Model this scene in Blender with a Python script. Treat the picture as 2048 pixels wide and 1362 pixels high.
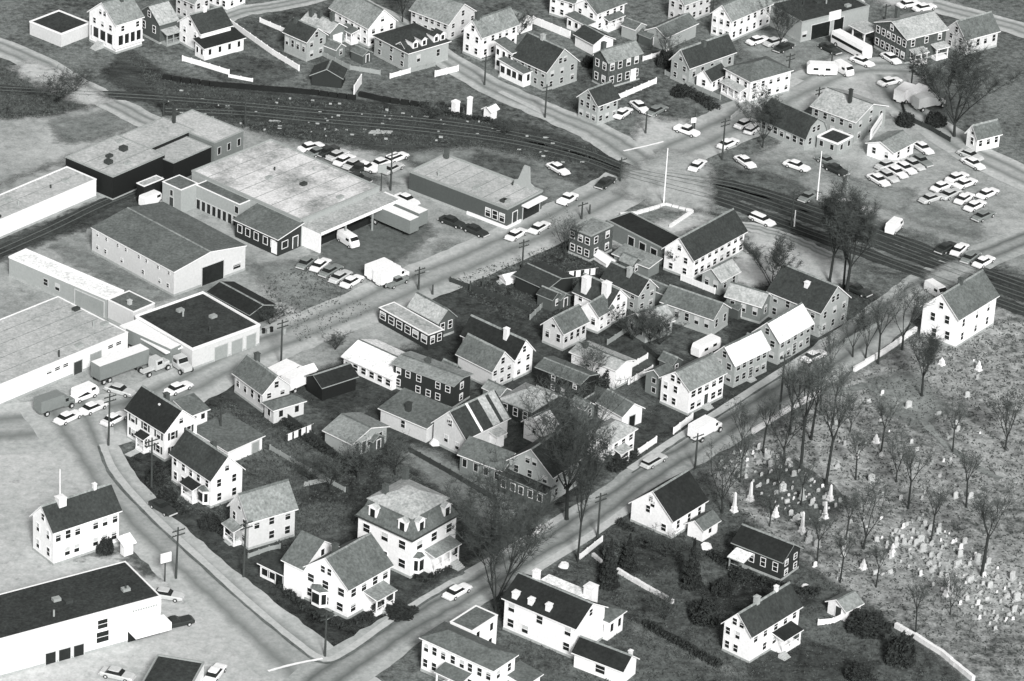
import bpy, bmesh, math, random
import numpy as np
from mathutils import Vector, Matrix
# ------------------------------------------------------------------ camera, sky, sun, exposure
S = bpy.context.scene
for o in list(bpy.data.objects): bpy.data.objects.remove(o)
C = S.collection
PITCH, ROLL, DIST, LENS = math.radians(27.5), math.radians(3.4), 684.0, 140.6
_f = Vector((0, math.cos(PITCH), -math.sin(PITCH))); _r0 = Vector((1, 0, 0)); _u0 = Vector((0, math.sin(PITCH), math.cos(PITCH)))
_R = _r0 * math.cos(ROLL) + _u0 * math.sin(ROLL); _U = _u0 * math.cos(ROLL) - _r0 * math.sin(ROLL)
cam_data = bpy.data.cameras.new('camera'); cam = bpy.data.objects.new('camera', cam_data); C.objects.link(cam)
cam_data.sensor_width = 36.0; cam_data.lens = LENS; cam_data.clip_start = 5; cam_data.clip_end = 6000
pos = -_f * DIST
cam.matrix_world = Matrix(((_R.x, _U.x, -_f.x, pos.x), (_R.y, _U.y, -_f.y, pos.y), (_R.z, _U.z, -_f.z, pos.z), (0, 0, 0, 1)))
S.camera = cam
SUN_EL, SUN_TO = math.radians(34), Vector((0.22, -0.975, 0)).normalized()
W = bpy.data.worlds.new('World'); S.world = W; W.use_nodes = True
nt = W.node_tree; nt.nodes.clear()
sky = nt.nodes.new('ShaderNodeTexSky'); sky.sky_type = 'NISHITA'; sky.sun_disc = False
sky.sun_elevation = SUN_EL; sky.sun_rotation = math.atan2(SUN_TO.x, SUN_TO.y)
bw = nt.nodes.new('ShaderNodeRGBToBW'); bgn = nt.nodes.new('ShaderNodeBackground'); wo = nt.nodes.new('ShaderNodeOutputWorld')
nt.links.new(sky.outputs[0], bw.inputs[0]); nt.links.new(bw.outputs[0], bgn.inputs[0]); nt.links.new(bgn.outputs[0], wo.inputs[0])
bgn.inputs[1].default_value = 0.085            # black-and-white film: the sky's light is taken as grey
sd = bpy.data.lights.new('sun', 'SUN'); sd.energy = 2.6; sd.angle = math.radians(12); sd.color = (1.0, 0.995, 0.985)
sun = bpy.data.objects.new('sun', sd); C.objects.link(sun)
to_sun = Vector((SUN_TO.x * math.cos(SUN_EL), SUN_TO.y * math.cos(SUN_EL), math.sin(SUN_EL)))
sun.rotation_euler = to_sun.to_track_quat('Z', 'Y').to_euler()
vs = S.view_settings; vs.view_transform = 'Standard'; vs.look = 'None'; vs.gamma = 1; vs.exposure = 0.92; vs.use_curve_mapping = False

# ------------------------------------------------------------------ materials
def tint(v):
    k = max(0.0, min(1.0, 1 - v / 0.6))
    return (v * (1 - .11 * k), v, v * (1 - .045 * k), 1)
MATS = {}
def gmat(name, lo, hi, s1=0.25, s2=2.5, rough=0.9, bump=0.0, streak=None, sharp=(0.32, 0.68), spec=0.25, grain=.28, gs=2.6, wt=.45):
    """grey procedural surface: two scales of noise between lo and hi, in metres of object space"""
    if name in MATS: return MATS[name]
    m = bpy.data.materials.new(name); m.use_nodes = True; n = m.node_tree.nodes; l = m.node_tree.links
    b = n['Principled BSDF']; b.inputs['Roughness'].default_value = rough; b.inputs['Specular IOR Level'].default_value = spec
    geo = n.new('ShaderNodeNewGeometry'); mp = n.new('ShaderNodeMapping'); l.new(geo.outputs['Position'], mp.inputs[0])
    if streak: mp.inputs['Scale'].default_value = streak
    a = n.new('ShaderNodeTexNoise'); a.inputs['Scale'].default_value = s1; a.inputs['Detail'].default_value = 6; a.inputs['Roughness'].default_value = .65
    c = n.new('ShaderNodeTexNoise'); c.inputs['Scale'].default_value = s2; c.inputs['Detail'].default_value = 4; c.inputs['Roughness'].default_value = .7
    l.new(mp.outputs[0], a.inputs['Vector']); l.new(mp.outputs[0], c.inputs['Vector'])
    mx = n.new('ShaderNodeMath'); mx.operation = 'MULTIPLY_ADD'; mx.inputs[1].default_value = wt
    l.new(a.outputs[0], mx.inputs[0])
    m2 = n.new('ShaderNodeMath'); m2.operation = 'MULTIPLY'; m2.inputs[1].default_value = 1 - wt
    l.new(c.outputs[0], m2.inputs[0]); l.new(m2.outputs[0], mx.inputs[2])
    r = n.new('ShaderNodeValToRGB'); l.new(mx.outputs[0], r.inputs[0])
    r.color_ramp.elements[0].position = sharp[0]; r.color_ramp.elements[0].color = tint(lo)
    r.color_ramp.elements[1].position = sharp[1]; r.color_ramp.elements[1].color = tint(hi)
    out = r.outputs[0]
    if grain:                                     # fine speckle of grit, shingle and weathering
        g = n.new('ShaderNodeTexNoise'); g.inputs['Scale'].default_value = gs; g.inputs['Detail'].default_value = 2; l.new(geo.outputs['Position'], g.inputs['Vector'])
        mr = n.new('ShaderNodeMapRange'); mr.inputs[1].default_value = .3; mr.inputs[2].default_value = .7; mr.inputs[3].default_value = 1 - grain; mr.inputs[4].default_value = 1 + grain; l.new(g.outputs[0], mr.inputs[0])
        vm = n.new('ShaderNodeVectorMath'); vm.operation = 'MULTIPLY'; l.new(out, vm.inputs[0]); l.new(mr.outputs[0], vm.inputs[1]); out = vm.outputs[0]
    l.new(out, b.inputs['Base Color'])
    if bump:
        bp = n.new('ShaderNodeBump'); bp.inputs['Distance'].default_value = bump; bp.inputs['Strength'].default_value = 1
        l.new(mx.outputs[0], bp.inputs['Height']); l.new(bp.outputs[0], b.inputs['Normal'])
    MATS[name] = m; return m
def paint(name, v, var=.1, rough=.7, s1=.8, s2=5): return gmat(name, v * (1 - var), v * (1 + var), s1, s2, rough, grain=.06)
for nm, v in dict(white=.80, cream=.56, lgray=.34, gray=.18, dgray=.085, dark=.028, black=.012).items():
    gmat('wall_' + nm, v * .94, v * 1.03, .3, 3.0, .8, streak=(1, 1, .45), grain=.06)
gmat('wall_brick', .05, .105, .8, 7, .9); gmat('wall_stone', .25, .45, 1.5, 6, .9)
for nm, v in dict(white=.8, pale=.37, lgray=.225, gray=.12, dgray=.04, dark=.019).items():
    gmat('roof_' + nm, v * .55, v * 1.38, .28, 1.6, .9, bump=.01, grain=.22)
gmat('roof_tar', .012, .06, .12, 1.2, .9); gmat('roof_gravel', .24, .55, .10, 1.4, .95, grain=.14); gmat('roof_stained', .13, .62, .09, 1.6, .95, sharp=(.38, .58), wt=.78, grain=.16)
paint('trim_white', .8, .05); paint('trim_dark', .05); paint('trim_gray', .3); paint('trim_cream', .62, .06); paint('trim_lgray', .5, .08)
paint('glass', .018, .4, .25); paint('wood_dark', .045, .3, .9); paint('wood_pole', .05, .3, .9); paint('steel', .3, .2, .4); paint('rail_steel', .10, .3, .5)
paint('rubber', .02, .2, .8); paint('car_white', .8, .04, .3); paint('car_light', .5, .05, .3); paint('car_gray', .2, .06, .3); paint('car_dark', .035, .1, .3)
paint('chrome', .55, .1, .2); paint('stone_white', .72, .12, .8); paint('stone_gray', .36, .25, .9); paint('stone_mid', .45, .3, .9); paint('blind', .5, .1, .8); paint('ridge', .4, .2, .9); paint('stone_dark', .014, .4, .95)
paint('bark', .03, .3, .95); paint('twig_gray', .085, .3, .95); paint('twig', .065, .3, .95); paint('bark_pale', .10, .3, .95)
gmat('leaf_dark', .012, .05, 1.2, 6, .95); gmat('leaf_mid', .03, .09, 1.2, 6, .95); gmat('weed', .02, .12, .3, 4, .95)
paint('concrete', .42, .15, .9); paint('brick_red', .08, .3, .9); paint('canvas', .75, .05)
gmat('ground', .03, .20, .06, .8, .97, bump=.05, sharp=(.38, .62))
gmat('grass', .016, .15, .07, .7, .97, bump=.05, sharp=(.36, .64)); gmat('grass_dark', .007, .085, .06, .6, .97, bump=.05, sharp=(.36, .64))
gmat('grass_pale', .05, .44, .05, .55, .97, bump=.05, sharp=(.37, .63)); gmat('gravel', .16, .44, .05, .5, .97, sharp=(.36, .64), grain=.14, wt=.65)
gmat('gravel_rough', .16, .50, .13, .9, .97, bump=.04, sharp=(.38, .60)); gmat('gravel_mid', .10, .29, .08, .7, .97, sharp=(.37, .63), grain=.18, wt=.6)
gmat('asphalt_dark', .07, .17, .12, .8, .9, sharp=(.36, .64), grain=.12); gmat('pale_lot', .33, .53, .05, .7, .95, sharp=(.36, .64), grain=.08)
gmat('cinder', .006, .10, .08, .8, .97, bump=.05, sharp=(.36, .64), streak=(.35, 1, 1)); gmat('cinder_pale', .03, .24, .10, .8, .97, sharp=(.36, .64), streak=(.3, 1, 1)); gmat('sidewalk', .36, .52, .2, 1.5, .9, grain=.08)
gmat('tie', .02, .05, 1, 6, .95); gmat('ballast', .010, .07, .12, 1.2, .97, bump=.03)
def road_mat(name, lo, hi, dark, wheel=1.0):
    """pavement with oil-stained, traffic-worn lanes: bands follow the ribbon's own width coordinate"""
    m = gmat(name, lo, hi, .08, .9, .92, sharp=(.36, .64), grain=.07); n = m.node_tree.nodes; l = m.node_tree.links
    b = n['Principled BSDF']; src = b.inputs['Base Color'].links[0].from_socket
    uv = n.new('ShaderNodeUVMap'); uv.uv_map = 'UVMap'; sp = n.new('ShaderNodeSeparateXYZ'); l.new(uv.outputs[0], sp.inputs[0])
    no = n.new('ShaderNodeTexNoise'); no.inputs['Scale'].default_value = .05; geo = n.new('ShaderNodeNewGeometry'); l.new(geo.outputs['Position'], no.inputs['Vector'])
    ad = n.new('ShaderNodeMath'); ad.operation = 'MULTIPLY_ADD'; ad.inputs[1].default_value = .16; l.new(no.outputs[0], ad.inputs[0]); l.new(sp.outputs[0], ad.inputs[2])
    rp = n.new('ShaderNodeValToRGB'); l.new(ad.outputs[0], rp.inputs[0]); e = rp.color_ramp.elements
    e[0].position = .0; e[0].color = (0, 0, 0, 1); e[1].position = 1; e[1].color = (0, 0, 0, 1)
    for p, v in ((.22, 0), (.37, 1), (.48, .35), (.60, .35), (.73, .95), (.88, 0)):
        x = e.new(p); x.color = (v, v, v, 1)
    mu = n.new('ShaderNodeMath'); mu.operation = 'MULTIPLY'; mu.inputs[1].default_value = wheel; l.new(rp.outputs[0], mu.inputs[0])
    mx = n.new('ShaderNodeMixRGB'); l.new(mu.outputs[0], mx.inputs[0]); l.new(src, mx.inputs[1]); mx.inputs[2].default_value = tint(dark)
    l.new(mx.outputs[0], b.inputs['Base Color']); return m
road_mat('road', .31, .49, .14, .85); road_mat('road_old', .25, .43, .09, .9)
M = MATS
def patch_mat(name):
    """the same surface, giving way raggedly to whatever lies beneath along its borders (coverage is stored on the sheet)"""
    key = name + '_sheet'
    if key in MATS: return MATS[key]
    m = MATS[name].copy(); m.name = key; n = m.node_tree.nodes; l = m.node_tree.links; b = n['Principled BSDF']; out = [x for x in n if x.type == 'OUTPUT_MATERIAL'][0]
    at = n.new('ShaderNodeAttribute'); at.attribute_name = 'cover'; geo = n.new('ShaderNodeNewGeometry')
    no = n.new('ShaderNodeTexNoise'); no.inputs['Scale'].default_value = .45; no.inputs['Detail'].default_value = 5; no.inputs['Roughness'].default_value = .7; l.new(geo.outputs['Position'], no.inputs['Vector'])
    ad = n.new('ShaderNodeMath'); ad.operation = 'MULTIPLY_ADD'; ad.inputs[1].default_value = 1.5; l.new(no.outputs[0], ad.inputs[0]); l.new(at.outputs['Fac'], ad.inputs[2])
    mr = n.new('ShaderNodeMapRange'); mr.inputs[1].default_value = 1.0; mr.inputs[2].default_value = 1.65; l.new(ad.outputs[0], mr.inputs[0])
    tr = n.new('ShaderNodeBsdfTransparent'); mx = n.new('ShaderNodeMixShader'); l.new(mr.outputs[0], mx.inputs[0]); l.new(tr.outputs[0], mx.inputs[1]); l.new(b.outputs[0], mx.inputs[2]); l.new(mx.outputs[0], out.inputs[0])
    MATS[key] = m; return m

# ------------------------------------------------------------------ mesh helpers
class MB:
    """collects vertices and faces, with a material slot per face"""
    def __init__(s): s.v = []; s.f = []; s.m = []
    def face(s, pts, m=0):
        i = len(s.v); s.v += [tuple(p) for p in pts]; s.f.append(tuple(range(i, i + len(pts)))); s.m.append(m)
    def box(s, x0, y0, z0, x1, y1, z1, m=0, top=None):
        i = len(s.v)
        s.v += [(x0, y0, z0), (x1, y0, z0), (x1, y1, z0), (x0, y1, z0), (x0, y0, z1), (x1, y0, z1), (x1, y1, z1), (x0, y1, z1)]
        for k, q in enumerate(((3, 2, 1, 0), (4, 5, 6, 7), (0, 1, 5, 4), (1, 2, 6, 5), (2, 3, 7, 6), (3, 0, 4, 7))):
            s.f.append(tuple(i + j for j in q)); s.m.append(top if (k == 1 and top is not None) else m)
    def prism(s, poly, p0, p1, axis, m=0, mf=None):
        """poly: list of 2D points (counter-clockwise seen against the axis), swept from p0 to p1 along axis 'x' or 'y'"""
        n = len(poly); i = len(s.v)
        for t in (p0, p1):
            for a, z in poly: s.v.append((t, a, z) if axis == 'x' else (a, t, z))
        for k in range(n):
            s.f.append((i + k, i + (k + 1) % n, i + n + (k + 1) % n, i + n + k)); s.m.append(mf[k] if mf else m)
        s.f.append(tuple(i + k for k in reversed(range(n)))); s.m.append(m)
        s.f.append(tuple(i + n + k for k in range(n))); s.m.append(m)
    def tube(s, a, b, r0, r1, n=5, m=0, cap=False):
        a = Vector(a); b = Vector(b); d = (b - a)
        if d.length < 1e-6: return
        d.normalize(); p = d.orthogonal().normalized(); q = d.cross(p); i = len(s.v)
        for c, r in ((a, r0), (b, r1)):
            for k in range(n):
                t = 2 * math.pi * k / n; s.v.append(tuple(c + (p * math.cos(t) + q * math.sin(t)) * r))
        for k in range(n): s.f.append((i + k, i + (k + 1) % n, i + n + (k + 1) % n, i + n + k)); s.m.append(m)
        if cap: s.f.append(tuple(i + n + k for k in range(n))); s.m.append(m)
    def mesh(s, name, mats, smooth=False, fix=True):
        me = bpy.data.meshes.new(name); me.from_pydata(s.v, [], s.f)
        for x in mats: me.materials.append(M[x])
        me.polygons.foreach_set('material_index', s.m)
        if fix:
            bm = bmesh.new(); bm.from_mesh(me); bmesh.ops.recalc_face_normals(bm, faces=bm.faces); bm.to_mesh(me); bm.free()
        if smooth: me.polygons.foreach_set('use_smooth', [True] * len(me.polygons))
        me.update(); return me
def link(name, me, parent=None, loc=(0, 0, 0), rz=0.0):
    o = bpy.data.objects.new(name, me); C.objects.link(o); o.location = loc; o.rotation_euler = (0, 0, rz)
    if parent: o.parent = parent
    return o
def tag(o, label=None, cat=None, group=None, kind=None):
    if label: o['label'] = label
    if cat: o['category'] = cat
    if group: o['group'] = group
    if kind: o['kind'] = kind
    return o
CACHE = {}
def cached(key, fn):
    if key not in CACHE: CACHE[key] = fn()
    return CACHE[key]

# ------------------------------------------------------------------ buildings
def window_frame(w, h, mat):
    b = MB(); t = .09; d = .08
    b.box(-w / 2 - t, -d, -h / 2 - t, w / 2 + t, 0, -h / 2); b.box(-w / 2 - t, -d, h / 2, w / 2 + t, 0, h / 2 + t)
    b.box(-w / 2 - t, -d, -h / 2, -w / 2, 0, h / 2); b.box(w / 2, -d, -h / 2, w / 2 + t, 0, h / 2)
    b.box(-w / 2, -d * .8, -.04, w / 2, 0, .04)
    return b.mesh('window', [mat])
def window_pane(w, h, k=0):
    b = MB(); z = h / 2 - h * (0, .3, .55)[k]; b.box(-w / 2, -.045, -h / 2, w / 2, 0, z, 0)
    if k: b.face([(-w / 2, -.045, z), (w / 2, -.045, z), (w / 2, -.045, h / 2), (-w / 2, -.045, h / 2)], 1)
    return b.mesh('pane', ['glass', 'blind'], fix=False)
def window_joined(w, h, mat):
    """frame and recessed pane in one connected mesh, for the small windows of a wing"""
    b = MB(); t = .09; d = .08; a, c = w / 2 + t, h / 2 + t; p, q = w / 2, h / 2
    b.v = [(-a, 0, -c), (a, 0, -c), (a, 0, c), (-a, 0, c), (-a, -d, -c), (a, -d, -c), (a, -d, c), (-a, -d, c), (-p, -d, -q), (p, -d, -q), (p, -d, q), (-p, -d, q), (-p, -.03, -q), (p, -.03, -q), (p, -.03, q), (-p, -.03, q)]
    for k in range(4):
        n = (k + 1) % 4; b.f += [(k, n, 4 + n, 4 + k), (4 + k, 4 + n, 8 + n, 8 + k), (8 + k, 8 + n, 12 + n, 12 + k)]; b.m += [0, 0, 0]
    b.f.append((12, 13, 14, 15)); b.m.append(1)
    return b.mesh('window', [mat, 'glass'], fix=False)
PANE = random.Random(2)
def put_window(root, deep, face, u, z, w, h, mat, Lx, Ly, shut=None):
    w = round(w, 1); h = round(h, 1)
    loc, rz = face_at(face, u, z, Lx, Ly)
    if deep: return link('window', cached(('wj', w, h, mat), lambda: window_joined(w, h, mat)), root, loc, rz)
    o = link('window', cached(('wf', w, h, mat), lambda: window_frame(w, h, mat)), root, loc, rz)
    k = PANE.choice((0, 0, 0, 1, 2)); link('pane', cached(('wp', w, h, k), lambda: window_pane(w, h, k)), o)
    if shut:
        def sh():
            b = MB(); b.box(-.2, -.06, -h / 2, .2, 0, h / 2); return b.mesh('shutter', [shut])
        for sx in (-1, 1): link('shutter', cached(('sh', h, shut), sh), o, (sx * (w / 2 + .36), 0, 0))
    return o
def face_at(face, u, z, Lx, Ly, out=0.003):
    if face == 'r': return (u, -out, z), 0.0
    if face == 'l': return (-out, u, z), -math.pi / 2
    if face == 'b': return (u, Ly + out, z), math.pi
    return (Lx + out, u, z), math.pi / 2
def wall_mesh(L, Wd, h, rise, ridge, kind, wall):
    b = MB()
    if kind == 'gable':
        if ridge == 'x': b.prism([(0, 0), (Wd, 0), (Wd, h), (Wd / 2, h + rise), (0, h)], 0, L, 'x')
        else: b.prism([(0, 0), (L, 0), (L, h), (L / 2, h + rise), (0, h)], 0, Wd, 'y')
    elif kind == 'gambrel':
        k = .62
        if ridge == 'x': b.prism([(0, 0), (Wd, 0), (Wd, h), (Wd * .82, h + rise * k), (Wd / 2, h + rise), (Wd * .18, h + rise * k), (0, h)], 0, L, 'x')
        else: b.prism([(0, 0), (L, 0), (L, h), (L * .82, h + rise * k), (L / 2, h + rise), (L * .18, h + rise * k), (0, h)], 0, Wd, 'y')
    elif kind == 'shed':           # low along the near side, rising to the far one
        if ridge == 'x': b.prism([(0, 0), (Wd, 0), (Wd, h + rise), (0, h)], 0, L, 'x')
        else: b.prism([(0, 0), (L, 0), (L, h + rise), (0, h)], 0, Wd, 'y')
    else: b.box(0, 0, 0, L, Wd, h)
    return b.mesh('wall', ['wall_' + wall])
def slab_roof(b, prof, p0, p1, axis, t=.2):
    """a roof of even thickness over a profile of (across, height) points"""
    n = len(prof); up = [(a, z + t) for a, z in prof]; dn = [(a, z + .02) for a, z in prof]
    poly = dn + up[::-1]
    mf = [1] * (n - 1) + [1] + [0] * (n - 1) + [1]
    b.prism(poly, p0, p1, axis, 1, mf)
def roof_mesh(L, Wd, h, rise, ridge, kind, roof, trim, o=.38):
    b = MB()
    if kind in ('gable', 'gambrel', 'shed'):
        D, E = (Wd, L) if ridge == 'x' else (L, Wd)
        if kind == 'gable':
            s = rise / (D / 2); pr = [(-o, h - o * s), (D / 2, h + rise), (D + o, h - o * s)]
        elif kind == 'gambrel':
            k = .62; s = rise * k / (D * .18)
            pr = [(-o * .5, h - o * .5 * s), (D * .18, h + rise * k), (D / 2, h + rise), (D * .82, h + rise * k), (D + o * .5, h - o * .5 * s)]
        else:
            s = rise / D; pr = [(-o, h - o * s), (D + o, h + rise + o * s)]
        slab_roof(b, pr, -o, E + o, ridge)
    elif kind == 'hip':
        z = h + .01; x0, y0, x1, y1 = -o, -o, L + o, Wd + o
        b.box(x0, y0, z, x1, y1, z + .18, 1)
        z += .183; q = min(x1 - x0, y1 - y0) / 2
        if x1 - x0 >= y1 - y0: p, r = (x0 + q, (y0 + y1) / 2), (x1 - q, (y0 + y1) / 2)
        else: p, r = ((x0 + x1) / 2, y0 + q), ((x0 + x1) / 2, y1 - q)
        P = (*p, z + rise); R = (*r, z + rise); a, c, d, e = (x0, y0, z), (x1, y0, z), (x1, y1, z), (x0, y1, z)
        if x1 - x0 >= y1 - y0:
            b.face([a, c, R, P]); b.face([c, d, R]); b.face([d, e, P, R]); b.face([e, a, P])
        else:
            b.face([a, c, P]); b.face([c, d, R, P]); b.face([d, e, R]); b.face([e, a, P, R])
        return b.mesh('roof', ['roof_' + roof, trim], fix=False)
    elif kind == 'flat':
        b.box(.22, .22, h + .003, L - .22, Wd - .22, h + .09, 0)
    elif kind == 'mansard':
        z = h; i = 1.05; r1 = rise
        b.box(-.45, -.45, z + .003, L + .45, Wd + .45, z + .22, 3)
        def ring(d, zz): return [(d, d, zz), (L - d, d, zz), (L - d, Wd - d, zz), (d, Wd - d, zz)]
        A, B_, Dd = ring(-.3, z + .223), ring(i * .55, z + r1 * .55), ring(i, z + r1)
        for p, q in ((A, B_), (B_, Dd)):
            for k in range(4): b.face([p[k], p[(k + 1) % 4], q[(k + 1) % 4], q[k]], 2)
        E = ring(i - .25, z + r1 + .02); F = ring(i - .25, z + r1 + .14); G = ring(min(L, Wd) / 2 - 1.2, z + r1 + 1.5)
        for p, q in ((E, F), (F, G)):
            for k in range(4): b.face([p[k], p[(k + 1) % 4], q[(k + 1) % 4], q[k]], 0)
        b.face(G, 0)
        return b.mesh('roof', ['roof_' + roof, trim, 'roof_gray', 'trim_dark'])
    return b.mesh('roof', ['roof_' + roof, trim])
def parapet_mesh(L, Wd, h, trim, ph=.35, o=.06):
    b = MB(); t = .24; z0 = h + .003; z1 = h + ph
    b.box(-o, -o, z0, L + o, t - o, z1); b.box(-o, Wd - t + o, z0, L + o, Wd + o, z1)
    b.box(-o, t - o, z0, t - o, Wd - t + o, z1); b.box(L - t + o, t - o, z0, L + o, Wd - t + o, z1)
    return b.mesh('parapet', [trim])
def roof_z(x, y, L, Wd, h, rise, ridge, kind):
    if kind in ('gable', 'gambrel'):
        D, a = (Wd, y) if ridge == 'x' else (L, x); return h + rise * (1 - abs(a - D / 2) / (D / 2))
    if kind == 'shed': return h + rise * ((y / Wd) if ridge == 'x' else x / L)
    if kind == 'hip':
        q = min(L, Wd) / 2; return h + rise * min(1, min(x, L - x, y, Wd - y) / q)
    if kind == 'mansard': return h + rise + .5
    return h
def chimney(parent, x, y, z0, z1, mat, s=.7):
    b = MB(); b.box(-s / 2, -s / 2, z0 - .4, s / 2, s / 2, z1); b.box(-s / 2 - .08, -s / 2 - .08, z1 + .002, s / 2 + .08, s / 2 + .08, z1 + .14)
    b.box(-s / 4, -s / 4, z1 + .142, s / 4, s / 4, z1 + .3)
    return link('chimney', b.mesh('chimney', [mat]), parent, (x, y, 0))
def add_porch(root, face, u0, u1, dep, h, Lx, Ly, roof, trim, floor=.5, deep=False, dark=False):
    """roofed porch on one face: deck, roof, posts, steps"""
    (ox, oy, _), rz = face_at(face, 0, 0, Lx, Ly)
    flip = -1 if face == 'l' else 1        # along the left face u runs against the turned x axis
    a0, a1 = (u0, u1) if flip == 1 else (-u1, -u0)
    b = MB(); b.box(a0, -dep, 0, a1, 0, floor)
    deck = link('porch', b.mesh('porch', [trim]), root, (ox, oy, 0), rz)
    b = MB(); s = .5
    b.prism([(-dep - .25, h), (0, h + s), (0, h + s + .16), (-dep - .25, h + .16)], a0 - .2, a1 + .2, 'x', 1, [1, 1, 0, 1])
    link('roof', b.mesh('roof', ['roof_' + roof, trim]), deck)
    k = max(2, int(round((a1 - a0) / 2.2)) + 1)
    def post():
        b = MB(); b.box(-.09, -.09, floor, .09, .09, h); return b.mesh('post', [trim])
    for i in range(k): link('post', cached(('post', floor, h, trim), post), deck, (a0 + .12 + (a1 - a0 - .24) * i / (k - 1), -dep + .12, 0))
    b = MB()
    b.box(a0 + .1, -dep + .1, floor + .75, a1 - .1, -dep + .16, floor + .85)
    link('rail', b.mesh('rail', [trim]), deck)
    return deck
def add_steps(root, face, u, n, Lx, Ly, off=0.0, w=1.6, mat='concrete'):
    (ox, oy, _), rz = face_at(face, u, 0, Lx, Ly); b = MB()
    for k in range(n): b.box(-w / 2, -off - .32 * (k + 1), 0, w / 2, -off - .32 * k - .002, .17 * (n - k))
    link('steps', b.mesh('steps', [mat]), root, (ox, oy, 0), rz)
def add_door(root, face, u, w, h, mat, trim, Lx, Ly, z0=0.3):
    loc, rz = face_at(face, u, z0, Lx, Ly)
    b = MB(); b.box(-w / 2 - .12, -.08, 0, -w / 2, 0, h + .12); b.box(w / 2, -.08, 0, w / 2 + .12, 0, h + .12); b.box(-w / 2, -.08, h, w / 2, 0, h + .12)
    b.box(-w / 2, -.05, 0, w / 2, 0, h, 1)
    link('door', b.mesh('door', [trim, mat]), root, loc, rz)
def add_big_door(root, face, u0, u1, z1, mat, Lx, Ly, trim=None, z0=.05, panels=0, name='garage_door'):
    loc, rz = face_at(face, (u0 + u1) / 2, 0, Lx, Ly); w = u1 - u0; b = MB()
    b.box(-w / 2, -.05, z0, w / 2, 0, z1, 1)
    t = .15; b.box(-w / 2 - t, -.1, z0, -w / 2, 0, z1 + t); b.box(w / 2, -.1, z0, w / 2 + t, 0, z1 + t); b.box(-w / 2, -.1, z1, w / 2, 0, z1 + t)
    for k in range(panels): z = z0 + (z1 - z0) * (k + .5) / panels; b.box(-w / 2 + .15, -.075, z - .18, w / 2 - .15, -.0501, z + .18, 1)
    link(name, b.mesh(name, [trim or 'trim_white', mat]), root, loc, rz)
def add_bay(root, face, u, w, dep, h0, h1, trim, roof, Lx, Ly):
    loc, rz = face_at(face, u, 0, Lx, Ly); b = MB(); a = w / 2; c = a * .55
    lo = [(-a, 0), (-c, -dep), (c, -dep), (a, 0)]
    for k in range(3): b.face([(*lo[k], h0), (*lo[k + 1], h0), (*lo[k + 1], h1), (*lo[k], h1)])
    b.face([(*p, h0) for p in lo]); bay = link('bay_window', b.mesh('bay_window', [trim]), root, loc, rz)
    b = MB(); e = 1.12
    for k in range(3): b.face([(lo[k][0] * e, lo[k][1] * e, h1), (lo[k + 1][0] * e, lo[k + 1][1] * e, h1), (0, 0, h1 + .6)])
    link('roof', b.mesh('roof', ['roof_' + roof]), bay)
    zc = (h0 + h1) / 2; hh = (h1 - h0) * .62
    b = MB(); b.box(-c * .85, -.05, -hh / 2, c * .85, 0, hh / 2); link('pane', b.mesh('pane', ['glass']), bay, (0, -dep - .003, zc))
    for sx in (-1, 1):
        v = Vector((a - c, dep)); ang = math.atan2(dep, a - c) * sx; b = MB(); ww = v.length * .6; b.box(-ww / 2, -.05, -hh / 2, ww / 2, 0, hh / 2)
        nrm = Vector((sx * dep, -(a - c))).normalized()
        link('pane', b.mesh('pane', ['glass']), bay, (sx * (a + c) / 2 + nrm.x * .004, -dep / 2 + nrm.y * .004, zc), ang)
def add_dormer(roofo, x, y, z, rz, w, h, dep, trim, roof):
    b = MB(); b.prism([(-w / 2, 0), (w / 2, 0), (w / 2, h), (0, h + w * .35), (-w / 2, h)], 0, dep, 'y')
    d = link('dormer', b.mesh('dormer', [trim]), roofo, (x, y, z), rz)
    b = MB(); slab_roof(b, [(-w / 2 - .15, h - .1), (0, h + w * .35), (w / 2 + .15, h - .1)], -.15, dep, 'y', .1); link('roof', b.mesh('roof', ['roof_' + roof, trim]), d)
    return d
BLD = {}
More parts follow.
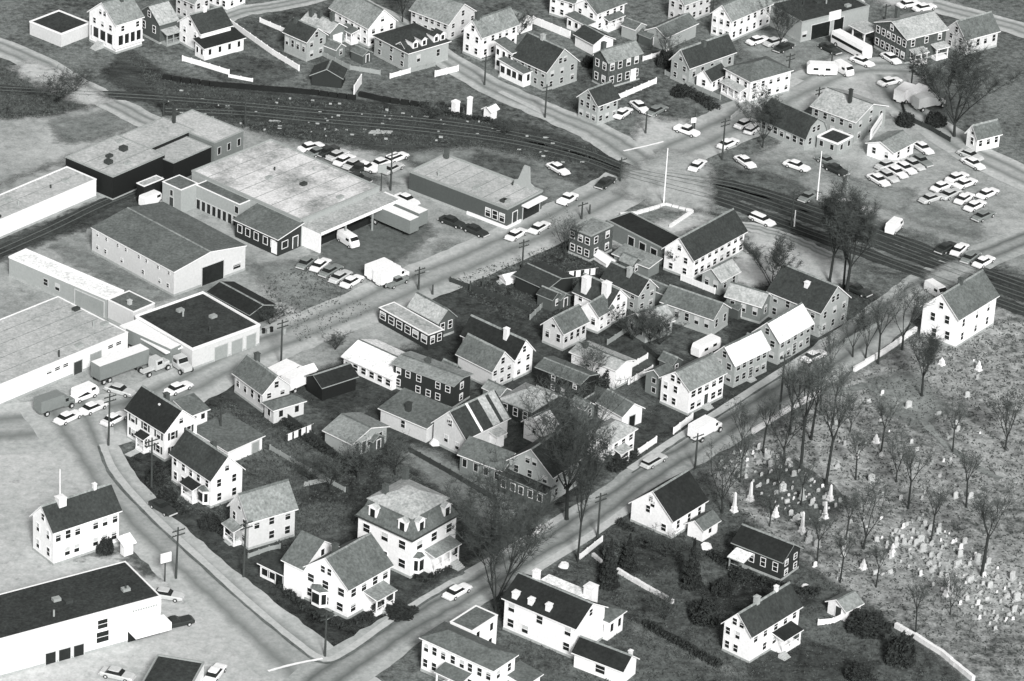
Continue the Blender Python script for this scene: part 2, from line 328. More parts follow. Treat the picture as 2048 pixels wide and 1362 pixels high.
def building(key, name, label, cat, x, y, rot, L, Wd, h, rise, ridge, kind, wall, roof, o):
    rnd = random.Random(key); par = o.get('parent'); wing = par is not None
    trim = 'trim_' + o.get('trim', 'white' if wall not in ('dark', 'black', 'brick', 'dgray') else 'gray'); wtrim = 'trim_' + o.get('wtrim', {'cream': 'cream', 'lgray': 'lgray', 'gray': 'lgray'}.get(wall, 'white'))
    wm = wall_mesh(L, Wd, h, rise, ridge, kind, wall)
    if wing:
        root = link(name, wm, BLD[par], (x, y, 0.002)); 
    else:
        root = link(name, None, None, (x, y, 0), math.radians(rot)); tag(root, label, cat, o.get('group')); BLD[key] = root
        if not o.get('open'): link('wall', wm, root)
        else:
            for px, py in o['open']:
                b = MB(); b.box(px - .12, py - .12, 0, px + .12, py + .12, h); link('post', b.mesh('post', [trim]), root)
        if h > 3.2 and not o.get('nobase') and not o.get('open'):
            b = MB(); b.box(-.05, -.05, 0, L + .05, .02, .45); b.box(-.05, .02, 0, .02, Wd + .05, .45); b.box(L - .02, .02, 0, L + .05, Wd + .05, .45)
            link('foundation', b.mesh('foundation', ['stone_gray']), root)
    ro = link('roof', roof_mesh(L, Wd, h, rise, ridge, kind, roof, trim, o.get('eave', .38)), root)
    if kind in ('gable', 'gambrel') and not wing:
        D, E_ = (Wd, L) if ridge == 'x' else (L, Wd); b = MB(); e = o.get('eave', .38); zt = h + rise + .2
        b.prism([(D / 2 - .22, zt - .22 * rise / (D / 2) + .03), (D / 2, zt + .07), (D / 2 + .22, zt - .22 * rise / (D / 2) + .03), (D / 2, zt + .002)], -e, E_ + e, ridge)
        link('ridge_cap', b.mesh('ridge_cap', ['roof_lgray' if roof in ('dgray', 'gray', 'dark') else 'roof_gray']), ro)
    if kind == 'flat' and L * Wd > 110:           # felt seams, pipes and hatches on the big flat roofs
        n = min(7, int(Wd / 3.2))
        for k in range(1, n):
            b = MB(); y0 = Wd * k / n + rnd.uniform(-.3, .3); b.box(.3, y0 - .06, h + .091, L - .3, y0 + .06, h + .11); link('roof_seam', b.mesh('roof_seam', ['roof_lgray' if roof != 'tar' else 'roof_dgray']), root if wing else ro)
        for k in range(5):
            b = MB(); x0, y0 = rnd.uniform(1, L - 1), rnd.uniform(1, Wd - 1)
            if k % 2: b.tube((x0, y0, h + .05), (x0, y0, h + rnd.uniform(.7, 1.3)), .16, .16, 7, 0, True)
            else: b.box(x0 - .6, y0 - .45, h + .092, x0 + .6, y0 + .45, h + .55)
            link('roof_pipe' if k % 2 else 'roof_hatch', b.mesh('roof_fitting', ['trim_gray' if k % 3 else 'wood_dark']), root if wing else ro)
    if kind == 'flat': link('parapet', parapet_mesh(L, Wd, h, 'trim_' + o.get('ptrim', o.get('trim', 'white')), o.get('ph', .35)), root)
    for c in o.get('chim', ()):
        cx, cy = c[0] * L, c[1] * Wd; z = roof_z(cx, cy, L, Wd, h, rise, ridge, kind); mat = c[3] if len(c) > 3 else 'brick_red'
        chimney(root if wing else ro, cx, cy, z, z + c[2], mat, c[4] if len(c) > 4 else .75)
    # windows on the two walls that face the photograph, by rows and columns
    def rows(face, spec, length, gable):
        if spec:
            nr, nc = spec[0], max(1, min(spec[1], int(length / 1.55))); ww = spec[2] if len(spec) > 2 else .85; skip = spec[3] if len(spec) > 3 else ()
            for r in range(nr):
                fh = h / nr; z = fh * (r + .56) + (.15 if r == 0 else 0); hh = min(1.4, fh * .48)
                for c in range(nc):
                    if (r, c) in skip: continue
                    u = length * (c + .5) / nc + rnd.uniform(-.12, .12)
                    put_window(root, wing, face, u, z, ww, hh, wtrim, L, Wd, o.get('shut') if (not wing) else None)
        if gable and o.get('attic', 1 if rise > 1.9 else 0):
            k = o.get('attic', 1)
            for c in range(k): put_window(root, wing, face, length / 2 + (c - (k - 1) / 2) * 1.3, h + rise * .36, .75, 1.1, wtrim, L, Wd)
    rows('l', o.get('wl'), Wd, kind in ('gable', 'gambrel') and ridge == 'x'); rows('r', o.get('wr'), L, kind in ('gable', 'gambrel') and ridge == 'y')
    rows('b', o.get('wb'), L, False); rows('e', o.get('we'), Wd, False)
    for w in o.get('win', ()): put_window(root, wing, w[0], w[1] * (L if w[0] in 'rb' else Wd), w[2], w[3], w[4], wtrim, L, Wd)
    for d in o.get('door', ()): add_door(root, d[0], d[1] * (L if d[0] in 'rb' else Wd), d[2] if len(d) > 2 else 1.0, d[3] if len(d) > 3 else 2.1, d[4] if len(d) > 4 else 'wood_dark', wtrim, L, Wd)
    for d in o.get('gdoor', ()):
        n = L if d[0] in 'rb' else Wd; add_big_door(root, d[0], d[1] * n, d[2] * n, d[3], d[4], L, Wd, panels=d[5] if len(d) > 5 else 0, trim='trim_lgray')
    for p in o.get('porch', ()):
        n = L if p[0] in 'rb' else Wd; add_porch(root, p[0], p[1] * n, p[2] * n, p[3], p[4], L, Wd, p[5] if len(p) > 5 else 'gray', trim, p[6] if len(p) > 6 else .5)
    for s in o.get('steps', ()): add_steps(root, s[0], s[1] * (L if s[0] in 'rb' else Wd), s[2], L, Wd, s[3] if len(s) > 3 else 0)
    for b_ in o.get('bay', ()): add_bay(root, b_[0], b_[1] * (L if b_[0] in 'rb' else Wd), b_[2], b_[3], b_[4], b_[5], trim, 'gray', L, Wd)
    for bx in o.get('box', ()):    # (name, x0,y0,z0,x1,y1,z1, material): plain built-on pieces given in the building's own metres
        b = MB(); b.box(*bx[1:7]); link(bx[0], b.mesh(bx[0], [bx[7]]), root)
    for d in o.get('dormer', ()):  # face, position, width, height
        if wing: continue
        n = L if d[0] in 'rb' else Wd; (ax, ay, _), rz = face_at(d[0], d[1] * n, 0, L, Wd, -.12 if kind == 'mansard' else -.45)
        dm = add_dormer(root, ax, ay, h + .5, rz, d[2], d[3], 2.2, trim, roof)
        link('pane', cached(('wp', round(d[2] * .55, 1), round(d[3] * .7, 1)), lambda: window_pane(round(d[2] * .55, 1), round(d[3] * .7, 1))), dm, (0, -.003, d[3] * .5))
    return root

# ------------------------------------------------------------------ ground sheets
def patch(name, pts, mat, z, amp=.6, label=None, kind='structure'):
    """ground sheet on a 2 m grid; 'cover' falls from 1 inside to 0 about 1.5 m outside the outline"""
    P = np.array(pts); st = 2.0; mg = 3.0; x0, y0 = P.min(0) - mg; x1, y1 = P.max(0) + mg
    X, Y = np.meshgrid(np.arange(x0, x1 + st, st), np.arange(y0, y1 + st, st)); ins = np.zeros(X.shape, bool); d = np.full(X.shape, 1e9)
    for i in range(len(P)):
        a, b = P[i], P[(i + 1) % len(P)]; e = b - a
        t = np.clip(((X - a[0]) * e[0] + (Y - a[1]) * e[1]) / max(e @ e, 1e-9), 0, 1); d = np.minimum(d, np.hypot(X - a[0] - t * e[0], Y - a[1] - t * e[1]))
        if abs(e[1]) > 1e-9: ins ^= ((a[1] > Y) != (b[1] > Y)) & (X < (Y - a[1]) / e[1] * e[0] + a[0])
    sd = np.where(ins, d, -d); cov = np.clip(.5 + sd / 4.0, 0, 1); keep = sd > -2.9; idx = -np.ones(X.shape, int); F = []; ny, nx = X.shape
    cell = keep[:-1, :-1] & keep[1:, :-1] & keep[:-1, 1:] & keep[1:, 1:]; used = np.zeros(X.shape, bool)
    for dy in (0, 1):
        for dx in (0, 1): used[dy:ny - 1 + dy, dx:nx - 1 + dx] |= cell
    idx[used] = np.arange(used.sum()); V = np.column_stack((X[used], Y[used], np.full(used.sum(), z)))
    cy, cx = np.nonzero(cell); F = np.column_stack((idx[cy, cx], idx[cy, cx + 1], idx[cy + 1, cx + 1], idx[cy + 1, cx]))
    me = bpy.data.meshes.new(name); me.from_pydata(V.tolist(), [], F.tolist()); at = me.attributes.new('cover', 'FLOAT', 'POINT'); at.data.foreach_set('value', cov[used].astype('f').ravel())
    me.materials.append(patch_mat(mat)); return tag(link(name, me), label, kind=kind)
def smooth_line(pts, n=8):
    out = []
    for i in range(len(pts) - 1):
        p0 = Vector(pts[max(i - 1, 0)]); p1 = Vector(pts[i]); p2 = Vector(pts[i + 1]); p3 = Vector(pts[min(i + 2, len(pts) - 1)])
        for k in range(n):
            t = k / n
            out.append(.5 * ((2 * p1) + (p2 - p0) * t + (2 * p0 - 5 * p1 + 4 * p2 - p3) * t * t + (3 * p1 - p0 - 3 * p2 + p3) * t ** 3))
    out.append(Vector(pts[-1])); return out
def offsets(line):
    ns = []
    for i, p in enumerate(line):
        d = (line[min(i + 1, len(line) - 1)] - line[max(i - 1, 0)]).normalized(); ns.append(Vector((-d.y, d.x)))
    return ns
def ribbon(name, pts, widths, mat, z, label=None, edge=.25, thick=0.0, kind='structure', parent=None):
    line = smooth_line([p[:2] for p in pts]); ns = offsets(line); rnd = random.Random(name + mat); n = len(line); b = MB(); uv = []
    ws = []
    for i in range(n):
        t = i / (n - 1) * (len(widths) - 1); k = min(int(t), len(widths) - 2) if len(widths) > 1 else 0
        ws.append(widths[0] if len(widths) == 1 else widths[k] + (widths[k + 1] - widths[k]) * (t - k))
    V = []
    for i, p in enumerate(line):
        for sgn in (1, -1):
            q = p + ns[i] * (sgn * (ws[i] / 2 + rnd.uniform(-edge, edge))); V.append((q.x, q.y, z + thick))
    F = [(2 * i, 2 * i + 1, 2 * i + 3, 2 * i + 2) for i in range(n - 1)]
    nb = len(V)
    if thick:
        V += [(x, y, z - .02) for x, y, _ in V]
        for i in range(n - 1):
            F.append((2 * i, 2 * i + 2, nb + 2 * i + 2, nb + 2 * i)); F.append((2 * i + 1, nb + 2 * i + 1, nb + 2 * i + 3, 2 * i + 3))
        F.append((0, nb, nb + 1, 1)); F.append((2 * n - 2, 2 * n - 1, nb + 2 * n - 1, nb + 2 * n - 2))
    me = bpy.data.meshes.new(name); me.from_pydata(V, [], F); me.materials.append(M[mat])
    ul = me.uv_layers.new(name='UVMap')
    for lp in me.loops:
        v = lp.vertex_index % nb; ul.data[lp.index].uv = (0.0 if v % 2 == 0 else 1.0, (v // 2) * .3)
    bm = bmesh.new(); bm.from_mesh(me); bmesh.ops.recalc_face_normals(bm, faces=bm.faces)
    if sum(f.normal.z * f.calc_area() for f in bm.faces) < 0: bmesh.ops.reverse_faces(bm, faces=bm.faces)
    bm.to_mesh(me); bm.free()
    o = link(name, me, parent); return tag(o, label, kind=kind if not parent else None)
def track(pts, label, z=.06):
    """one railway line: ballast bed, sleepers, two rails"""
    line = smooth_line(pts, 10); ns = offsets(line)
    bed = ribbon('railway_track', pts, [3.6], 'ballast', z, label, .3, .12)
    b = MB(); acc = 0
    for i in range(len(line) - 1):
        p, q = line[i], line[i + 1]; d = q - p; ln = d.length; d.normalize(); s = acc
        while s < ln:
            c = p + d * s; n = Vector((-d.y, d.x)); a = c + n * 1.25; e = c - n * 1.25; h = d * .12
            zz = z + .13
            b.face([(a.x - h.x, a.y - h.y, zz), (e.x - h.x, e.y - h.y, zz), (e.x + h.x, e.y + h.y, zz), (a.x + h.x, a.y + h.y, zz)]); s += .62
        acc = s - ln
    o = link('sleepers', b.mesh('sleepers', ['tie'], fix=False), bed); o['kind'] = 'stuff'
    for sg in (.72, -.72):
        b = MB()
        for i in range(len(line) - 1):
            a = line[i] + ns[i] * sg; e = line[i + 1] + ns[i + 1] * sg; n0 = ns[i] * .06; n1 = ns[i + 1] * .06; z0, z1 = z + .12, z + .24
            P = [(a.x + n0.x, a.y + n0.y), (a.x - n0.x, a.y - n0.y), (e.x - n1.x, e.y - n1.y), (e.x + n1.x, e.y + n1.y)]
            b.face([(*P[0], z1), (*P[1], z1), (*P[2], z1), (*P[3], z1)]); b.face([(*P[1], z0), (*P[2], z0), (*P[2], z1), (*P[1], z1)]); b.face([(*P[0], z0), (*P[0], z1), (*P[3], z1), (*P[3], z0)])
        link('rail', b.mesh('rail', ['rail_steel'], fix=False), bed)

# ------------------------------------------------------------------ trees and shrubs
def tree_meshes(seed, height, spread, nmain=5, fork=.35, twigs=3800, lean=0.0, tw='twig'):
    """bare winter tree: a tapered trunk with limbs, and a crown of several thousand fine twigs"""
    rnd = random.Random(seed); tr = MB(); tips = []
    r0 = height * .018
    def limb(p, d, ln, r, lev):
        seg = 4 if lev < 2 else 3; q = p
        for k in range(seg):
            d = (d + Vector((rnd.uniform(-.16, .16), rnd.uniform(-.16, .16), rnd.uniform(-.02, .14)))).normalized()
            e = q + d * (ln / seg); ra = r * (1 - .55 * k / seg); rb = r * (1 - .55 * (k + 1) / seg)
            tr.tube(q, e, ra, rb, 6 if lev == 0 else 4); q = e
            if lev >= 1: tips.append((q, d, lev))
            if lev < 3 and k >= 1:
                for _ in range(2 if lev else 1):
                    a = rnd.uniform(0, 2 * math.pi); side = Vector((math.cos(a), math.sin(a), rnd.uniform(.2, .8)))
                    limb(q, (d * .8 + side * spread).normalized(), ln * rnd.uniform(.42, .62), rb * .66, lev + 1)
        return q
    base = Vector((0, 0, -.2)); top = Vector((rnd.uniform(-.4, .4) + lean, rnd.uniform(-.4, .4), height * fork))
    tr.tube(base, Vector((0, 0, .5)), r0 * 1.5, r0 * 1.05, 8); tr.tube(Vector((0, 0, .5)), top, r0 * 1.05, r0 * .8, 8)
    for i in range(nmain):
        a = 2 * math.pi * (i + rnd.random() * .7) / nmain; d = Vector((math.cos(a) * spread * .75, math.sin(a) * spread * .75, 1)).normalized()
        limb(top - Vector((0, 0, rnd.uniform(0, height * .08))), d, height * (1 - fork) * rnd.uniform(.72, .95), r0 * .5, 1)
    cr = MB()
    for _ in range(twigs):
        p, d, lev = rnd.choice(tips); ln = rnd.uniform(.5, 1.5) * height / 16
        v = (d * .45 + Vector((rnd.uniform(-1, 1), rnd.uniform(-1, 1), rnd.uniform(-.45, .7)))).normalized(); e = p + v * ln
        cr.tube(p, e, .034, .010, 3)
        for _k in range(2):
            w = (v + Vector((rnd.uniform(-1, 1), rnd.uniform(-1, 1), rnd.uniform(-.4, .8)))).normalized(); m_ = p.lerp(e, rnd.uniform(.3, 1))
            cr.tube(m_, m_ + w * ln * rnd.uniform(.4, .8), .017, .006, 3)
    return tr.mesh('trunk', ['bark'], fix=False), cr.mesh('crown', [tw], fix=False)
TREES = {}
def tree_kind(k):
    if k not in TREES:
        TREES[k] = dict(elm=lambda: tree_meshes(1, 20, 1.0, 8, .3, 3600, tw='twig_gray'), elm2=lambda: tree_meshes(7, 20, .6, 6, .42, 5200), oak=lambda: tree_meshes(3, 16, .85, 7, .22, 5200),
                        tall=lambda: tree_meshes(4, 16, .42, 5, .45, 3000), fork=lambda: tree_meshes(5, 10, .55, 4, .3, 650, tw='twig_gray'), slim=lambda: tree_meshes(6, 12, .4, 4, .55, 420, tw='twig_gray'),
                        young=lambda: tree_meshes(9, 8, .55, 5, .28, 700, tw='twig_gray'), vase=lambda: tree_meshes(13, 18, .7, 7, .12, 6500), brush=lambda: tree_meshes(11, 5, .9, 7, .08, 1500))[k]()
    return TREES[k]
TREE_H = dict(vase=18, elm=20, elm2=20, oak=16, tall=16, fork=10, slim=12, young=8, brush=5)
def tree(kind, x, y, h, label, rz, wide=1.0, group=None, name='bare_tree', cat='tree'):
    t, c = tree_kind(kind); s = h / TREE_H[kind]; o = link(name, None, None, (x, y, 0), rz); tag(o, label, cat, group); o.scale = (s * wide, s * wide, s)
    link('trunk', t, o); link('crown', c, o)
def leaf_mesh(seed, shape, n, size, mat):
    """evergreen mass: leaf-sized faces through the outer volume of a cone or mound"""
    rnd = random.Random(seed); b = MB()
    for _ in range(n):
        if shape == 'cone':
            z = rnd.random() ** 1.5; layer = .72 + .28 * math.cos(z * 42); R = (1 - z) * .36 * layer * (.35 + .65 * rnd.random() ** .4); a = rnd.uniform(0, 6.283)
            p = Vector((math.cos(a) * R, math.sin(a) * R, .05 + .95 * z))
        else:
            while True:
                p = Vector((rnd.uniform(-1, 1), rnd.uniform(-1, 1), rnd.uniform(0, 1)))
                q = p.length * (1 + .22 * math.sin(p.x * 5 + seed) * math.cos(p.y * 6 - seed))
                if .45 < q < 1: break
            p = Vector((p.x * .5, p.y * .5, p.z))
        n1 = Vector((rnd.gauss(0, 1), rnd.gauss(0, 1), rnd.gauss(0, 1))).normalized(); n2 = n1.orthogonal().normalized(); s = size * rnd.uniform(.5, 1.4)
        n3 = n1.cross(n2); b.face([p - n2 * s, p + n3 * s * .5, p + n2 * s, p - n3 * s * .5])
    return b.mesh('foliage', [mat], fix=False)
def shrub(kind, x, y, w, h, label, rz=0.0, group=None):
    seed = {'cone': 1, 'mound': 2, 'mound2': 3, 'mid': 4}[kind]
    me = cached(('leaf', kind), lambda: leaf_mesh(seed, 'cone' if kind == 'cone' else 'mound', 5200 if kind == 'cone' else 3600, .035 if kind == 'cone' else .06, 'leaf_mid' if kind == 'mid' else 'leaf_dark'))
    nm = 'conifer_tree' if kind == 'cone' else 'shrub'
    o = link(nm, None, None, (x, y, 0), rz); tag(o, label, 'tree' if kind == 'cone' else 'shrub', group)
    sw = w / .72 if kind == 'cone' else w
    f = link('crown' if kind == 'cone' else 'foliage', me, o); f.scale = (sw, sw, h)
    b = MB()
    if kind == 'cone': b.tube((0, 0, -.1), (0, 0, h * .9), .02 * h, .004 * h, 6)
    else:
        r = random.Random(x)
        for k in range(5): a = k * 1.256 + r.random(); b.tube((0, 0, -.1), (math.cos(a) * w * .28, math.sin(a) * w * .28, h * .75), .05, .015, 4)
    link('trunk' if kind == 'cone' else 'stem', b.mesh('stem', ['bark'], fix=False), o)
def hedge(pts, w, h, label, mat='leaf_dark', seed=0):
    rnd = random.Random(seed); b = MB(); stems = MB()
    for (x0, y0), (x1, y1) in zip(pts, pts[1:]):
        d = math.hypot(x1 - x0, y1 - y0); n = int(d * 90); ux, uy = (x1 - x0) / d, (y1 - y0) / d
        for _ in range(n):
            t = rnd.random() * d; hh = h * (.8 + .3 * math.sin(t * 1.7 + seed) * math.sin(t * .6)); a = rnd.uniform(-.5, .5) * w; z = rnd.random() ** .6 * hh * (1 - abs(a / w) * .7)
            p = Vector((x0 + ux * t - uy * a, y0 + uy * t + ux * a, z)); n1 = Vector((rnd.gauss(0, 1), rnd.gauss(0, 1), rnd.gauss(0, 1))).normalized(); n2 = n1.orthogonal().normalized(); n3 = n1.cross(n2); s = rnd.uniform(.12, .34)
            b.face([p - n2 * s, p + n3 * s * .5, p + n2 * s, p - n3 * s * .5])
        for k in range(int(d / 1.2) + 1):
            t = min(d, k * 1.2); stems.tube((x0 + ux * t, y0 + uy * t, -.05), (x0 + ux * t, y0 + uy * t, h * .7), .05, .02, 4)
    cx, cy = pts[0]
    o = link('hedge', None); tag(o, label, 'hedge'); link('foliage', b.mesh('foliage', [mat], fix=False), o); link('stem', stems.mesh('stem', ['bark'], fix=False), o)

# ------------------------------------------------------------------ poles, fences, signs, gravestones
def pole_mesh(h, mat='wood_pole', r=.16):
    b = MB(); b.tube((0, 0, -.2), (0, 0, h), r, r * .62, 7, 0, True); return b.mesh('shaft', [mat])
def pole(x, y, h, rz, label, arms=2, lean=(0, 0), mat='wood_pole', group=None, name='utility_pole', cat='utility pole', lamp=False, drum=False):
    hq = round(h * 2) / 2; o = link(name, None, None, (x, y, 0), rz); tag(o, label, cat, group); o.rotation_euler = (lean[0], lean[1], rz)
    link('shaft', cached(('pole', hq, mat), lambda: pole_mesh(hq, mat, .2 if mat == 'wood_pole' else .14)), o)
    def arm():
        b = MB(); b.box(-1.15, -.09, -.07, 1.15, .05, .07)
        for k in (-1.0, -.6, .6, 1.0): b.tube((k, -.02, .07), (k, -.02, .25), .05, .03, 5, 0, True)
        return b.mesh('crossarm', [mat])
    for k in range(arms): link('crossarm', cached(('arm', mat), arm), o, (0, -.14, hq - .45 - .8 * k))
    if drum:
        b = MB(); b.tube((0, 0, -.5), (0, 0, .5), .32, .32, 8, 0, True); link('transformer', b.mesh('transformer', ['steel']), o, (.48, 0, hq - 2.2))
    if lamp:
        b = MB(); b.tube((0, 0, 0), (1.7, 0, .35), .05, .04, 5); b.box(1.5, -.16, .22, 2.1, .16, .34); link('street_light', b.mesh('street_light', ['steel']), o, (0, 0, hq - 1.6))
def board_fence(pts, h, label, mat='trim_white', span=2.4, gap=0.0, name='fence', cat='fence', thick=.08, z=0.0, posts=True):
    """fence or wall of single panels between posts"""
    o = link(name, None, None, (pts[0][0], pts[0][1], z)); tag(o, label, cat); ox, oy = pts[0]
    pm = cached(('fp', h, mat), lambda: (lambda b: (b.box(-.1, -.1, -.1, .1, .1, h + .12), b.mesh('post', [mat]))[1])(MB()))
    for (x0, y0), (x1, y1) in zip(pts, pts[1:]):
        d = math.hypot(x1 - x0, y1 - y0); n = max(1, int(round(d / span))); rz = math.atan2(y1 - y0, x1 - x0); L = round(d / n, 2)
        def pan():
            b = MB(); b.box(.1, -thick / 2, .08, max(.3, L - .1), thick / 2, h); return b.mesh('panel', [mat])
        me = cached(('fpan', L, h, mat, thick), pan)
        for k in range(n):
            t = k / n; px, py = x0 + (x1 - x0) * t - ox, y0 + (y1 - y0) * t - oy
            if posts: link('post', pm, o, (px, py, 0), rz)
            link('panel', me, o, (px, py, 0), rz)
    if posts: link('post', pm, o, (pts[-1][0] - ox, pts[-1][1] - oy, 0))
def stone_wall(pts, h, t, label, mat='stone_gray', block=1.1, cat='wall', name='stone_wall', seed=1):
    rnd = random.Random(seed); o = link(name, None, None, (pts[0][0], pts[0][1], 0)); tag(o, label, cat); ox, oy = pts[0]; var = []
    for i in range(4):
        b = MB(); b.box(-block / 2 - .03, -t / 2 * rnd.uniform(.85, 1.1), -.1, block / 2 + .03, t / 2 * rnd.uniform(.85, 1.1), h * rnd.uniform(.93, 1.04)); var.append(b.mesh('stone', [mat]))
    for (x0, y0), (x1, y1) in zip(pts, pts[1:]):
        d = math.hypot(x1 - x0, y1 - y0); n = max(1, int(d / block)); rz = math.atan2(y1 - y0, x1 - x0)
        for k in range(n):
            s = (k + .5) / n; link('stone', rnd.choice(var), o, (x0 + (x1 - x0) * s - ox, y0 + (y1 - y0) * s - oy, rnd.uniform(-.04, .02)), rz + rnd.uniform(-.03, .03))
def obelisk(x, y, h, rz, label, mat='stone_white'):
    b = MB(); b.box(-.5, -.5, -.1, .5, .5, .3); b.box(-.36, -.36, .302, .36, .36, .95); o = link('obelisk', None, None, (x, y, 0), rz); tag(o, label, 'gravestone')
    link('base', b.mesh('base', [mat]), o); b = MB()
    A = [(-.24, -.24, .95), (.24, -.24, .95), (.24, .24, .95), (-.24, .24, .95)]; B_ = [(p[0] * .55, p[1] * .55, h - .35) for p in A]
    for k in range(4): b.face([A[k], A[(k + 1) % 4], B_[(k + 1) % 4], B_[k]]); b.face([B_[k], B_[(k + 1) % 4], (0, 0, h)])
    link('shaft', b.mesh('shaft', [mat]), o)
def headstone_mesh(k):
    b = MB(); w, h, t = ((.75, 1.0, .14), (.6, .8, .12), (.95, 1.2, .28), (.5, .62, .2), (1.1, .75, .35))[k]
    arc = [(-w / 2, 0), (w / 2, 0), (w / 2, h * .82)] + ([(w * .28, h * .96), (0, h), (-w * .28, h * .96)] if k != 4 else [(w / 2, h), (-w / 2, h)]) + [(-w / 2, h * .82)]
    b.prism(arc, -t / 2, t / 2, 'y'); b.box(-w * .62, -t * 1.3, -.15, w * .62, t * 1.3, .12); return b

# ------------------------------------------------------------------ vehicles
def loft(b, secs, m=0):
    """closed body from cross-sections (x, half width, z low, z shoulder, z top)"""
    R = []
    for x, w, z0, zs, zt in secs:
        R.append([(x, -w * .92, z0), (x, w * .92, z0), (x, w, zs), (x, w * .86, zt), (x, -w * .86, zt), (x, -w, zs)])
    for p, q in zip(R, R[1:]):
        for k in range(6): b.face([p[k], p[(k + 1) % 6], q[(k + 1) % 6], q[k]], m)
    b.face(R[0][::-1], m); b.face(R[-1], m)
def car_parts(style, col):
    out = {}; b = MB(); H = .0
    if style in ('sedan', 'wagon', 'old'):
        hz = .88 if style != 'old' else 1.0
        loft(b, [(-2.62, .74, .36, .6, .78), (-2.45, .9, .3, .72, .92), (-1.5, .97, .28, .78, .95), (.2, .98, .28, .8, .95), (1.0, .96, .28, .8, .94), (2.2, .92, .3, .72, hz), (2.6, .78, .36, .6, .76)])
        out['body'] = b.mesh('body', [col], True)
        x0, x1 = (-2.4, .95) if style == 'wagon' else ((-1.75, .95) if style == 'sedan' else (-1.6, .6)); b = MB()
        lo = [(x0, -.84), (x1, -.84), (x1, .84), (x0, .84)]; s0, s1 = (.15 if style == 'wagon' else .6), .62
        hi = [(x0 + s0, -.66), (x1 - s1, -.66), (x1 - s1, .66), (x0 + s0, .66)]
        for k in range(4): b.face([(*lo[k], .93), (*lo[(k + 1) % 4], .93), (*hi[(k + 1) % 4], 1.40), (*hi[k], 1.40)])
        out['window'] = b.mesh('window', ['glass']); b = MB()
        loft(b, [(x0 + s0 - .12, .6, 1.37, 1.40, 1.42), (x0 + s0 + .15, .72, 1.38, 1.42, 1.49), (x1 - s1 - .15, .72, 1.38, 1.42, 1.49), (x1 - s1 + .1, .62, 1.37, 1.40, 1.42)])
        out['roof'] = b.mesh('roof', [col], True); b = MB()
        b.box(-2.74, -.86, .38, -2.6, .86, .54); out['bumper'] = b.mesh('bumper', ['chrome'])
        b = MB(); b.box(2.58, -.84, .38, 2.72, .84, .54); out['bumper_front'] = b.mesh('bumper', ['chrome']); wb = (-1.5, 1.62)
    elif style == 'pickup':
        loft(b, [(-.1, .96, .35, .85, 1.05), (1.2, .95, .35, .85, 1.05), (2.2, .85, .35, .8, 1.0), (2.5, .7, .4, .7, .9)]); b.box(-.95, -.86, .4, -.1, .86, 1.05)
        out['body'] = b.mesh('body', [col]); b = MB()
        b.box(-2.6, -.95, .5, -.97, .95, .6); b.box(-2.6, -.95, .602, -.97, -.85, 1.08); b.box(-2.6, .85, .602, -.97, .95, 1.08); b.box(-2.6, -.849, .602, -2.5, .849, 1.08); out['cargo_bed'] = b.mesh('cargo_bed', [col])
        b = MB(); lo = [(-.9, -.84), (.75, -.84), (.75, .84), (-.9, .84)]; hi = [(-.75, -.7), (.35, -.7), (.35, .7), (-.75, .7)]
        for k in range(4): b.face([(*lo[k], 1.05), (*lo[(k + 1) % 4], 1.05), (*hi[(k + 1) % 4], 1.62), (*hi[k], 1.62)])
        out['window'] = b.mesh('window', ['glass']); b = MB(); b.box(-.85, -.76, 1.6, .45, .76, 1.7); out['roof'] = b.mesh('roof', [col]); wb = (-1.7, 1.5)
    elif style == 'van':
        loft(b, [(-2.3, .9, .35, 1.2, 2.0), (-2.1, .97, .3, 1.2, 2.15), (1.5, .97, .3, 1.2, 2.15), (2.1, .95, .3, 1.0, 1.5), (2.4, .85, .35, .8, 1.1)]); out['body'] = b.mesh('body', [col])
        b = MB(); b.face([(1.62, -.8, 2.02), (2.12, -.82, 1.52), (2.12, .82, 1.52), (1.62, .8, 2.02)]); b.box(.6, -.985, 1.3, 1.5, -.97, 1.8); b.box(.6, .97, 1.3, 1.5, .985, 1.8); out['window'] = b.mesh('window', ['glass']); wb = (-1.5, 1.6)
    elif style == 'boxtruck':
        b.box(-3.4, -1.12, .85, 1.2, 1.12, 3.0); out['cargo_box'] = b.mesh('cargo_box', [col]); b = MB()
        loft(b, [(1.3, 1.0, .5, 1.3, 2.2), (2.2, 1.0, .5, 1.3, 2.2), (2.6, .95, .5, 1.2, 1.4), (3.5, .85, .5, 1.1, 1.3)]); b.box(-3.3, -.5, .5, 3.2, .5, .84); out['body'] = b.mesh('body', [col])
        b = MB(); b.face([(2.26, -.85, 2.12), (2.56, -.88, 1.5), (2.56, .88, 1.5), (2.26, .85, 2.12)]); b.box(1.5, -1.015, 1.5, 2.1, -1.0, 2.05); b.box(1.5, 1.0, 1.5, 2.1, 1.015, 2.05); out['window'] = b.mesh('window', ['glass']); wb = (-2.3, 2.6)
    elif style == 'trailer':
        b.box(-5.2, -1.2, 1.05, 5.2, 1.2, 3.7, 0, 1); out['cargo_box'] = b.mesh('cargo_box', [col, 'car_white']); b = MB(); b.box(-5.1, -.55, .8, 5, .55, 1.04); b.box(3, -.5, .05, 3.2, .5, .8); out['chassis'] = b.mesh('chassis', ['rubber']); wb = (-4.3, -3.1)
    elif style == 'tractor':
        loft(b, [(-.6, 1.05, .6, 1.4, 2.5), (.9, 1.05, .6, 1.4, 2.5), (1.3, 1.0, .6, 1.2, 1.6), (2.6, .85, .6, 1.2, 1.5)]); b.box(-2.9, -.5, .6, -.6, .5, .9); out['body'] = b.mesh('body', [col])
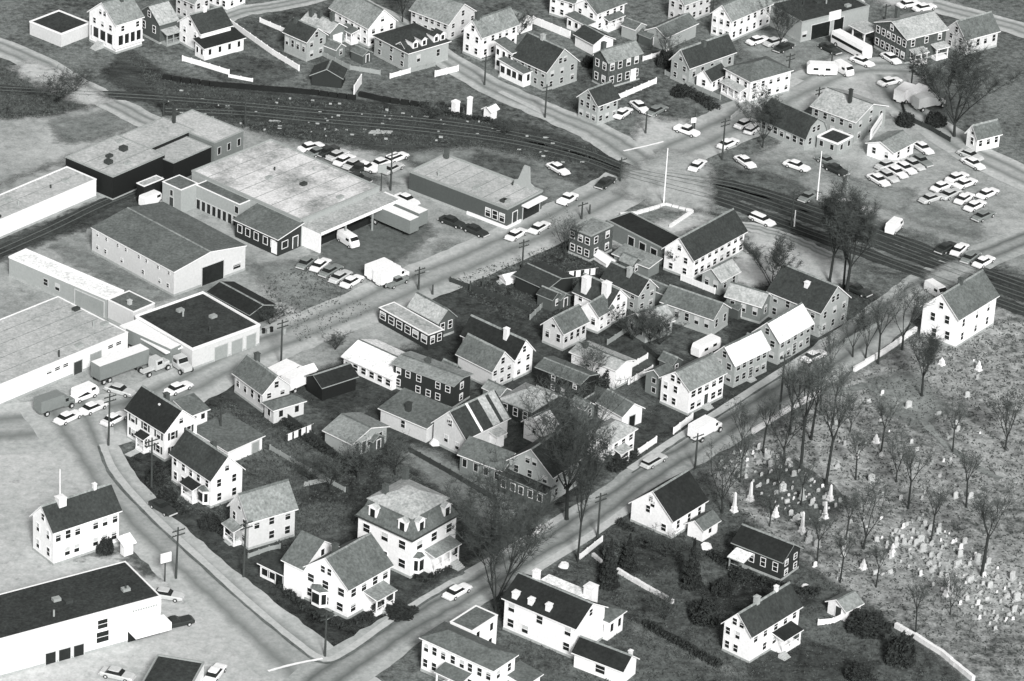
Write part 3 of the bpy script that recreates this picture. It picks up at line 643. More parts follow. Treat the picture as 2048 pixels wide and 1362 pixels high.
        b = MB(); b.face([(.96, -.88, 2.42), (1.26, -.9, 1.7), (1.26, .9, 1.7), (.96, .88, 2.42)]); b.box(-.3, -1.07, 1.6, .7, -1.05, 2.2); b.box(-.3, 1.05, 1.6, .7, 1.07, 2.2); out['window'] = b.mesh('window', ['glass']); wb = (-2.2, 1.9)
    elif style == 'bus':
        loft(b, [(-5.2, 1.1, .45, 1.8, 2.7), (-5.0, 1.22, .4, 1.9, 2.95), (4.9, 1.22, .4, 1.9, 2.95), (5.2, 1.1, .45, 1.7, 2.6)]); out['body'] = b.mesh('body', [col]); b = MB()
        b.box(-4.8, -1.225, 1.55, 4.7, -1.2, 2.2); b.box(-4.8, 1.2, 1.55, 4.7, 1.225, 2.2); out['window'] = b.mesh('window', ['glass']); wb = (-3.4, 3.4)
    elif style == 'camper':
        loft(b, [(-3, .95, .5, 1.4, 2.1), (-2.5, 1.1, .4, 1.5, 2.5), (2.5, 1.1, .4, 1.5, 2.5), (3, .95, .5, 1.4, 2.1)]); out['body'] = b.mesh('body', [col]); b = MB(); b.box(-1.8, -1.115, 1.3, -.8, -1.09, 1.8); b.box(.6, -1.115, 1.3, 1.6, -1.09, 1.8); out['window'] = b.mesh('window', ['glass']); wb = (-.5, .5)
    return out, wb
def vehicle(style, col, x, y, rz, label, cat, name='parked_car', group=None):
    parts, wb = cached(('car', style, col), lambda: car_parts(style, col)); o = link(name, None, None, (x, y, .14), rz); tag(o, label, cat, group)
    for k, me in parts.items(): link(me.name.split('.')[0], me, o)
    big = style in ('boxtruck', 'trailer', 'tractor', 'bus'); r = .5 if big else .34; w = 1.12 if big else .86
    def wh():
        b = MB(); n = 10
        ring = [(math.cos(6.2832 * k / n) * r, math.sin(6.2832 * k / n) * r) for k in range(n)]
        for k in range(n): p, q = ring[k], ring[(k + 1) % n]; b.face([(p[0], -.12, p[1]), (q[0], -.12, q[1]), (q[0], .12, q[1]), (p[0], .12, p[1])])
        b.face([(p[0], -.12, p[1]) for p in ring]); b.face([(p[0], .12, p[1]) for p in ring])
        b.box(-r * .45, -.135, -r * .45, r * .45, .135, r * .45, 1); return b.mesh('wheel', ['rubber', 'chrome'])
    me = cached(('wheel', r), wh)
    for wx in wb:
        for wy in (-w, w): link('wheel', me, o, (wx, wy, r))
    return o

# ------------------------------------------------------------------ the place (metres; x east, y away from the camera)
bm0 = MB(); bm0.face([(-3000,-1200,0),(3000,-1200,0),(3000,5000,0),(-3000,5000,0)]); tag(link('ground', bm0.mesh('ground', ['ground'], fix=False)), kind='structure')
patch('meadow',[(-110.89, 108.72), (-96.99, 107.11), (-85.62, 97.92), (-80.72, 89.17), (-87.76, 80.73), (-105.69, 74.04)],'grass',0.022,0.60)
patch('field',[(-105.85, 75.15), (-87.88, 81.63), (-79.65, 88.16), (-68.0, 81.74), (-84.37, 61.46), (-100.88, 41.99)],'gravel',0.024,0.60)
patch('rail_yard',[(-79.31, 114.68), (-69.22, 102.73), (-51.33, 97.7), (-31.93, 96.27), (-14.48, 93.63), (0.99, 89.35), (13.49, 80.86), (20.6, 70.7), (16.9, 62.98), (7.0, 73.22), (-9.13, 78.32), (-23.03, 73.44), (-38.25, 76.44), (-48.75, 78.11), (-53.66, 80.37), (-68.42, 85.83), (-82.58, 100.76)],'cinder',0.026,1.20)
patch('works_yard',[(-68.28, 84.46), (-53.72, 81.04), (-45.74, 75.83), (-38.13, 74.66), (-23.9, 72.2), (-19.97, 68.32), (-0.64, 43.22), (6.52, 47.31), (-11.72, 26.51), (-24.76, 7.3), (-35.86, -6.27), (-42.88, -3.49), (-53.17, -20.21), (-62.21, -36.12), (-74.41, -42.7), (-85.74, -58.84), (-100.88, 41.99), (-84.37, 61.46)],'gravel',0.028,0.80)
patch('field_grass',[(-23.03, 73.44), (-9.13, 78.32), (7.0, 73.22), (16.9, 62.98), (14.61, 59.0), (5.59, 48.23), (3.51, 60.69), (-13.12, 71.94), (-19.91, 67.23)],'gravel_mid',0.030,0.80)
patch('rough_lot',[(-44.61, 17.21), (-38.18, 24.97), (-26.88, 13.72), (-23.1, 8.47), (-35.92, -5.36), (-40.92, -1.38)],'gravel_rough',0.032,1.00)
patch('truck_court',[(-36.35, 30.22), (-30.31, 40.22), (-18.92, 46.97), (-15.03, 41.26), (-18.22, 32.66), (-23.92, 22.9), (-28.98, 19.28)],'asphalt_dark',0.034,1.20)
patch('siding_yard',[(-97.87, 21.94), (-84.59, 34.88), (-77.65, 44.15), (-68.96, 47.45), (-65.89, 44.29), (-76.42, 33.94), (-83.54, 26.88), (-96.13, 10.38)],'cinder',0.036,0.80)
patch('lane_yard',[(-75.21, 23.99), (-58.68, 9.16), (-64.18, 4.05), (-68.33, 10.19), (-83.41, 25.89)],'gravel_mid',0.038,0.50)
patch('block_lawn',[(-60.53, -50.93), (-55.94, -33.63), (-46.06, -15.74), (-38.91, -10.68), (-27.84, 1.25), (-17.26, 13.06), (0.7, 26.18), (9.32, 42.5), (26.49, 42.77), (40.0, 40.49), (54.01, 30.28), (64.34, 23.77), (62.16, 15.76), (40.4, -14.64), (27.66, -30.13), (9.15, -55.47), (-8.83, -80.7), (-21.31, -101.64), (-25.64, -103.52), (-42.22, -84.55), (-52.23, -69.05)],'grass_dark',0.040,0.80)
patch('side_lawn',[(-59.62, -48.36), (-47.5, -27.4), (-37.68, -36.49), (-29.93, -42.26), (-18.49, -44.18), (-10.0, -53.75), (-23.3, -70.28), (-32.33, -74.39), (-43.89, -66.51), (-54.77, -59.92)],'grass',0.042,0.80)
patch('dirt_drive',[(-18.23, -41.66), (-14.7, -39.22), (-10.57, -40.72), (-3.82, -48.15), (3.61, -56.13), (2.97, -62.53), (-0.9, -64.54), (-8.32, -55.96)],'gravel_mid',0.044,0.50)
patch('vacant_lot',[(-39.01, -9.42), (-27.95, 3.11), (-20.42, 6.92), (-14.74, -3.56), (-27.14, -9.72), (-31.86, -14.83), (-37.68, -15.57)],'gravel',0.046,0.80)
patch('pale_forecourt',[(41.06, 46.8), (44.37, 51.42), (51.07, 47.12), (59.68, 37.04), (58.4, 28.88), (48.65, 29.57), (41.43, 25.65), (36.16, 27.91)],'pale_lot',0.048,0.70)
patch('back_court',[(13.83, 43.11), (26.55, 51.09), (33.02, 56.2), (36.62, 52.47), (26.49, 42.77), (21.96, 34.01)],'pale_lot',0.050,0.50)
patch('cemetery_grass',[(31.59, -43.05), (43.41, -26.48), (57.61, -6.21), (71.55, 12.22), (99.1, 36.26), (85.26, -107.09), (74.32, -105.57), (61.33, -87.65), (49.74, -73.95), (39.22, -61.38)],'grass_pale',0.052,0.80)
patch('garden_lawn',[(-0.55, -87.85), (12.52, -70.68), (20.28, -55.74), (32.4, -42.96), (40.84, -59.62), (51.3, -73.77), (62.06, -88.0), (74.84, -108.23), (-1.46, -116.57), (-6.47, -100.68)],'grass',0.054,0.80)
patch('garden_grass',[(14.89, -74.21), (31.11, -76.84), (35.51, -87.39), (26.34, -95.59), (19.57, -89.2)],'grass',0.056,0.60)
patch('garden_path',[(18.08, -86.42), (22.34, -91.49), (27.88, -95.08), (36.73, -101.56), (36.66, -104.51), (26.53, -96.9), (21.23, -93.31)],'gravel_mid',0.058,0.30)
patch('car_lot',[(51.91, 96.66), (68.82, 106.16), (77.06, 97.94), (102.79, 74.46), (98.71, 32.22), (84.23, 43.37), (69.64, 53.81), (51.69, 64.12), (37.95, 73.13), (45.77, 84.3)],'gravel',0.060,0.80)
patch('car_lot_grass',[(66.59, 65.1), (75.02, 66.27), (84.54, 56.9), (84.05, 50.55), (73.4, 55.38)],'gravel_mid',0.062,0.80)
patch('rail_corridor',[(20.13, 73.95), (27.62, 71.69), (37.01, 73.0), (51.69, 64.12), (69.55, 52.34), (98.52, 30.22), (97.57, 20.36), (83.21, 30.18), (71.84, 30.66), (54.47, 41.41), (43.88, 50.31), (35.74, 54.45), (28.47, 61.99)],'cinder_pale',0.064,0.80)
patch('verge',[(36.13, 76.2), (48.31, 74.58), (53.64, 66.56), (47.92, 62.53), (36.8, 62.07)],'grass',0.066,0.60)
patch('square',[(23.0, 98.35), (26.84, 95.39), (35.52, 96.64), (40.33, 96.17), (33.33, 78.04), (24.81, 70.19), (19.18, 78.29), (21.06, 88.77)],'pale_lot',0.068,0.60)
patch('square_upper',[(52.03, 128.06), (62.26, 133.35), (76.07, 129.13), (78.3, 117.14), (68.56, 101.4), (63.16, 110.11), (53.4, 111.09)],'pale_lot',0.070,0.60)
patch('upper_court',[(42.36, 141.86), (50.55, 144.39), (64.34, 134.93), (57.95, 126.44), (49.78, 120.29), (42.06, 129.08)],'gravel_mid',0.072,0.60)
patch('upper_lot',[(71.25, 170.19), (82.51, 166.49), (96.18, 155.24), (95.75, 149.93), (84.03, 158.15), (71.71, 159.46)],'pale_lot',0.074,0.60)
patch('yard_grass',[(-62.65, 125.97), (-46.66, 138.68), (-35.84, 127.48), (-40.73, 111.8), (-52.97, 117.38)],'grass',0.076,0.60)
patch('yard_grass',[(-66.1, 110.49), (-57.73, 115.43), (-48.49, 110.65), (-44.25, 106.41), (-51.56, 100.53), (-59.42, 101.77)],'grass',0.078,0.60)
patch('yard_grass',[(4.45, 108.74), (11.22, 114.6), (25.98, 114.33), (18.13, 108.34), (9.53, 94.06)],'grass',0.080,0.60)
patch('forecourt',[(-88.16, -42.71), (-72.23, -40.75), (-65.07, -53.11), (-58.92, -65.16), (-51.36, -77.38), (-43.18, -90.54), (-31.47, -104.87), (-21.67, -118.77), (-75.86, -124.69)],'pale_lot',0.082,0.50)
patch('front_lawn',[(-60.92, -50.98), (-58.39, -44.9), (-54.38, -48.55), (-52.53, -54.84), (-55.63, -59.23), (-58.81, -55.6)],'grass_dark',0.084,0.40)
patch('front_lawn',[(-69.19, -82.47), (-58.38, -76.68), (-53.89, -75.39), (-49.84, -80.97), (-49.16, -83.87), (-53.52, -85.86), (-58.12, -78.92)],'grass',0.086,0.40)
patch('front_lawn',[(-33.68, -86.52), (-29.42, -92.59), (-21.71, -95.31), (-16.73, -90.42), (-18.64, -96.39), (-23.48, -102.58), (-25.69, -102.83), (-32.47, -92.22)],'grass_dark',0.088,0.30)
patch('oil_stain',[(-13.96, 37.3), (-6.66, 34.21), (-3.22, 38.75), (-8.3, 29.96), (-14.4, 27.15)],'gravel_mid',0.090,1.00)
patch('worn_ground',[(-39.83, 72.18), (-31.98, 66.63), (-22.29, 59.26), (-25.93, 58.33), (-33.61, 63.11), (-40.51, 68.74)],'gravel_mid',0.092,1.00)
patch('worn_ground',[(-46.84, 22.82), (-38.26, 25.95), (-32.46, 18.82), (-26.77, 11.81), (-33.13, 3.38), (-40.54, 10.01)],'gravel_mid',0.094,1.50)
patch('worn_ground',[(56.01, 79.0), (65.06, 71.41), (74.36, 70.52), (69.95, 59.14), (60.98, 64.33)],'gravel_mid',0.096,1.50)
patch('worn_ground',[(45.64, 79.78), (53.98, 75.37), (50.09, 71.52), (42.68, 74.9)],'gravel_mid',0.098,1.20)
patch('weedy_patch',[(4.08, 78.4), (12.63, 72.9), (16.41, 66.83), (12.74, 61.97), (6.16, 67.58)],'grass',0.100,1.20)
patch('weedy_patch',[(-9.07, 76.53), (1.41, 71.32), (-2.07, 62.08), (-9.76, 69.75)],'grass',0.102,1.20)
patch('worn_ground',[(-89.39, 78.66), (-78.64, 83.66), (-72.66, 81.07), (-79.05, 71.08), (-86.12, 67.84)],'gravel_mid',0.104,1.50)
patch('worn_ground',[(59.28, -6.9), (68.92, -2.05), (73.94, -15.75), (68.42, -23.4), (62.11, -17.22)],'gravel_mid',0.106,2.00)
patch('weedy_patch',[(38.04, -43.92), (48.02, -36.09), (55.61, -48.32), (50.37, -58.5), (42.57, -54.68)],'grass',0.108,2.00)
patch('bare_soil',[(-20.14, -43.55), (-29.25, -52.03), (-31.94, -58.78), (-23.99, -59.42), (-19.64, -52.49)],'grass_dark',0.110,2.00)
patch('bare_soil',[(14.05, -67.44), (25.79, -64.51), (32.79, -68.32), (23.4, -75.48), (15.67, -74.87)],'grass_dark',0.112,0.60)
patch('bare_soil',[(29.54, -79.26), (37.35, -73.87), (49.49, -79.94), (43.19, -85.06), (34.05, -84.64)],'grass_dark',0.114,0.60)
patch('garden_bed',[(38.24, -99.89), (47.5, -91.79), (57.74, -97.72), (52.77, -107.93), (39.46, -109.39)],'grass_dark',0.116,0.60)
patch('worn_ground',[(9.54, 27.35), (19.28, 33.65), (26.39, 26.62), (23.68, 10.76), (15.0, 9.63)],'grass',0.118,0.60)
patch('worn_ground',[(26.29, 11.1), (36.74, 12.46), (39.14, 3.36), (30.46, -3.29), (22.79, -0.59)],'grass',0.120,0.60)
patch('worn_ground',[(-11.96, -8.69), (-1.51, -18.13), (7.0, -25.82), (-0.32, -30.17), (-9.69, -22.67)],'grass',0.122,0.60)
patch('worn_ground',[(-38.23, -19.21), (-29.13, -30.3), (-21.25, -24.12), (-25.92, -41.76), (-35.39, -34.5)],'grass',0.124,0.60)
patch('worn_ground',[(6.83, -17.08), (15.18, -12.47), (26.09, -18.2), (19.44, -32.85), (11.2, -30.46)],'grass',0.126,0.60)
ribbon('street',[(-113.32, 118.31), (-96.83, 105.92), (-87.84, 96.4), (-78.1, 87.22), (-67.48, 76.79), (-60.16, 69.3)],[6.5, 7, 6.5, 6, 6, 5],'road',0.128,None,0.25,0.00)
ribbon('street',[(-88.71, -44.46), (-77.13, -40.51), (-67.74, -37.66), (-60.26, -31.59), (-51.47, -20.53), (-39.33, -5.25), (-26.56, 8.4), (-15.87, 20.63), (-3.11, 35.1), (8.31, 49.23), (19.21, 64.17), (27.68, 79.04), (37.36, 91.8), (44.31, 100.72), (53.51, 114.0), (65.89, 125.63), (78.93, 127.06)],[16, 17, 18, 13, 11, 11, 12, 12, 12, 12, 12, 13, 14, 12, 10, 10],'road',0.130,None,0.25,0.00)
ribbon('street',[(-73.52, -30.66), (-68.03, -45.25), (-62.63, -56.86), (-55.31, -69.41), (-47.11, -81.4), (-38.38, -93.61), (-29.16, -106.01), (-21.85, -116.12)],[16, 11, 10, 10, 11, 12, 14, 16],'road',0.132,None,0.25,0.00)
ribbon('street',[(-30.19, -121.03), (-22.33, -108.7), (-14.16, -96.17), (-4.86, -84.39), (4.77, -71.89), (14.74, -57.98), (24.31, -43.11), (34.26, -29.32), (46.36, -12.47), (57.23, 3.82), (66.76, 19.82), (74.67, 33.02), (87.41, 46.87), (101.32, 59.18)],[11, 10, 8.5, 8, 8, 8, 8, 8.5, 9, 10, 9, 8, 8, 8],'road_old',0.134,None,0.25,0.00)
ribbon('street',[(-36.98, 145.41), (-26.18, 133.54), (-17.53, 119.69), (-6.71, 105.91), (3.72, 96.27), (13.43, 87.68), (21.07, 77.43), (24.81, 71.29)],[6, 6, 6.5, 7, 7, 8, 9, 10],'road',0.136,None,0.25,0.00)
ribbon('street',[(70.75, 123.38), (72.89, 109.13), (78.19, 100.44), (86.82, 86.71), (102.37, 70.04)],[9, 8, 8, 9, 9],'road',0.138,None,0.25,0.00)
ribbon('street',[(-67.19, 121.5), (-59.44, 134.65), (-50.82, 140.13), (-41.22, 147.93), (-31.68, 159.61)],[5, 5, 5, 5],'road',0.140,None,0.25,0.00)
ribbon('street',[(82.16, 161.06), (95.03, 153.75), (109.53, 144.25)],[7, 7],'road',0.142,None,0.25,0.00)
ribbon('alley',[(36.58, 50.36), (42.05, 50.06), (49.22, 46.25), (56.2, 39.61)],[4, 3.5, 3],'road',0.144,None,0.25,0.00)
ribbon('sidewalk',[(-64.85, -44.86), (-61.62, -53.99), (-54.49, -66.2), (-45.84, -78.7), (-37.09, -91.01), (-29.55, -100.88), (-25.15, -105.28), (-21.96, -103.11), (-14.41, -91.32), (-6.89, -81.22)],[1.25],'sidewalk',0.020,None,0.03,0.13)
ribbon('sidewalk',[(-4.7, -78.28), (3.87, -67.09), (10.0, -58.55)],[1.4],'sidewalk',0.020,None,0.03,0.13)
ribbon('sidewalk',[(20.27, -42.78), (25.99, -34.24), (35.24, -20.91), (45.73, -5.9), (54.77, 6.67)],[1.5],'sidewalk',0.020,None,0.03,0.13)
ribbon('sidewalk',[(-5.19, 103.97), (3.75, 94.86)],[1.2],'sidewalk',0.020,None,0.03,0.13)
ribbon('sidewalk',[(41.4, 100.77), (49.53, 112.45), (53.67, 118.41)],[1.8],'sidewalk',0.020,None,0.03,0.13)
ribbon('sidewalk',[(3.4, -79.29), (9.42, -71.05), (14.79, -63.63), (20.28, -54.94)],[1.4],'sidewalk',0.020,None,0.03,0.13)
ribbon('gutter',[(-65.5, -45.44), (-62.33, -54.73), (-55.12, -66.9), (-46.47, -79.37), (-37.72, -91.66), (-30.1, -101.5), (-25.44, -106.42), (-21.59, -104.19), (-13.92, -92.13), (-6.48, -81.92)],[0.5],'asphalt_dark',0.158,None,0.10,0.00)
ribbon('gutter',[(20.59, -44.06), (26.47, -35.19), (35.73, -21.9), (46.2, -6.93)],[0.45],'asphalt_dark',0.160,None,0.10,0.00)
ribbon('front_path',[(-60.48, -47.99), (-59.08, -46.17), (-58.03, -44.8)],[1.3],'sidewalk',0.060,None,0.03,0.03)
ribbon('cemetery_path',[(54.35, -12.89), (60.85, -9.4), (67.91, -18.25), (72.97, -29.68), (80.47, -38.8)],[2, 1.6, 1.4],'gravel_mid',0.164,None,0.40,0.00)
ribbon('cemetery_path',[(44.85, -33.11), (52.66, -42.16), (60.11, -54.19), (68.99, -64.1), (77.64, -73.74)],[1.4, 1.4],'grass_pale',0.166,None,0.40,0.00)
ribbon('crosswalk_line',[(-32.84, -109.69), (-28.91, -107.22), (-25.12, -105.36)],[0.5],'trim_white',0.168,None,0.05,0.00)
ribbon('crosswalk_line',[(18.9, 79.75), (22.68, 82.26), (26.48, 85.07)],[0.5],'trim_white',0.170,None,0.05,0.00)
track([(-108.24, 91.03), (-81.46, 91.41), (-60.34, 90.96), (-39.16, 89.37), (-19.03, 88.1), (-2.7, 84.69), (10.68, 78.66), (20.13, 71.74), (29.46, 68.21), (40.54, 63.66), (54.98, 53.92), (69.03, 43.37), (83.42, 32.98), (97.85, 23.29)],'dark railway line running past the far houses and across the street',0.060)
track([(-68.42, 85.83), (-54.2, 86.5), (-38.87, 85.24), (-18.82, 83.76), (-2.6, 80.84), (10.72, 75.3), (19.2, 69.41), (27.57, 65.11), (37.69, 60.04), (51.18, 50.26), (66.97, 39.02), (82.99, 27.39), (97.29, 17.45)],'nearer railway line through the cinder yard beside the parked cars',0.060)
track([(26.68, 70.45), (40.62, 66.92), (55.16, 58.17), (69.31, 48.14), (83.75, 37.23), (98.23, 27.24)],'railway line closest to the gravel car lot on the right',0.060)
track([(-96.71, 14.2), (-84.06, 30.86), (-75.7, 42.95), (-68.52, 51.77), (-64.06, 57.33)],'short railway siding between the long pale warehouse and the metal shed',0.060)
patch('level_crossing',[(19.66, 72.78), (26.75, 81.61), (33.36, 79.84), (35.6, 72.8), (35.3, 55.45), (27.49, 54.38), (17.37, 60.46)],'gravel',0.262,0.60)
patch('level_crossing',[(-96.83, 105.92), (-88.28, 99.92), (-78.24, 88.36), (-83.59, 85.26), (-92.11, 92.21), (-99.99, 100.6)],'pale_lot',0.264,0.60)
patch('level_crossing',[(62.6, 15.82), (72.93, 33.78), (78.86, 41.63), (83.18, 39.16), (75.03, 25.17), (66.4, 13.45)],'gravel',0.266,0.60)
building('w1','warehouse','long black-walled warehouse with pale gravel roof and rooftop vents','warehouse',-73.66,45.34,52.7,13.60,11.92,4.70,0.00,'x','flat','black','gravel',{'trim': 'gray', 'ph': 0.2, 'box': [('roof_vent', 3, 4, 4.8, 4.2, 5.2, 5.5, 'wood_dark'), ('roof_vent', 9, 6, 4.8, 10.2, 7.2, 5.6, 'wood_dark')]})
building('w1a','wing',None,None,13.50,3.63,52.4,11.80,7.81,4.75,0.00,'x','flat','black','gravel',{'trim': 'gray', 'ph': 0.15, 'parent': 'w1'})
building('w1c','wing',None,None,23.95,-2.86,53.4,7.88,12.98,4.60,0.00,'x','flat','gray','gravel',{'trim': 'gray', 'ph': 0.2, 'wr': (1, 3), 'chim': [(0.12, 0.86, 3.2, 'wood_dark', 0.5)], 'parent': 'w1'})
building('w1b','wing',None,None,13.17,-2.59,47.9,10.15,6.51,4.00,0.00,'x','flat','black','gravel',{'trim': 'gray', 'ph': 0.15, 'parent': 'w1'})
building('w2','warehouse','low white warehouse with flat pale roof at the left edge beside the siding','warehouse',-93.03,25.27,52.3,26.55,7.46,3.60,0.00,'x','flat','white','gravel',{'ph': 0.2})
building('g1','metal_shed','large pale metal shed with low gray gable roof and black doorway','shed',-58.88,8.84,46.2,16.38,22.20,4.70,1.35,'y','gable','cream','gray',{'eave': 0.15, 'win': [('l', 0.06, 4.1, 0.5, 0.6), ('l', 0.19, 4.1, 0.5, 0.6), ('l', 0.33, 4.1, 0.5, 0.6), ('l', 0.42, 4.1, 0.5, 0.6), ('l', 0.58, 4.1, 0.5, 0.6), ('l', 0.68, 4.1, 0.5, 0.6), ('l', 0.82, 4.1, 0.5, 0.6), ('l', 0.93, 4.1, 0.5, 0.6), ('l', 0.07, 1.6, 0.6, 0.7), ('l', 0.17, 1.6, 0.6, 0.7), ('l', 0.37, 1.6, 0.6, 0.7), ('l', 0.63, 1.6, 0.6, 0.7), ('l', 0.83, 1.6, 0.6, 0.7), ('l', 0.93, 1.6, 0.6, 0.7), ('r', 0.88, 1.5, 1.7, 1.0)], 'gdoor': [('r', 0.39, 0.69, 3.6, 'glass')]})
building('sh1','storage_shed','low dark shed behind the square black-roofed garage','shed',-44.94,-0.64,45.9,5.50,10.52,2.40,0.90,'y','gable','dark','dark',{'wtrim': 'gray'})
building('b1','garage','square garage with black tar roof and three pale overhead doors','garage',-53.11,-17.56,44.6,14.64,15.22,3.70,0.00,'x','flat','cream','tar',{'ph': 0.4, 'gdoor': [('r', 0.33, 0.52, 2.7, 'trim_gray', 3), ('r', 0.58, 0.74, 2.7, 'trim_gray', 3), ('r', 0.8, 0.94, 2.7, 'trim_gray', 3)], 'box': [('canopy', -3.6, 2.5, 3.1, 0, 15, 3.35, 'trim_white'), ('loading_dock', -2.6, 2.6, 0, -0.01, 14.8, 1.1, 'concrete'), ('dock_opening', -0.06, 3, 1.12, -0.004, 14.5, 3.0, 'glass')]})
building('b3','warehouse','long narrow building with bright white roof beside the pale metal shed','warehouse',-69.31,-0.86,53.7,4.17,23.13,3.60,0.00,'x','flat','lgray','white',{'gdoor': [('l', 0.03, 0.32, 3.0, 'trim_gray')], 'win': [('l', 0.5, 2, 1, 1.2), ('l', 0.62, 2, 1, 1.2)]})
building('b4','workshop','small gray-roofed block wedged between the white-roofed building and the garage','workshop',-64.29,-5.28,49.9,4.94,6.31,3.80,0.00,'x','flat','cream','gray',{'wr': (1, 2, 0.9), 'chim': [(0.3, 0.4, 0.8, 'concrete', 0.6)], 'ph': 0.15})
building('b5','warehouse','big white-walled warehouse with gray roof above the parked trucks','warehouse',-84.31,-35.54,48.8,30.21,17.55,3.85,0.00,'x','flat','white','gravel',{'ph': 0.15, 'gdoor': [('r', 0.6, 0.66, 2.4, 'wood_dark'), ('r', 0.72, 0.8, 2.6, 'trim_gray')], 'win': [('r', 0.42, 2.6, 1.1, 0.6), ('r', 0.48, 2.6, 1.1, 0.6), ('r', 0.54, 2.6, 1.1, 0.6), ('r', 0.87, 2.6, 1.1, 0.6), ('r', 0.93, 2.6, 1.1, 0.6)]})
building('m1','warehouse','largest flat-roofed warehouse with mottled pale roof and truck canopy','warehouse',-38.72,31.41,50.1,20.42,27.45,5.00,0.00,'x','flat','lgray','stained',{'ph': 0.35, 'trim': 'gray', 'ptrim': 'gray', 'box': [('canopy', 0.5, -4.6, 3.9, 20.9, 0, 4.15, 'roof_pale'), ('canopy_end_wall', 0.5, -4.4, 0, 0.8, -0.01, 3.88, 'trim_white'), ('loading_dock', 1, -2.2, 0, 20, -0.01, 1.2, 'stone_dark'), ('dock_opening', 1.2, -0.07, 1.22, 19.8, -0.004, 3.7, 'glass'), ('fascia', 0.45, -4.68, 3.6, 20.95, -4.61, 4.2, 'trim_white'), ('post', 7, -4.5, 0, 7.25, -4.25, 3.88, 'trim_gray'), ('post', 14, -4.5, 0, 14.25, -4.25, 3.88, 'trim_gray'), ('post', 20.5, -4.5, 0, 20.75, -4.25, 3.88, 'trim_gray')]})
building('m2b','wing',None,None,-2.62,12.61,46.5,3.82,11.12,4.50,0.00,'x','flat','lgray','gray',{'trim': 'white', 'ph': 0.12, 'gdoor': [('l', 0.05, 0.13, 1.9, 'glass'), ('l', 0.16999999999999998, 0.25, 1.9, 'glass'), ('l', 0.29, 0.37, 1.9, 'glass'), ('l', 0.41, 0.49, 1.9, 'glass'), ('l', 0.53, 0.61, 1.9, 'glass'), ('l', 0.65, 0.73, 1.9, 'glass'), ('l', 0.77, 0.85, 1.9, 'glass'), ('l', 0.89, 0.97, 1.9, 'glass')], 'win': [('l', 0.06, 3.3, 0.9, 1.3)], 'parent': 'm1'})
building('m2a','wing',None,None,-6.44,23.63,51.5,4.24,4.76,4.70,0.00,'x','flat','lgray','gray',{'trim': 'white', 'ph': 0.12, 'win': [('l', 0.5, 3.4, 0.7, 1.1)], 'door': [('l', 0.5, 1.0, 2.2)], 'parent': 'm1'})
building('m2c','wing',None,None,-8.68,30.83,48.7,4.91,1.92,3.60,0.00,'x','flat','black','pale',{'trim': 'white', 'ph': 0.12, 'parent': 'm1'})
building('m3','wing',None,None,-5.83,-0.19,53.2,5.90,10.59,3.40,1.10,'y','shed','dark','gray',{'trim': 'white', 'wl': (1, 5, 1.0), 'door': [('l', 0.08, 1.1, 2.3, 'trim_white'), ('r', 0.75, 1.2, 2.2)], 'win': [('r', 0.3, 1.8, 1.4, 1.3)], 'parent': 'm1'})
building('k1','brick_shop','dark brick flat-roofed shop with stepped parapet and storefront on the corner','shop',-2.20,43.44,53.9,10.46,22.72,3.80,0.00,'x','flat','dgray','gravel',{'trim': 'gray', 'ph': 0.4, 'chim': [(0.9, 0.95, 1.8)], 'win': [('l', 0.05, 1.9, 1.1, 1.6), ('l', 0.12, 1.9, 1.1, 1.6), ('l', 0.19, 1.9, 1.1, 1.6)], 'gdoor': [('r', 0.45, 0.92, 2.9, 'glass')], 'door': [('r', 0.22, 1.3, 2.4)], 'box': [('sill_course', -0.3, 0.0, 0, -0.01, 9, 0.6, 'trim_white'), ('sill_course', -0.3, -0.3, 0, 4, -0.01, 0.6, 'trim_white'), ('awning', 4.2, -1.5, 3.1, 10, -0.02, 3.35, 'trim_white')]})
_b = MB(); _b.prism([(0,3.8),(4.5,3.8),(4.5,4.6),(3.6,5.0),(2.4,8.2),(1.2,8.2),(.9,5.0),(0,4.6)], 10.05, 10.3, 'x'); link('sign_gable', _b.mesh('sign_gable', ['wall_lgray']), BLD['k1'], (-.4,1.5,0))
building('h1','house','tall white house with wraparound dark porch and front stair, top left','house',-80.71,111.25,46.5,6.62,8.11,6.30,3.20,'x','gable','white','lgray',{'chim': [(0.62, 0.42, 1.6)], 'attic': 2, 'win': [('l', 0.2, 5.0, 0.8, 1.1), ('l', 0.5, 5.0, 0.8, 1.1), ('l', 0.8, 5.0, 0.8, 1.1), ('r', 0.25, 5.0, 0.8, 1.1), ('r', 0.82, 5.0, 0.8, 1.1)], 'box': [('porch_opening', -0.06, 0.5, 1.6, -0.004, 7.6, 3.6, 'glass'), ('porch_opening', 0.3, -0.06, 1.6, 6.3, -0.004, 3.6, 'glass'), ('porch_deck', -0.5, -0.5, 1.2, 6.8, -0.01, 1.45, 'trim_white'), ('post', 0.1, -0.3, 1.46, 0.4, -0.07, 3.7, 'trim_white'), ('post', 1.7, -0.3, 1.46, 2.0, -0.07, 3.7, 'trim_white'), ('post', 3.2, -0.3, 1.46, 3.5, -0.07, 3.7, 'trim_white'), ('post', 4.7, -0.3, 1.46, 5.0, -0.07, 3.7, 'trim_white'), ('post', 6.2, -0.3, 1.46, 6.5, -0.07, 3.7, 'trim_white'), ('post', -0.3, 0.5, 1.2, -0.07, 0.8, 3.7, 'trim_white'), ('post', -0.3, 2.6, 1.2, -0.07, 2.9, 3.7, 'trim_white'), ('post', -0.3, 4.7, 1.2, -0.07, 5.0, 3.7, 'trim_white'), ('post', -0.3, 6.8, 1.2, -0.07, 7.1, 3.7, 'trim_white')], 'steps': [('l', 0.55, 7)]})
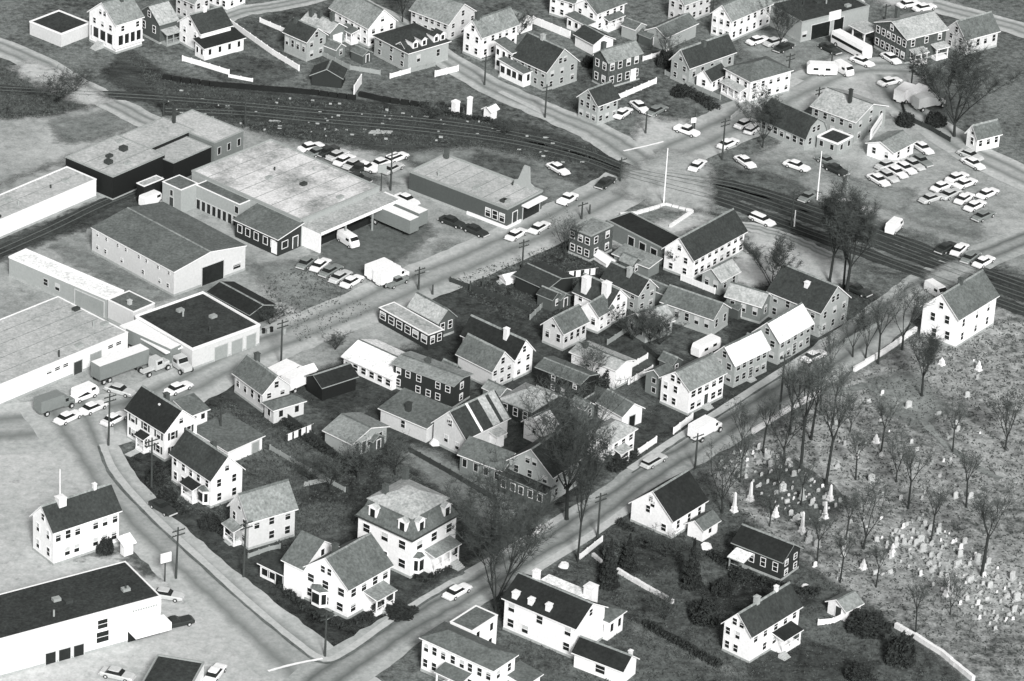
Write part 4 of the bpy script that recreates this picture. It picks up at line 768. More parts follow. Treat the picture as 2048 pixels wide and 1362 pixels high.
building('ga1','garage','small garage with dark tar roof inside a pale parapet, far left edge','garage',-91.66,113.00,52.5,8.09,8.68,2.60,0.00,'x','flat','cream','tar',{'ph': 0.3, 'eave': 0.3})
building('h3','house','dark house with pale roof just right of the tall porch house','house',-72.79,117.25,43.8,4.22,6.67,4.40,2.60,'x','gable','dgray','pale',{'porch': [('r', 0.1, 0.9, 1.8, 2.4, 'pale')], 'wl': (1, 2)})
building('h4','house','white gabled house with dark roof behind the low white yard wall','house',-64.31,113.38,42.2,7.31,6.98,4.60,2.60,'x','gable','white','dgray',{'chim': [(0.45, 0.5, 1.0, 'stone_white')], 'wl': (2, 2)})
building('h4w','wing',None,None,-1.18,-2.86,30.2,9.53,3.13,2.60,0.70,'x','shed','white','dark',{'wr': (1, 4, 0.7), 'wl': (1, 2, 0.7), 'parent': 'h4'})
building('h5a','house','pale house partly cut by the top edge behind the yard-wall house','house',-67.01,128.46,48.5,4.04,5.43,4.60,2.40,'y','gable','cream','lgray',{'wl': (2, 3), 'wr': (2, 2)})
building('h5b','house','white house at the top edge beside the light upper street','house',-61.19,135.53,51.9,5.42,5.08,5.00,2.40,'x','gable','white','gray',{'wl': (2, 3), 'wr': (2, 2)})
building('r2a','house','narrow gray house with dark gable roof standing beside the white garden wall','house',-43.53,112.94,48.4,5.24,6.21,4.40,2.00,'y','gable','lgray','dgray',{'wl': (1, 4, 0.7), 'wr': (2, 2), 'chim': [(0.4, 0.85, 0.9)]})
building('r2b','house','long white house with broad pale roof behind the narrow gray house','house',-31.93,121.32,41.4,6.84,12.16,4.50,3.00,'y','gable','white','lgray',{'wl': (2, 6), 'wr': (2, 3), 'porch': [('l', 0.25, 0.55, 1.8, 2.4, 'gray')]})
building('r2c','barn','low pale-roofed shed with three dark chimneys behind narrow gray house','shed',-39.51,120.80,47.1,4.07,7.78,3.30,1.30,'y','gable','gray','pale',{'chim': [(0.3, 0.85, 1.6), (0.4, 0.6, 1.4), (0.5, 0.2, 1.7)]})
building('r2c2','outhouse','tiny white boxy shed in the yard of the long white house','shed',-38.82,121.44,45.8,2.37,1.22,2.00,0.00,'x','flat','white','pale',{})
building('r2d','house','gray house with dark hipped roof and tall dark dormers by the white fence','house',-23.47,110.72,42.9,10.33,10.35,4.00,2.20,'x','hip','lgray','dgray',{'wl': (2, 3), 'wr': (1, 2), 'dormer': [('r', 0.2, 1.3, 1.3), ('r', 0.42, 1.3, 1.3), ('r', 0.72, 1.3, 1.3), ('r', 0.88, 1.3, 1.3)]})
building('r2dw','wing',None,None,0.57,1.26,49.4,1.64,3.06,4.20,1.10,'x','gable','lgray','dgray',{'wl': (2, 1), 'parent': 'r2d'})
building('r2e','house','large pale house with light roof and many small windows, upper middle','house',-16.34,127.00,51.5,8.63,9.81,3.90,3.00,'y','gable','cream','lgray',{'wl': (2, 7, 0.8), 'wr': (2, 3)})
building('r2f','house','tall bright white house at the street corner above the railway','house',-9.44,118.54,48.4,10.26,4.94,5.20,2.60,'x','gable','white','lgray',{'wl': (2, 2), 'wr': (2, 5), 'chim': [(0.1, 0.5, 1.3)], 'shut': None})
building('r2g','dark_shed','low dark gabled shed at the edge of the rail yard','shed',-35.85,101.20,83.3,4.12,5.90,2.20,1.50,'x','gable','dark','dgray',{})
building('r2h1','storage_tank','white box tank standing beside the rails','tank',-13.37,91.62,48.5,1.13,1.16,2.40,0.00,'x','flat','white','white',{})
building('r2h2','storage_tank','slender taller white tank right of the box tank by the rails','tank',-10.74,91.36,53.8,0.86,0.63,3.60,0.00,'x','flat','white','white',{})
building('r2h3','hut','small white hut right of the white tanks by the rails','hut',-6.61,90.28,51.7,1.85,1.75,2.00,0.60,'x','gable','white','white',{})
building('r3a','house','big gray house with steep dark roof and enclosed white front porch','house',3.64,105.31,45.5,8.44,9.50,4.40,3.60,'y','gable','lgray','dgray',{'wl': (2, 5), 'wr': (2, 3), 'chim': [(0.5, 0.6, 1.0, 'stone_gray')], 'attic': 2})
building('r3aw','wing',None,None,-2.00,4.26,52.9,2.47,6.63,2.90,0.60,'x','shed','white','gray',{'wl': (1, 4, 1.2), 'wr': (1, 1), 'parent': 'r3a'})
building('r3aw2','wing',None,None,-0.24,9.40,50.5,2.41,4.66,5.00,0.80,'x','shed','white','gray',{'wl': (2, 3), 'parent': 'r3a'})
building('r3b','brick_house','dark brick two-storey house with white window trim and light roof','house',15.52,108.18,41.3,8.41,4.37,5.90,1.60,'x','gable','brick','lgray',{'wl': (2, 2, 0.9), 'wr': (2, 4, 0.9), 'chim': [(0.1, 0.6, 1.6)], 'trim': 'gray', 'door': [('r', 0.8, 1.2, 2.4, 'trim_white')]})
building('r3c','house','small gray house with dark gable roof alone at the street corner','house',13.70,90.79,46.1,5.57,5.05,4.40,2.30,'x','gable','lgray','dgray',{'wl': (2, 3, 0.8), 'wr': (2, 3, 0.8)})
building('r3e','garage','white gabled garage with dark roof behind the brick house','garage',12.67,124.44,39.8,5.07,5.71,2.50,1.30,'y','gable','white','dgray',{'door': [('r', 0.45, 1.0, 2.0)]})
building('r3f1','house','white house with curved awning at the top middle','house',13.15,135.98,49.1,8.47,6.00,4.30,2.00,'x','gable','white','gray',{'wl': (2, 2), 'wr': (2, 4), 'porch': [('r', 0.25, 0.8, 1.5, 2.3, 'gray')]})
building('r3f2','house','white house at the top edge left of the curved-awning house','house',8.61,140.65,56.3,3.27,5.99,4.50,2.20,'y','gable','white','gray',{'wl': (2, 4), 'wr': (2, 2)})
building('r3fp','wing',None,None,-2.68,0.40,51.5,3.18,5.09,2.20,0.50,'x','shed','white','gray',{'wl': (1, 4), 'parent': 'r3f1'})
building('r3g','shed','white gabled outbuilding behind the bright white corner house','shed',-2.54,132.50,46.8,4.16,3.13,2.40,1.40,'y','gable','white','lgray',{'wr': (1, 1)})
building('r3h','house','wide gray house with large dark roof and single chimney, upper right of centre','house',31.49,112.01,45.6,12.84,4.92,4.20,2.80,'x','gable','lgray','dgray',{'wl': (2, 2), 'wr': (1, 5), 'chim': [(0.45, 0.4, 0.9, 'brick_red')]})
building('r3i','cottage','little white cottage with dark roof in front of the wide gray house','cottage',35.84,109.64,54.3,5.01,3.46,2.60,1.60,'x','gable','white','dgray',{'wl': (1, 1, 0.8), 'wr': (1, 3, 0.7)})
building('r4a','house','white hip-roofed house with porch beside the roadside utility pole','house',43.24,105.45,39.7,10.45,7.35,4.60,1.80,'x','hip','white','gray',{'wr': (2, 5), 'wl': (2, 3), 'porch': [('l', 0.15, 0.9, 1.6, 2.4, 'pale')]})
building('r3j','house','white two-storey house with rows of dark windows near the top edge','house',40.21,135.13,51.0,13.08,4.99,4.90,2.40,'x','gable','white','lgray',{'wl': (2, 3), 'wr': (2, 6)})
building('r3k','house','pale house cut by the top edge, upper right of centre','house',30.82,142.84,47.9,8.15,4.12,4.60,2.00,'x','gable','cream','lgray',{'wl': (2, 2), 'wr': (2, 4)})
building('r3l','garage','gray garage with low gray roof behind the wide dark-roofed house','garage',27.05,129.02,52.0,10.08,4.78,3.00,1.30,'x','gable','lgray','gray',{})
building('r4b','workshop','large dark flat-roofed workshop with pale front and black openings','workshop',54.40,137.27,37.2,17.77,10.74,4.20,0.00,'x','flat','lgray','tar',{'trim': 'gray', 'gdoor': [('r', 0.15, 0.42, 3.2, 'glass'), ('r', 0.48, 0.62, 3.4, 'glass')], 'win': [('r', 0.05, 1.6, 1.1, 1.2)], 'box': [('sign_board', 7, -0.25, 3.3, 10, -0.02, 5.2, 'trim_white')]})
building('r4c','brick_house','tall dark brick house with pale roof and white porches, top right','house',75.00,129.32,37.2,10.34,9.50,5.50,2.00,'x','gable','brick','pale',{'wl': (2, 6, 0.9), 'wr': (2, 3), 'chim': [(0.35, 0.8, 2.2)], 'porch': [('r', 0.1, 0.42, 1.8, 2.4, 'pale'), ('r', 0.65, 0.95, 1.8, 2.4, 'pale')], 'trim': 'white'})
building('r4cc','canopy','open pale canopy on posts beside the parked bus','canopy',67.16,136.76,44.0,3.96,3.86,3.00,0.30,'x','shed','lgray','pale',{'open': [(0.3, 0.3), (3.6, 0.3), (0.3, 3.5), (3.6, 3.5)]})
building('r4d','house','pale house with steep gray roof at the upper right edge','house',87.39,135.62,38.8,8.87,5.80,3.60,2.80,'x','gable','cream','gray',{'wl': (2, 2), 'wr': (1, 4)})
building('r4e','barn','dark-roofed gambrel barn with pale end wall beside the bare tree','barn',53.12,84.88,46.3,6.16,11.27,2.70,3.20,'y','gambrel','lgray','dgray',{'wr': (1, 2), 'wl': (1, 7, 0.9), 'attic': 2, 'trim': 'gray'})
building('r4f','house','pale gray block house with tall chimney behind the gambrel barn','house',62.74,89.17,52.2,10.38,10.03,4.80,2.00,'y','gable','lgray','pale',{'wl': (2, 5), 'wr': (2, 3), 'chim': [(0.35, 0.4, 2.8, 'wood_dark', 0.6)]})
building('r4fw','wing',None,None,-6.55,-0.76,44.1,5.08,4.74,2.30,0.00,'x','flat','lgray','tar',{'wr': (1, 2), 'wl': (1, 2), 'parent': 'r4f'})
building('r4g','shop','small white shop with long billboard on its roof near parked cars','shop',69.78,80.96,52.5,6.88,5.90,2.60,1.20,'x','gable','white','lgray',{'wr': (1, 2), 'wl': (1, 2)})
_b = MB(); _b.box(0,0,0,8.5,.25,2.1); _s = link('roof_sign', _b.mesh('roof_sign', ['trim_white']), BLD['r4g'], (.5,5.6,3.2), .35); _b = MB(); [_b.box(1+i*.7,-.03,.85,1.45+i*.7,-.004,1.25) for i in range(10)]; link('lettering', _b.mesh('lettering', ['trim_gray']), _s)
building('r4h','house','white house cut off at the right edge above the car lot','house',86.24,88.95,35.2,5.60,3.11,3.00,2.00,'x','gable','white','gray',{'wl': (1, 1), 'wr': (1, 3)})
building('r7a','brick_block','two-storey dark brick block with flat light roof beside the main street','building',12.93,32.02,51.3,6.28,4.91,5.00,0.00,'x','flat','brick','lgray',{'trim': 'gray', 'ph': 0.25, 'wl': (2, 3, 0.9), 'wr': (2, 2, 0.9)})
building('r7b','garage','long low garage with dark flat roof behind the big white-windowed house','garage',25.82,32.39,44.1,5.83,14.42,3.20,0.00,'x','flat','gray','dark',{'trim': 'gray', 'ph': 0.2, 'gdoor': [('l', 0.1, 0.2, 2.4, 'glass'), ('l', 0.3, 0.4, 2.4, 'glass'), ('l', 0.5, 0.6, 2.4, 'glass')]})
building('r7c','house','long white house with dark roof and two rows of tall windows','house',31.12,26.95,53.6,15.82,6.23,4.40,3.00,'x','gable','white','dgray',{'wl': (2, 2), 'wr': (2, 8, 1.0), 'eave': 0.45})
building('r7an','shed','long light-roofed lean-to shed between brick block and long white house','shed',23.32,26.72,52.6,3.18,7.65,2.20,0.50,'y','shed','gray','lgray',{})
building('r7d','house','gray house with dark roof and short pale chimney behind the twin-chimney house','house',21.43,12.89,47.5,4.54,8.34,3.80,2.20,'y','gable','lgray','dgray',{'wr': (2, 2), 'wl': (2, 3), 'chim': [(0.35, 0.45, 1.6, 'stone_gray')]})
building('r7e','house','white house with two tall white chimneys rising from its dark roof','house',16.25,7.28,49.5,4.98,7.71,4.00,2.40,'y','gable','white','dgray',{'wr': (2, 3, 0.8), 'wl': (2, 3), 'chim': [(0.12, 0.75, 2.6, 'stone_white', 1.2), (0.2, 0.2, 2.6, 'stone_white', 1.2)]})
building('r7f','barn','long low dark barn beside the main street','barn',5.41,15.08,49.2,6.95,7.22,2.60,0.90,'y','gable','dark','dgray',{'wtrim': 'gray'})
building('r7g','house','pale gray-roofed house with gable wall facing left, in block centre','house',8.66,-2.85,51.3,6.27,4.48,3.60,2.10,'x','gable','cream','gray',{'wl': (1, 2), 'wr': (1, 4)})
building('r7g2','house','white narrow house joined behind the pale gable house','house',14.57,4.31,55.5,4.10,3.82,3.60,1.80,'x','gable','white','gray',{'wr': (2, 2), 'wl': (1, 2)})
building('r7h','house','pale-roofed low house at block centre beside dark brush','house',22.76,1.85,38.9,5.90,4.93,3.00,1.80,'x','gable','lgray','pale',{'wr': (1, 3), 'wl': (1, 2)})
building('r7i','house','long gray-roofed house with white end gable above the parked camper','house',34.24,5.89,57.6,5.33,10.20,3.50,1.90,'y','gable','lgray','gray',{'wl': (1, 5), 'wr': (1, 2)})
building('r7j','house','small pale-roofed house right of the long white house','house',35.97,21.73,52.9,5.32,4.01,3.00,1.60,'x','gable','lgray','pale',{'wl': (1, 2), 'wr': (1, 2)})
building('r8a','house','gray house with pale roof beside the big dark bare tree','house',42.70,11.69,61.4,3.88,6.67,3.60,1.60,'y','gable','gray','pale',{'wl': (1, 3), 'wr': (1, 1)})
building('r8b','house','largest dark-roofed house with tall gray gable at the upper end of the row','house',52.74,7.92,51.1,8.23,11.10,5.00,3.50,'y','gable','lgray','dgray',{'wr': (2, 3), 'wl': (2, 4), 'chim': [(0.3, 0.45, 0.9, 'stone_white')], 'attic': 2})
building('r8c','house','gray house with bright white metal roof, lower of the two','house',37.57,-12.46,48.4,8.69,4.66,4.60,2.40,'x','gable','lgray','white',{'wl': (2, 2, 0.9), 'wr': (2, 5, 0.9), 'door': [('r', 0.5, 1.0, 2.1)], 'steps': [('r', 0.5, 3)]})
building('r8c2','house','gray house with bright white metal roof, upper of the two','house',45.34,-3.19,53.3,9.67,5.18,4.60,2.60,'x','gable','lgray','white',{'wl': (2, 2, 0.9), 'wr': (2, 5, 0.9), 'door': [('r', 0.5, 1.0, 2.1)]})
building('r8d','house','tall white house with sparse dark windows at the right edge by cemetery','house',76.36,6.69,53.5,12.46,7.18,5.90,3.40,'x','gable','white','gray',{'win': [('l', 0.3, 4.9, 0.9, 1.5), ('l', 0.7, 4.5, 0.9, 1.5), ('l', 0.25, 2, 0.9, 1.5), ('l', 0.62, 1.6, 0.9, 1.5), ('r', 0.15, 1.8, 0.8, 1.4), ('r', 0.15, 4.4, 0.8, 1.4), ('r', 0.5, 1.8, 0.8, 1.4), ('r', 0.5, 4.4, 0.8, 1.4), ('r', 0.8, 1.8, 0.8, 1.4), ('r', 0.8, 4.4, 0.8, 1.4)], 'chim': [(0.45, 0.5, 1.0)]})
building('s1a','house','white two-storey house with near-black roof nearest the truck lot','house',-54.42,-49.13,44.1,6.54,9.70,5.50,2.90,'y','gable','white','dark',{'wl': (2, 3, 1.0), 'wr': (2, 2), 'shut': 'trim_dark', 'chim': [(0.75, 0.6, 1.3)], 'door': [('l', 0.5, 1.1, 2.2)], 'porch': [('l', 0.4, 0.62, 1.2, 2.6, 'dark')], 'box': [('plumbing_vent', 2.2, 4.2, 7, 2.6, 4.6, 7.9, 'stone_white')]})
building('s1aw','wing',None,None,8.09,3.60,40.7,3.48,3.65,4.20,0.90,'x','shed','white','gray',{'wr': (2, 2), 'wl': None, 'parent': 's1a'})
building('s1b','house','white two-storey house with gray roof, middle of the curved street row','house',-45.72,-63.11,41.9,6.14,10.33,5.30,3.10,'y','gable','white','dgray',{'wl': (2, 5), 'wr': (2, 2), 'chim': [(0.7, 0.5, 0.9)], 'porch': [('l', 0.25, 0.55, 1.6, 2.5, 'dark')], 'bay': [('l', 0.15, 2.2, 0.8, 0.5, 2.9)]})
building('s1g','garage','low white garage with gray roof behind the middle white house','garage',-44.27,-49.00,48.5,7.55,8.22,2.50,0.50,'x','shed','white','gray',{'gdoor': [('r', 0.7, 0.9, 2.0, 'trim_gray')]})
building('s1c','house','pale house with gray gable roof beside white tarped trucks','house',-40.23,-30.93,38.4,5.31,8.28,3.70,2.40,'y','gable','cream','gray',{'wl': (1, 4), 'wr': (2, 2), 'chim': [(0.55, 0.75, 1.5)]})
building('s1cp','wing',None,None,-0.54,-4.09,37.0,5.94,2.69,2.50,0.90,'x','hip','cream','gray',{'wr': (1, 2), 'wl': (1, 1), 'parent': 's1c'})
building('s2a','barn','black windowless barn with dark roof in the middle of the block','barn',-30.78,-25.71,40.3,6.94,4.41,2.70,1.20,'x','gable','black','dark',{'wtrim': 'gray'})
building('s2b','workshop','long white workshop with six square dark windows and pale roof','workshop',-19.48,-20.68,51.1,8.13,10.92,2.30,1.50,'y','gable','white','white',{'win': [('l', 0.08, 1.25, 1.0, 1.1), ('l', 0.248, 1.25, 1.0, 1.1), ('l', 0.41600000000000004, 1.25, 1.0, 1.1), ('l', 0.584, 1.25, 1.0, 1.1), ('l', 0.752, 1.25, 1.0, 1.1), ('l', 0.92, 1.25, 1.0, 1.1)]})
building('s2c','tenement','dark two-storey tenement with flat gray roof and white window frames','building',-9.19,-25.92,57.7,5.00,12.02,4.50,0.50,'y','gable','dark','lgray',{'wl': (2, 6, 0.8, ((0, 0), (1, 2), (0, 4))), 'wr': (2, 1), 'chim': [(0.6, 0.6, 0.9)], 'trim': 'gray'})
building('s2d','shed','long white-walled shed with sloping gray roof below the dark tenement','shed',-12.99,-37.85,54.0,6.08,9.58,2.80,1.00,'y','shed','cream','gray',{'chim': [(0.3, 0.55, 1.6, 'wood_dark')], 'wl': (1, 1)})
building('s2e','barn','pale barn with striped light and dark roof panels','barn',-6.49,-42.19,49.8,10.16,7.00,3.90,3.40,'x','gable','cream','dgray',{'win': [('l', 0.55, 5.6, 0.7, 1.2), ('l', 0.6, 2, 0.8, 1.2), ('l', 0.25, 1.6, 0.8, 1.2)]})
for _x,_w,_m in ((3.3,.5,'roof_white'),(6.2,1.7,'roof_pale'),(8.7,1.5,'roof_pale')):
    _p = BLD['s2e']; _r=[c for c in _p.children if c.name.startswith('roof')][0]; _D=7.0; _b = MB(); _s=3.4/(_D/2); _b.prism([(-.36,3.9-.36*_s+.23),(_D/2-.1,7.3-.1*_s+.23),(_D/2-.1,7.3-.1*_s+.3),(-.36,3.9-.36*_s+.3)], _x, _x+_w, 'x'); link('roof_panel', _b.mesh('roof_panel', [_m]), _r)
building('s2ew','wing',None,None,5.94,-1.54,48.0,1.76,1.82,2.40,0.40,'x','shed','white','pale',{'parent': 's2e'})
building('s2f','cottage','small gray cottage with light gable roof alone in the back garden','cottage',-24.73,-44.88,50.2,8.27,5.89,3.00,1.30,'y','gable','lgray','lgray',{'wr': (1, 3, 0.7), 'wl': None, 'door': [('r', 0.35, 0.9, 2.0)]})
building('s2g','diner','narrow dark diner with six white-framed windows along its side','diner',-14.18,-5.36,44.2,3.44,12.80,2.80,0.00,'x','flat','dark','pale',{'wl': (1, 6, 1.3), 'wr': (1, 2), 'trim': 'white', 'ph': 0.12, 'wtrim': 'white'})
building('s2h','house','dark house with very pale roof just behind the narrow diner','house',-12.69,-1.14,44.8,3.71,7.29,3.40,1.80,'y','gable','dgray','pale',{'wr': (1, 2)})
building('s2i','house','gray-roofed pale house with white eave next to dark tenement','house',-3.01,-18.32,47.6,4.96,7.91,3.80,2.60,'y','gable','cream','gray',{'wr': (2, 3, 0.8), 'wl': None})
building('s2j','house','white gabled house with black roof and white chimney at block centre','house',0.67,-14.53,49.8,4.53,11.77,4.30,2.60,'y','gable','white','dark',{'wr': (2, 2, 0.8), 'wl': (2, 3), 'chim': [(0.35, 0.3, 1.8, 'stone_white')]})
building('s3a','house','bright white building with low pale roof behind the street trees','house',17.54,-15.90,53.4,4.86,9.19,3.90,0.70,'y','gable','white','pale',{'win': [('l', 0.62, 2.9, 0.7, 0.9), ('l', 0.4, 1.5, 0.8, 1.0)], 'chim': [(0.4, 0.85, 0.9)]})
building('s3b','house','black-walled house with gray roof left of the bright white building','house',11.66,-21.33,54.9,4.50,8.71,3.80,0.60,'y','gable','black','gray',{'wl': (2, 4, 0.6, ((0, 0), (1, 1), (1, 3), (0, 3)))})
building('s3c','house','dark low house with broad pale hipped roof near the elm','house',3.83,-30.42,55.3,6.99,6.16,2.90,1.90,'y','hip','dark','pale',{'wl': (1, 3)})
building('s3d','outbuilding','small bright white gabled outbuilding half hidden by the elm','outbuilding',5.90,-36.88,49.6,3.26,4.10,3.20,1.60,'x','gable','white','white',{'win': [('l', 0.45, 2.4, 0.7, 1.2), ('l', 0.1, 1.3, 0.8, 1.2)]})
building('s3e','barn','white barn with black doorway behind the hip-roofed white house','barn',18.83,-29.85,43.9,4.52,5.71,2.90,1.50,'y','gable','white','gray',{'gdoor': [('r', 0.35, 0.65, 2.2, 'glass')]})
building('s3e2','house','white hip-roofed house behind the tall elm beside a clipped hedge','house',17.16,-41.89,54.7,6.30,4.69,4.20,1.60,'x','hip','white','pale',{'wr': (2, 3, 1.0), 'wl': (2, 2), 'porch': [('r', 0.1, 0.5, 1.4, 2.4, 'pale')]})
building('s3f','house','upright white house with light roof and paired windows beside the road','house',29.81,-23.29,49.8,9.12,6.03,4.90,2.20,'x','gable','white','lgray',{'wl': (2, 3, 0.8, ((0, 0), (1, 0))), 'wr': (2, 5, 1.1, ((0, 2),)), 'attic': 2, 'door': [('r', 0.5, 1.0, 2.2)], 'steps': [('r', 0.5, 4)]})
building('s3fw','wing',None,None,1.04,6.56,35.3,3.18,3.64,3.80,1.20,'x','gable','gray','gray',{'wl': (2, 1), 'parent': 's3f'})
building('s3g','house','gray house with white-trimmed front gable and columned porch by the drive','house',7.67,-55.13,57.1,7.81,8.34,5.00,3.40,'x','gable','lgray','dgray',{'wl': (2, 3, 0.8), 'wr': (2, 3), 'attic': 2})
building('s3gp','wing',None,None,-2.02,0.01,62.9,2.69,8.71,2.70,0.40,'x','shed','dgray','dark',{'wl': (1, 9, 0.75), 'parent': 's3g'})
building('s3gw','wing',None,None,-1.12,8.75,52.8,5.70,8.22,3.40,1.80,'y','gable','gray','gray',{'wl': (1, 4), 'parent': 's3g'})
building('s5a','house','large white house with gray roof and white flagpole at left edge','house',-67.77,-83.38,40.4,11.92,5.75,6.20,3.00,'x','gable','white','dgray',{'wr': (2, 7, 0.9, ((0, 3), (1, 3), (0, 0))), 'wl': (2, 2), 'chim': [(0.25, 0.45, 1.0, 'stone_white', 1.3), (0.78, 0.5, 0.9, 'stone_white', 0.5)]})
building('s5aw','wing',None,None,10.40,-3.80,48.2,1.62,1.12,2.20,0.50,'x','shed','white','white',{'parent': 's5a'})
building('s5b','store','big white flat-roofed store with dark roof and sign panel, lower left','store',-72.03,-115.99,33.8,26.94,11.27,6.50,0.00,'x','flat','white','tar',{'ph': 0.12, 'gdoor': [('r', 0.3, 0.36, 2.0, 'glass'), ('r', 0.38, 0.45, 2.0, 'glass'), ('r', 0.47, 0.53, 2.0, 'glass')], 'win': [('r', 0.645, 4.5, 1.6, 1.5), ('r', 0.645, 2.3, 2.0, 1.8)]})
_L=26.94; _b = MB(); _b.box(_L*.81,-.2,3.9,_L*1.0,-.02,6.4); _sg=link('sign_panel', _b.mesh('sign_panel', ['trim_white']), BLD['s5b']); _b = MB(); [_b.box(_L*.825+i*.42,-.24,5.2,_L*.825+.3+i*.42,-.201,5.5) for i in range(10)]; link('lettering', _b.mesh('lettering', ['trim_gray']), _sg)
_b = MB(); _b.box(_L*.80,-2.6,2.0,_L*1.02,-.02,3.3); link('canopy', _b.mesh('canopy', ['trim_white']), BLD['s5b'])
_b = MB(); _b.box(_L*.80,-.07,.1,_L*1.0,-.004,1.98); link('shop_front', _b.mesh('shop_front', ['glass']), BLD['s5b'])
building('s5c','kiosk','small dark-roofed filling station office at the bottom edge','kiosk',-44.28,-125.69,79.2,12.46,7.02,3.20,0.00,'x','flat','white','tar',{'ph': 0.3, 'trim': 'gray', 'gdoor': [('r', 0.3, 0.7, 2.3, 'glass')]})
building('s6a','house','pale gray two-storey house with light roof, last in the curved row','house',-38.72,-75.20,36.6,8.39,5.54,5.30,3.30,'x','gable','cream','lgray',{'wl': (2, 2), 'wr': (2, 3, 0.9, ((0, 0),)), 'steps': [('l', 0.6, 6)], 'porch': [('l', 0.35, 0.9, 1.5, 2.6, 'lgray')]})
building('s6b','house','big white cross-gabled house on the corner lot with hedges','house',-22.21,-93.90,52.4,9.63,8.93,5.50,3.50,'x','gable','white','gray',{'wl': (2, 3, 1.2), 'wr': (2, 4, 1.1, ((0, 1), (0, 2))), 'attic': 2, 'bay': [('l', 0.62, 3.0, 1.0, 0.5, 3.3)], 'porch': [('r', 0.38, 0.82, 2.6, 2.8, 'lgray')], 'chim': [(0.3, 0.6, 1.4)], 'steps': [('r', 0.6, 4, 2.7)]})
building('s6bw','wing',None,None,-0.37,8.70,40.0,8.52,3.89,5.50,3.00,'y','gable','white','gray',{'parent': 's6b'})
building('s6bg','garage',None,None,0.18,12.83,53.5,2.71,5.05,2.30,0.50,'y','shed','white','dgray',{'win': [('l', 0.78, 1.2, 1.5, 1.2), ('l', 0.52, 1.2, 1.5, 1.2)], 'gdoor': [('l', 0.08, 0.36, 2.0, 'glass')], 'parent': 's6b'})
building('s6c','mansard_house','square white mansard house with dormers, dark slate sides and pale top','house',-13.40,-80.87,52.7,10.64,10.77,6.80,3.00,'x','mansard','white','pale',{'wl': (2, 3, 1.3), 'wr': (2, 3, 1.3, ((0, 1),)), 'dormer': [('l', 0.2, 1.6, 2.0), ('l', 0.75, 1.6, 2.0), ('r', 0.22, 1.6, 2.0), ('r', 0.8, 1.6, 2.0)], 'chim': [(0.28, 0.75, 1.8), (0.85, 0.85, 1.8)], 'porch': [('r', 0.3, 0.85, 2.2, 3.2, 'lgray', 0.8)], 'steps': [('r', 0.72, 5, 2.3)], 'bay': [('r', 0.14, 2.0, 0.9, 0.8, 3.6)]})
building('s7a','house','long white house with dark roof and several white chimneys, bottom centre','house',11.89,-101.32,55.6,7.67,12.92,5.60,2.40,'y','gable','white','dark',{'wl': (2, 5, 1.1, ((0, 1), (0, 2), (1, 1), (1, 3))), 'chim': [(0.08, 0.88, 0.9, 'stone_white', 0.9), (0.08, 0.66, 0.9, 'stone_white', 0.8), (0.1, 0.42, 1.0, 'stone_white', 0.8), (0.55, 0.8, 1.6, 'stone_white', 0.9), (0.92, 0.18, 2.6, 'stone_white', 1.6)], 'box': [('white_dormer_roof', 3.2, 2.2, 6.9, 7.8, 10.5, 7.15, 'roof_white'), ('dormer_wall', 3.5, 2.5, 5.6, 7.5, 10.2, 6.88, 'wall_white')]})
building('s7aw','wing',None,None,7.59,-0.89,52.8,3.97,4.14,3.30,0.90,'x','hip','white','gray',{'wl': (1, 3), 'wr': (1, 3), 'parent': 's7a'})
building('s7g','garage','white garage with dark roof beside the long white house','garage',19.07,-107.70,58.9,3.97,8.29,2.70,1.50,'y','gable','white','dark',{'win': [('l', 0.45, 1.4, 1.6, 1.3)], 'chim': [(0.9, 0.1, 0.9, 'stone_white', 0.5)]})
building('s7b','house','white hip-roofed house with many windows cut by the bottom edge','house',0.09,-114.54,54.3,5.35,13.08,5.60,1.20,'x','hip','white','gray',{'wl': (2, 8, 0.8), 'wr': (2, 2), 'porch': [('l', 0.3, 0.65, 2.4, 2.8, 'gray')]})
building('s7bw','wing',None,None,6.31,8.75,52.8,6.21,4.08,5.60,0.00,'x','flat','white','gray',{'wr': (2, 2), 'ph': 0.15, 'parent': 's7b'})
building('s7bp','wing',None,None,3.87,-3.10,63.8,3.69,3.66,2.60,0.40,'x','shed','white','gray',{'wl': (1, 2), 'parent': 's7b'})
building('s7c','house','white saltbox house with dark roof beside the cemetery','house',26.78,-64.13,53.2,8.74,8.02,3.50,3.60,'x','gable','white','dark',{'win': [('l', 0.6, 3.6, 0.8, 1.2), ('l', 0.55, 5.6, 0.7, 1.1), ('l', 0.2, 1.5, 0.9, 1.2)], 'wr': (1, 3)})
building('s7cw','wing',None,None,2.60,-4.08,53.1,4.03,2.89,2.30,1.00,'x','gable','white','gray',{'wl': None, 'wr': (1, 1), 'parent': 's7c'})
building('s8a','house','dark house with white windows and small white porch below the obelisks','house',43.58,-75.14,56.0,5.20,8.86,3.70,1.80,'y','gable','dark','dark',{'wr': (2, 2, 0.8), 'wl': (1, 4, 0.8), 'trim': 'gray', 'porch': [('l', 0.62, 0.92, 2.4, 2.3, 'white')]})
building('s8b','house','white two-storey house with dark roof near the bottom right','house',38.07,-99.51,51.1,12.01,5.07,5.00,2.70,'x','gable','white','dgray',{'wl': (2, 3, 0.8, ((0, 0), (1, 0))), 'wr': (2, 5, 0.9, ((0, 0), (0, 4), (0, 3))), 'chim': [(0.35, 0.5, 1.0, 'stone_gray'), (0.75, 0.5, 0.8, 'stone_white', 0.5)], 'attic': 2, 'porch': [('r', 0.45, 0.82, 2.2, 2.5, 'dark')], 'steps': [('r', 0.42, 4, 2.2)]})
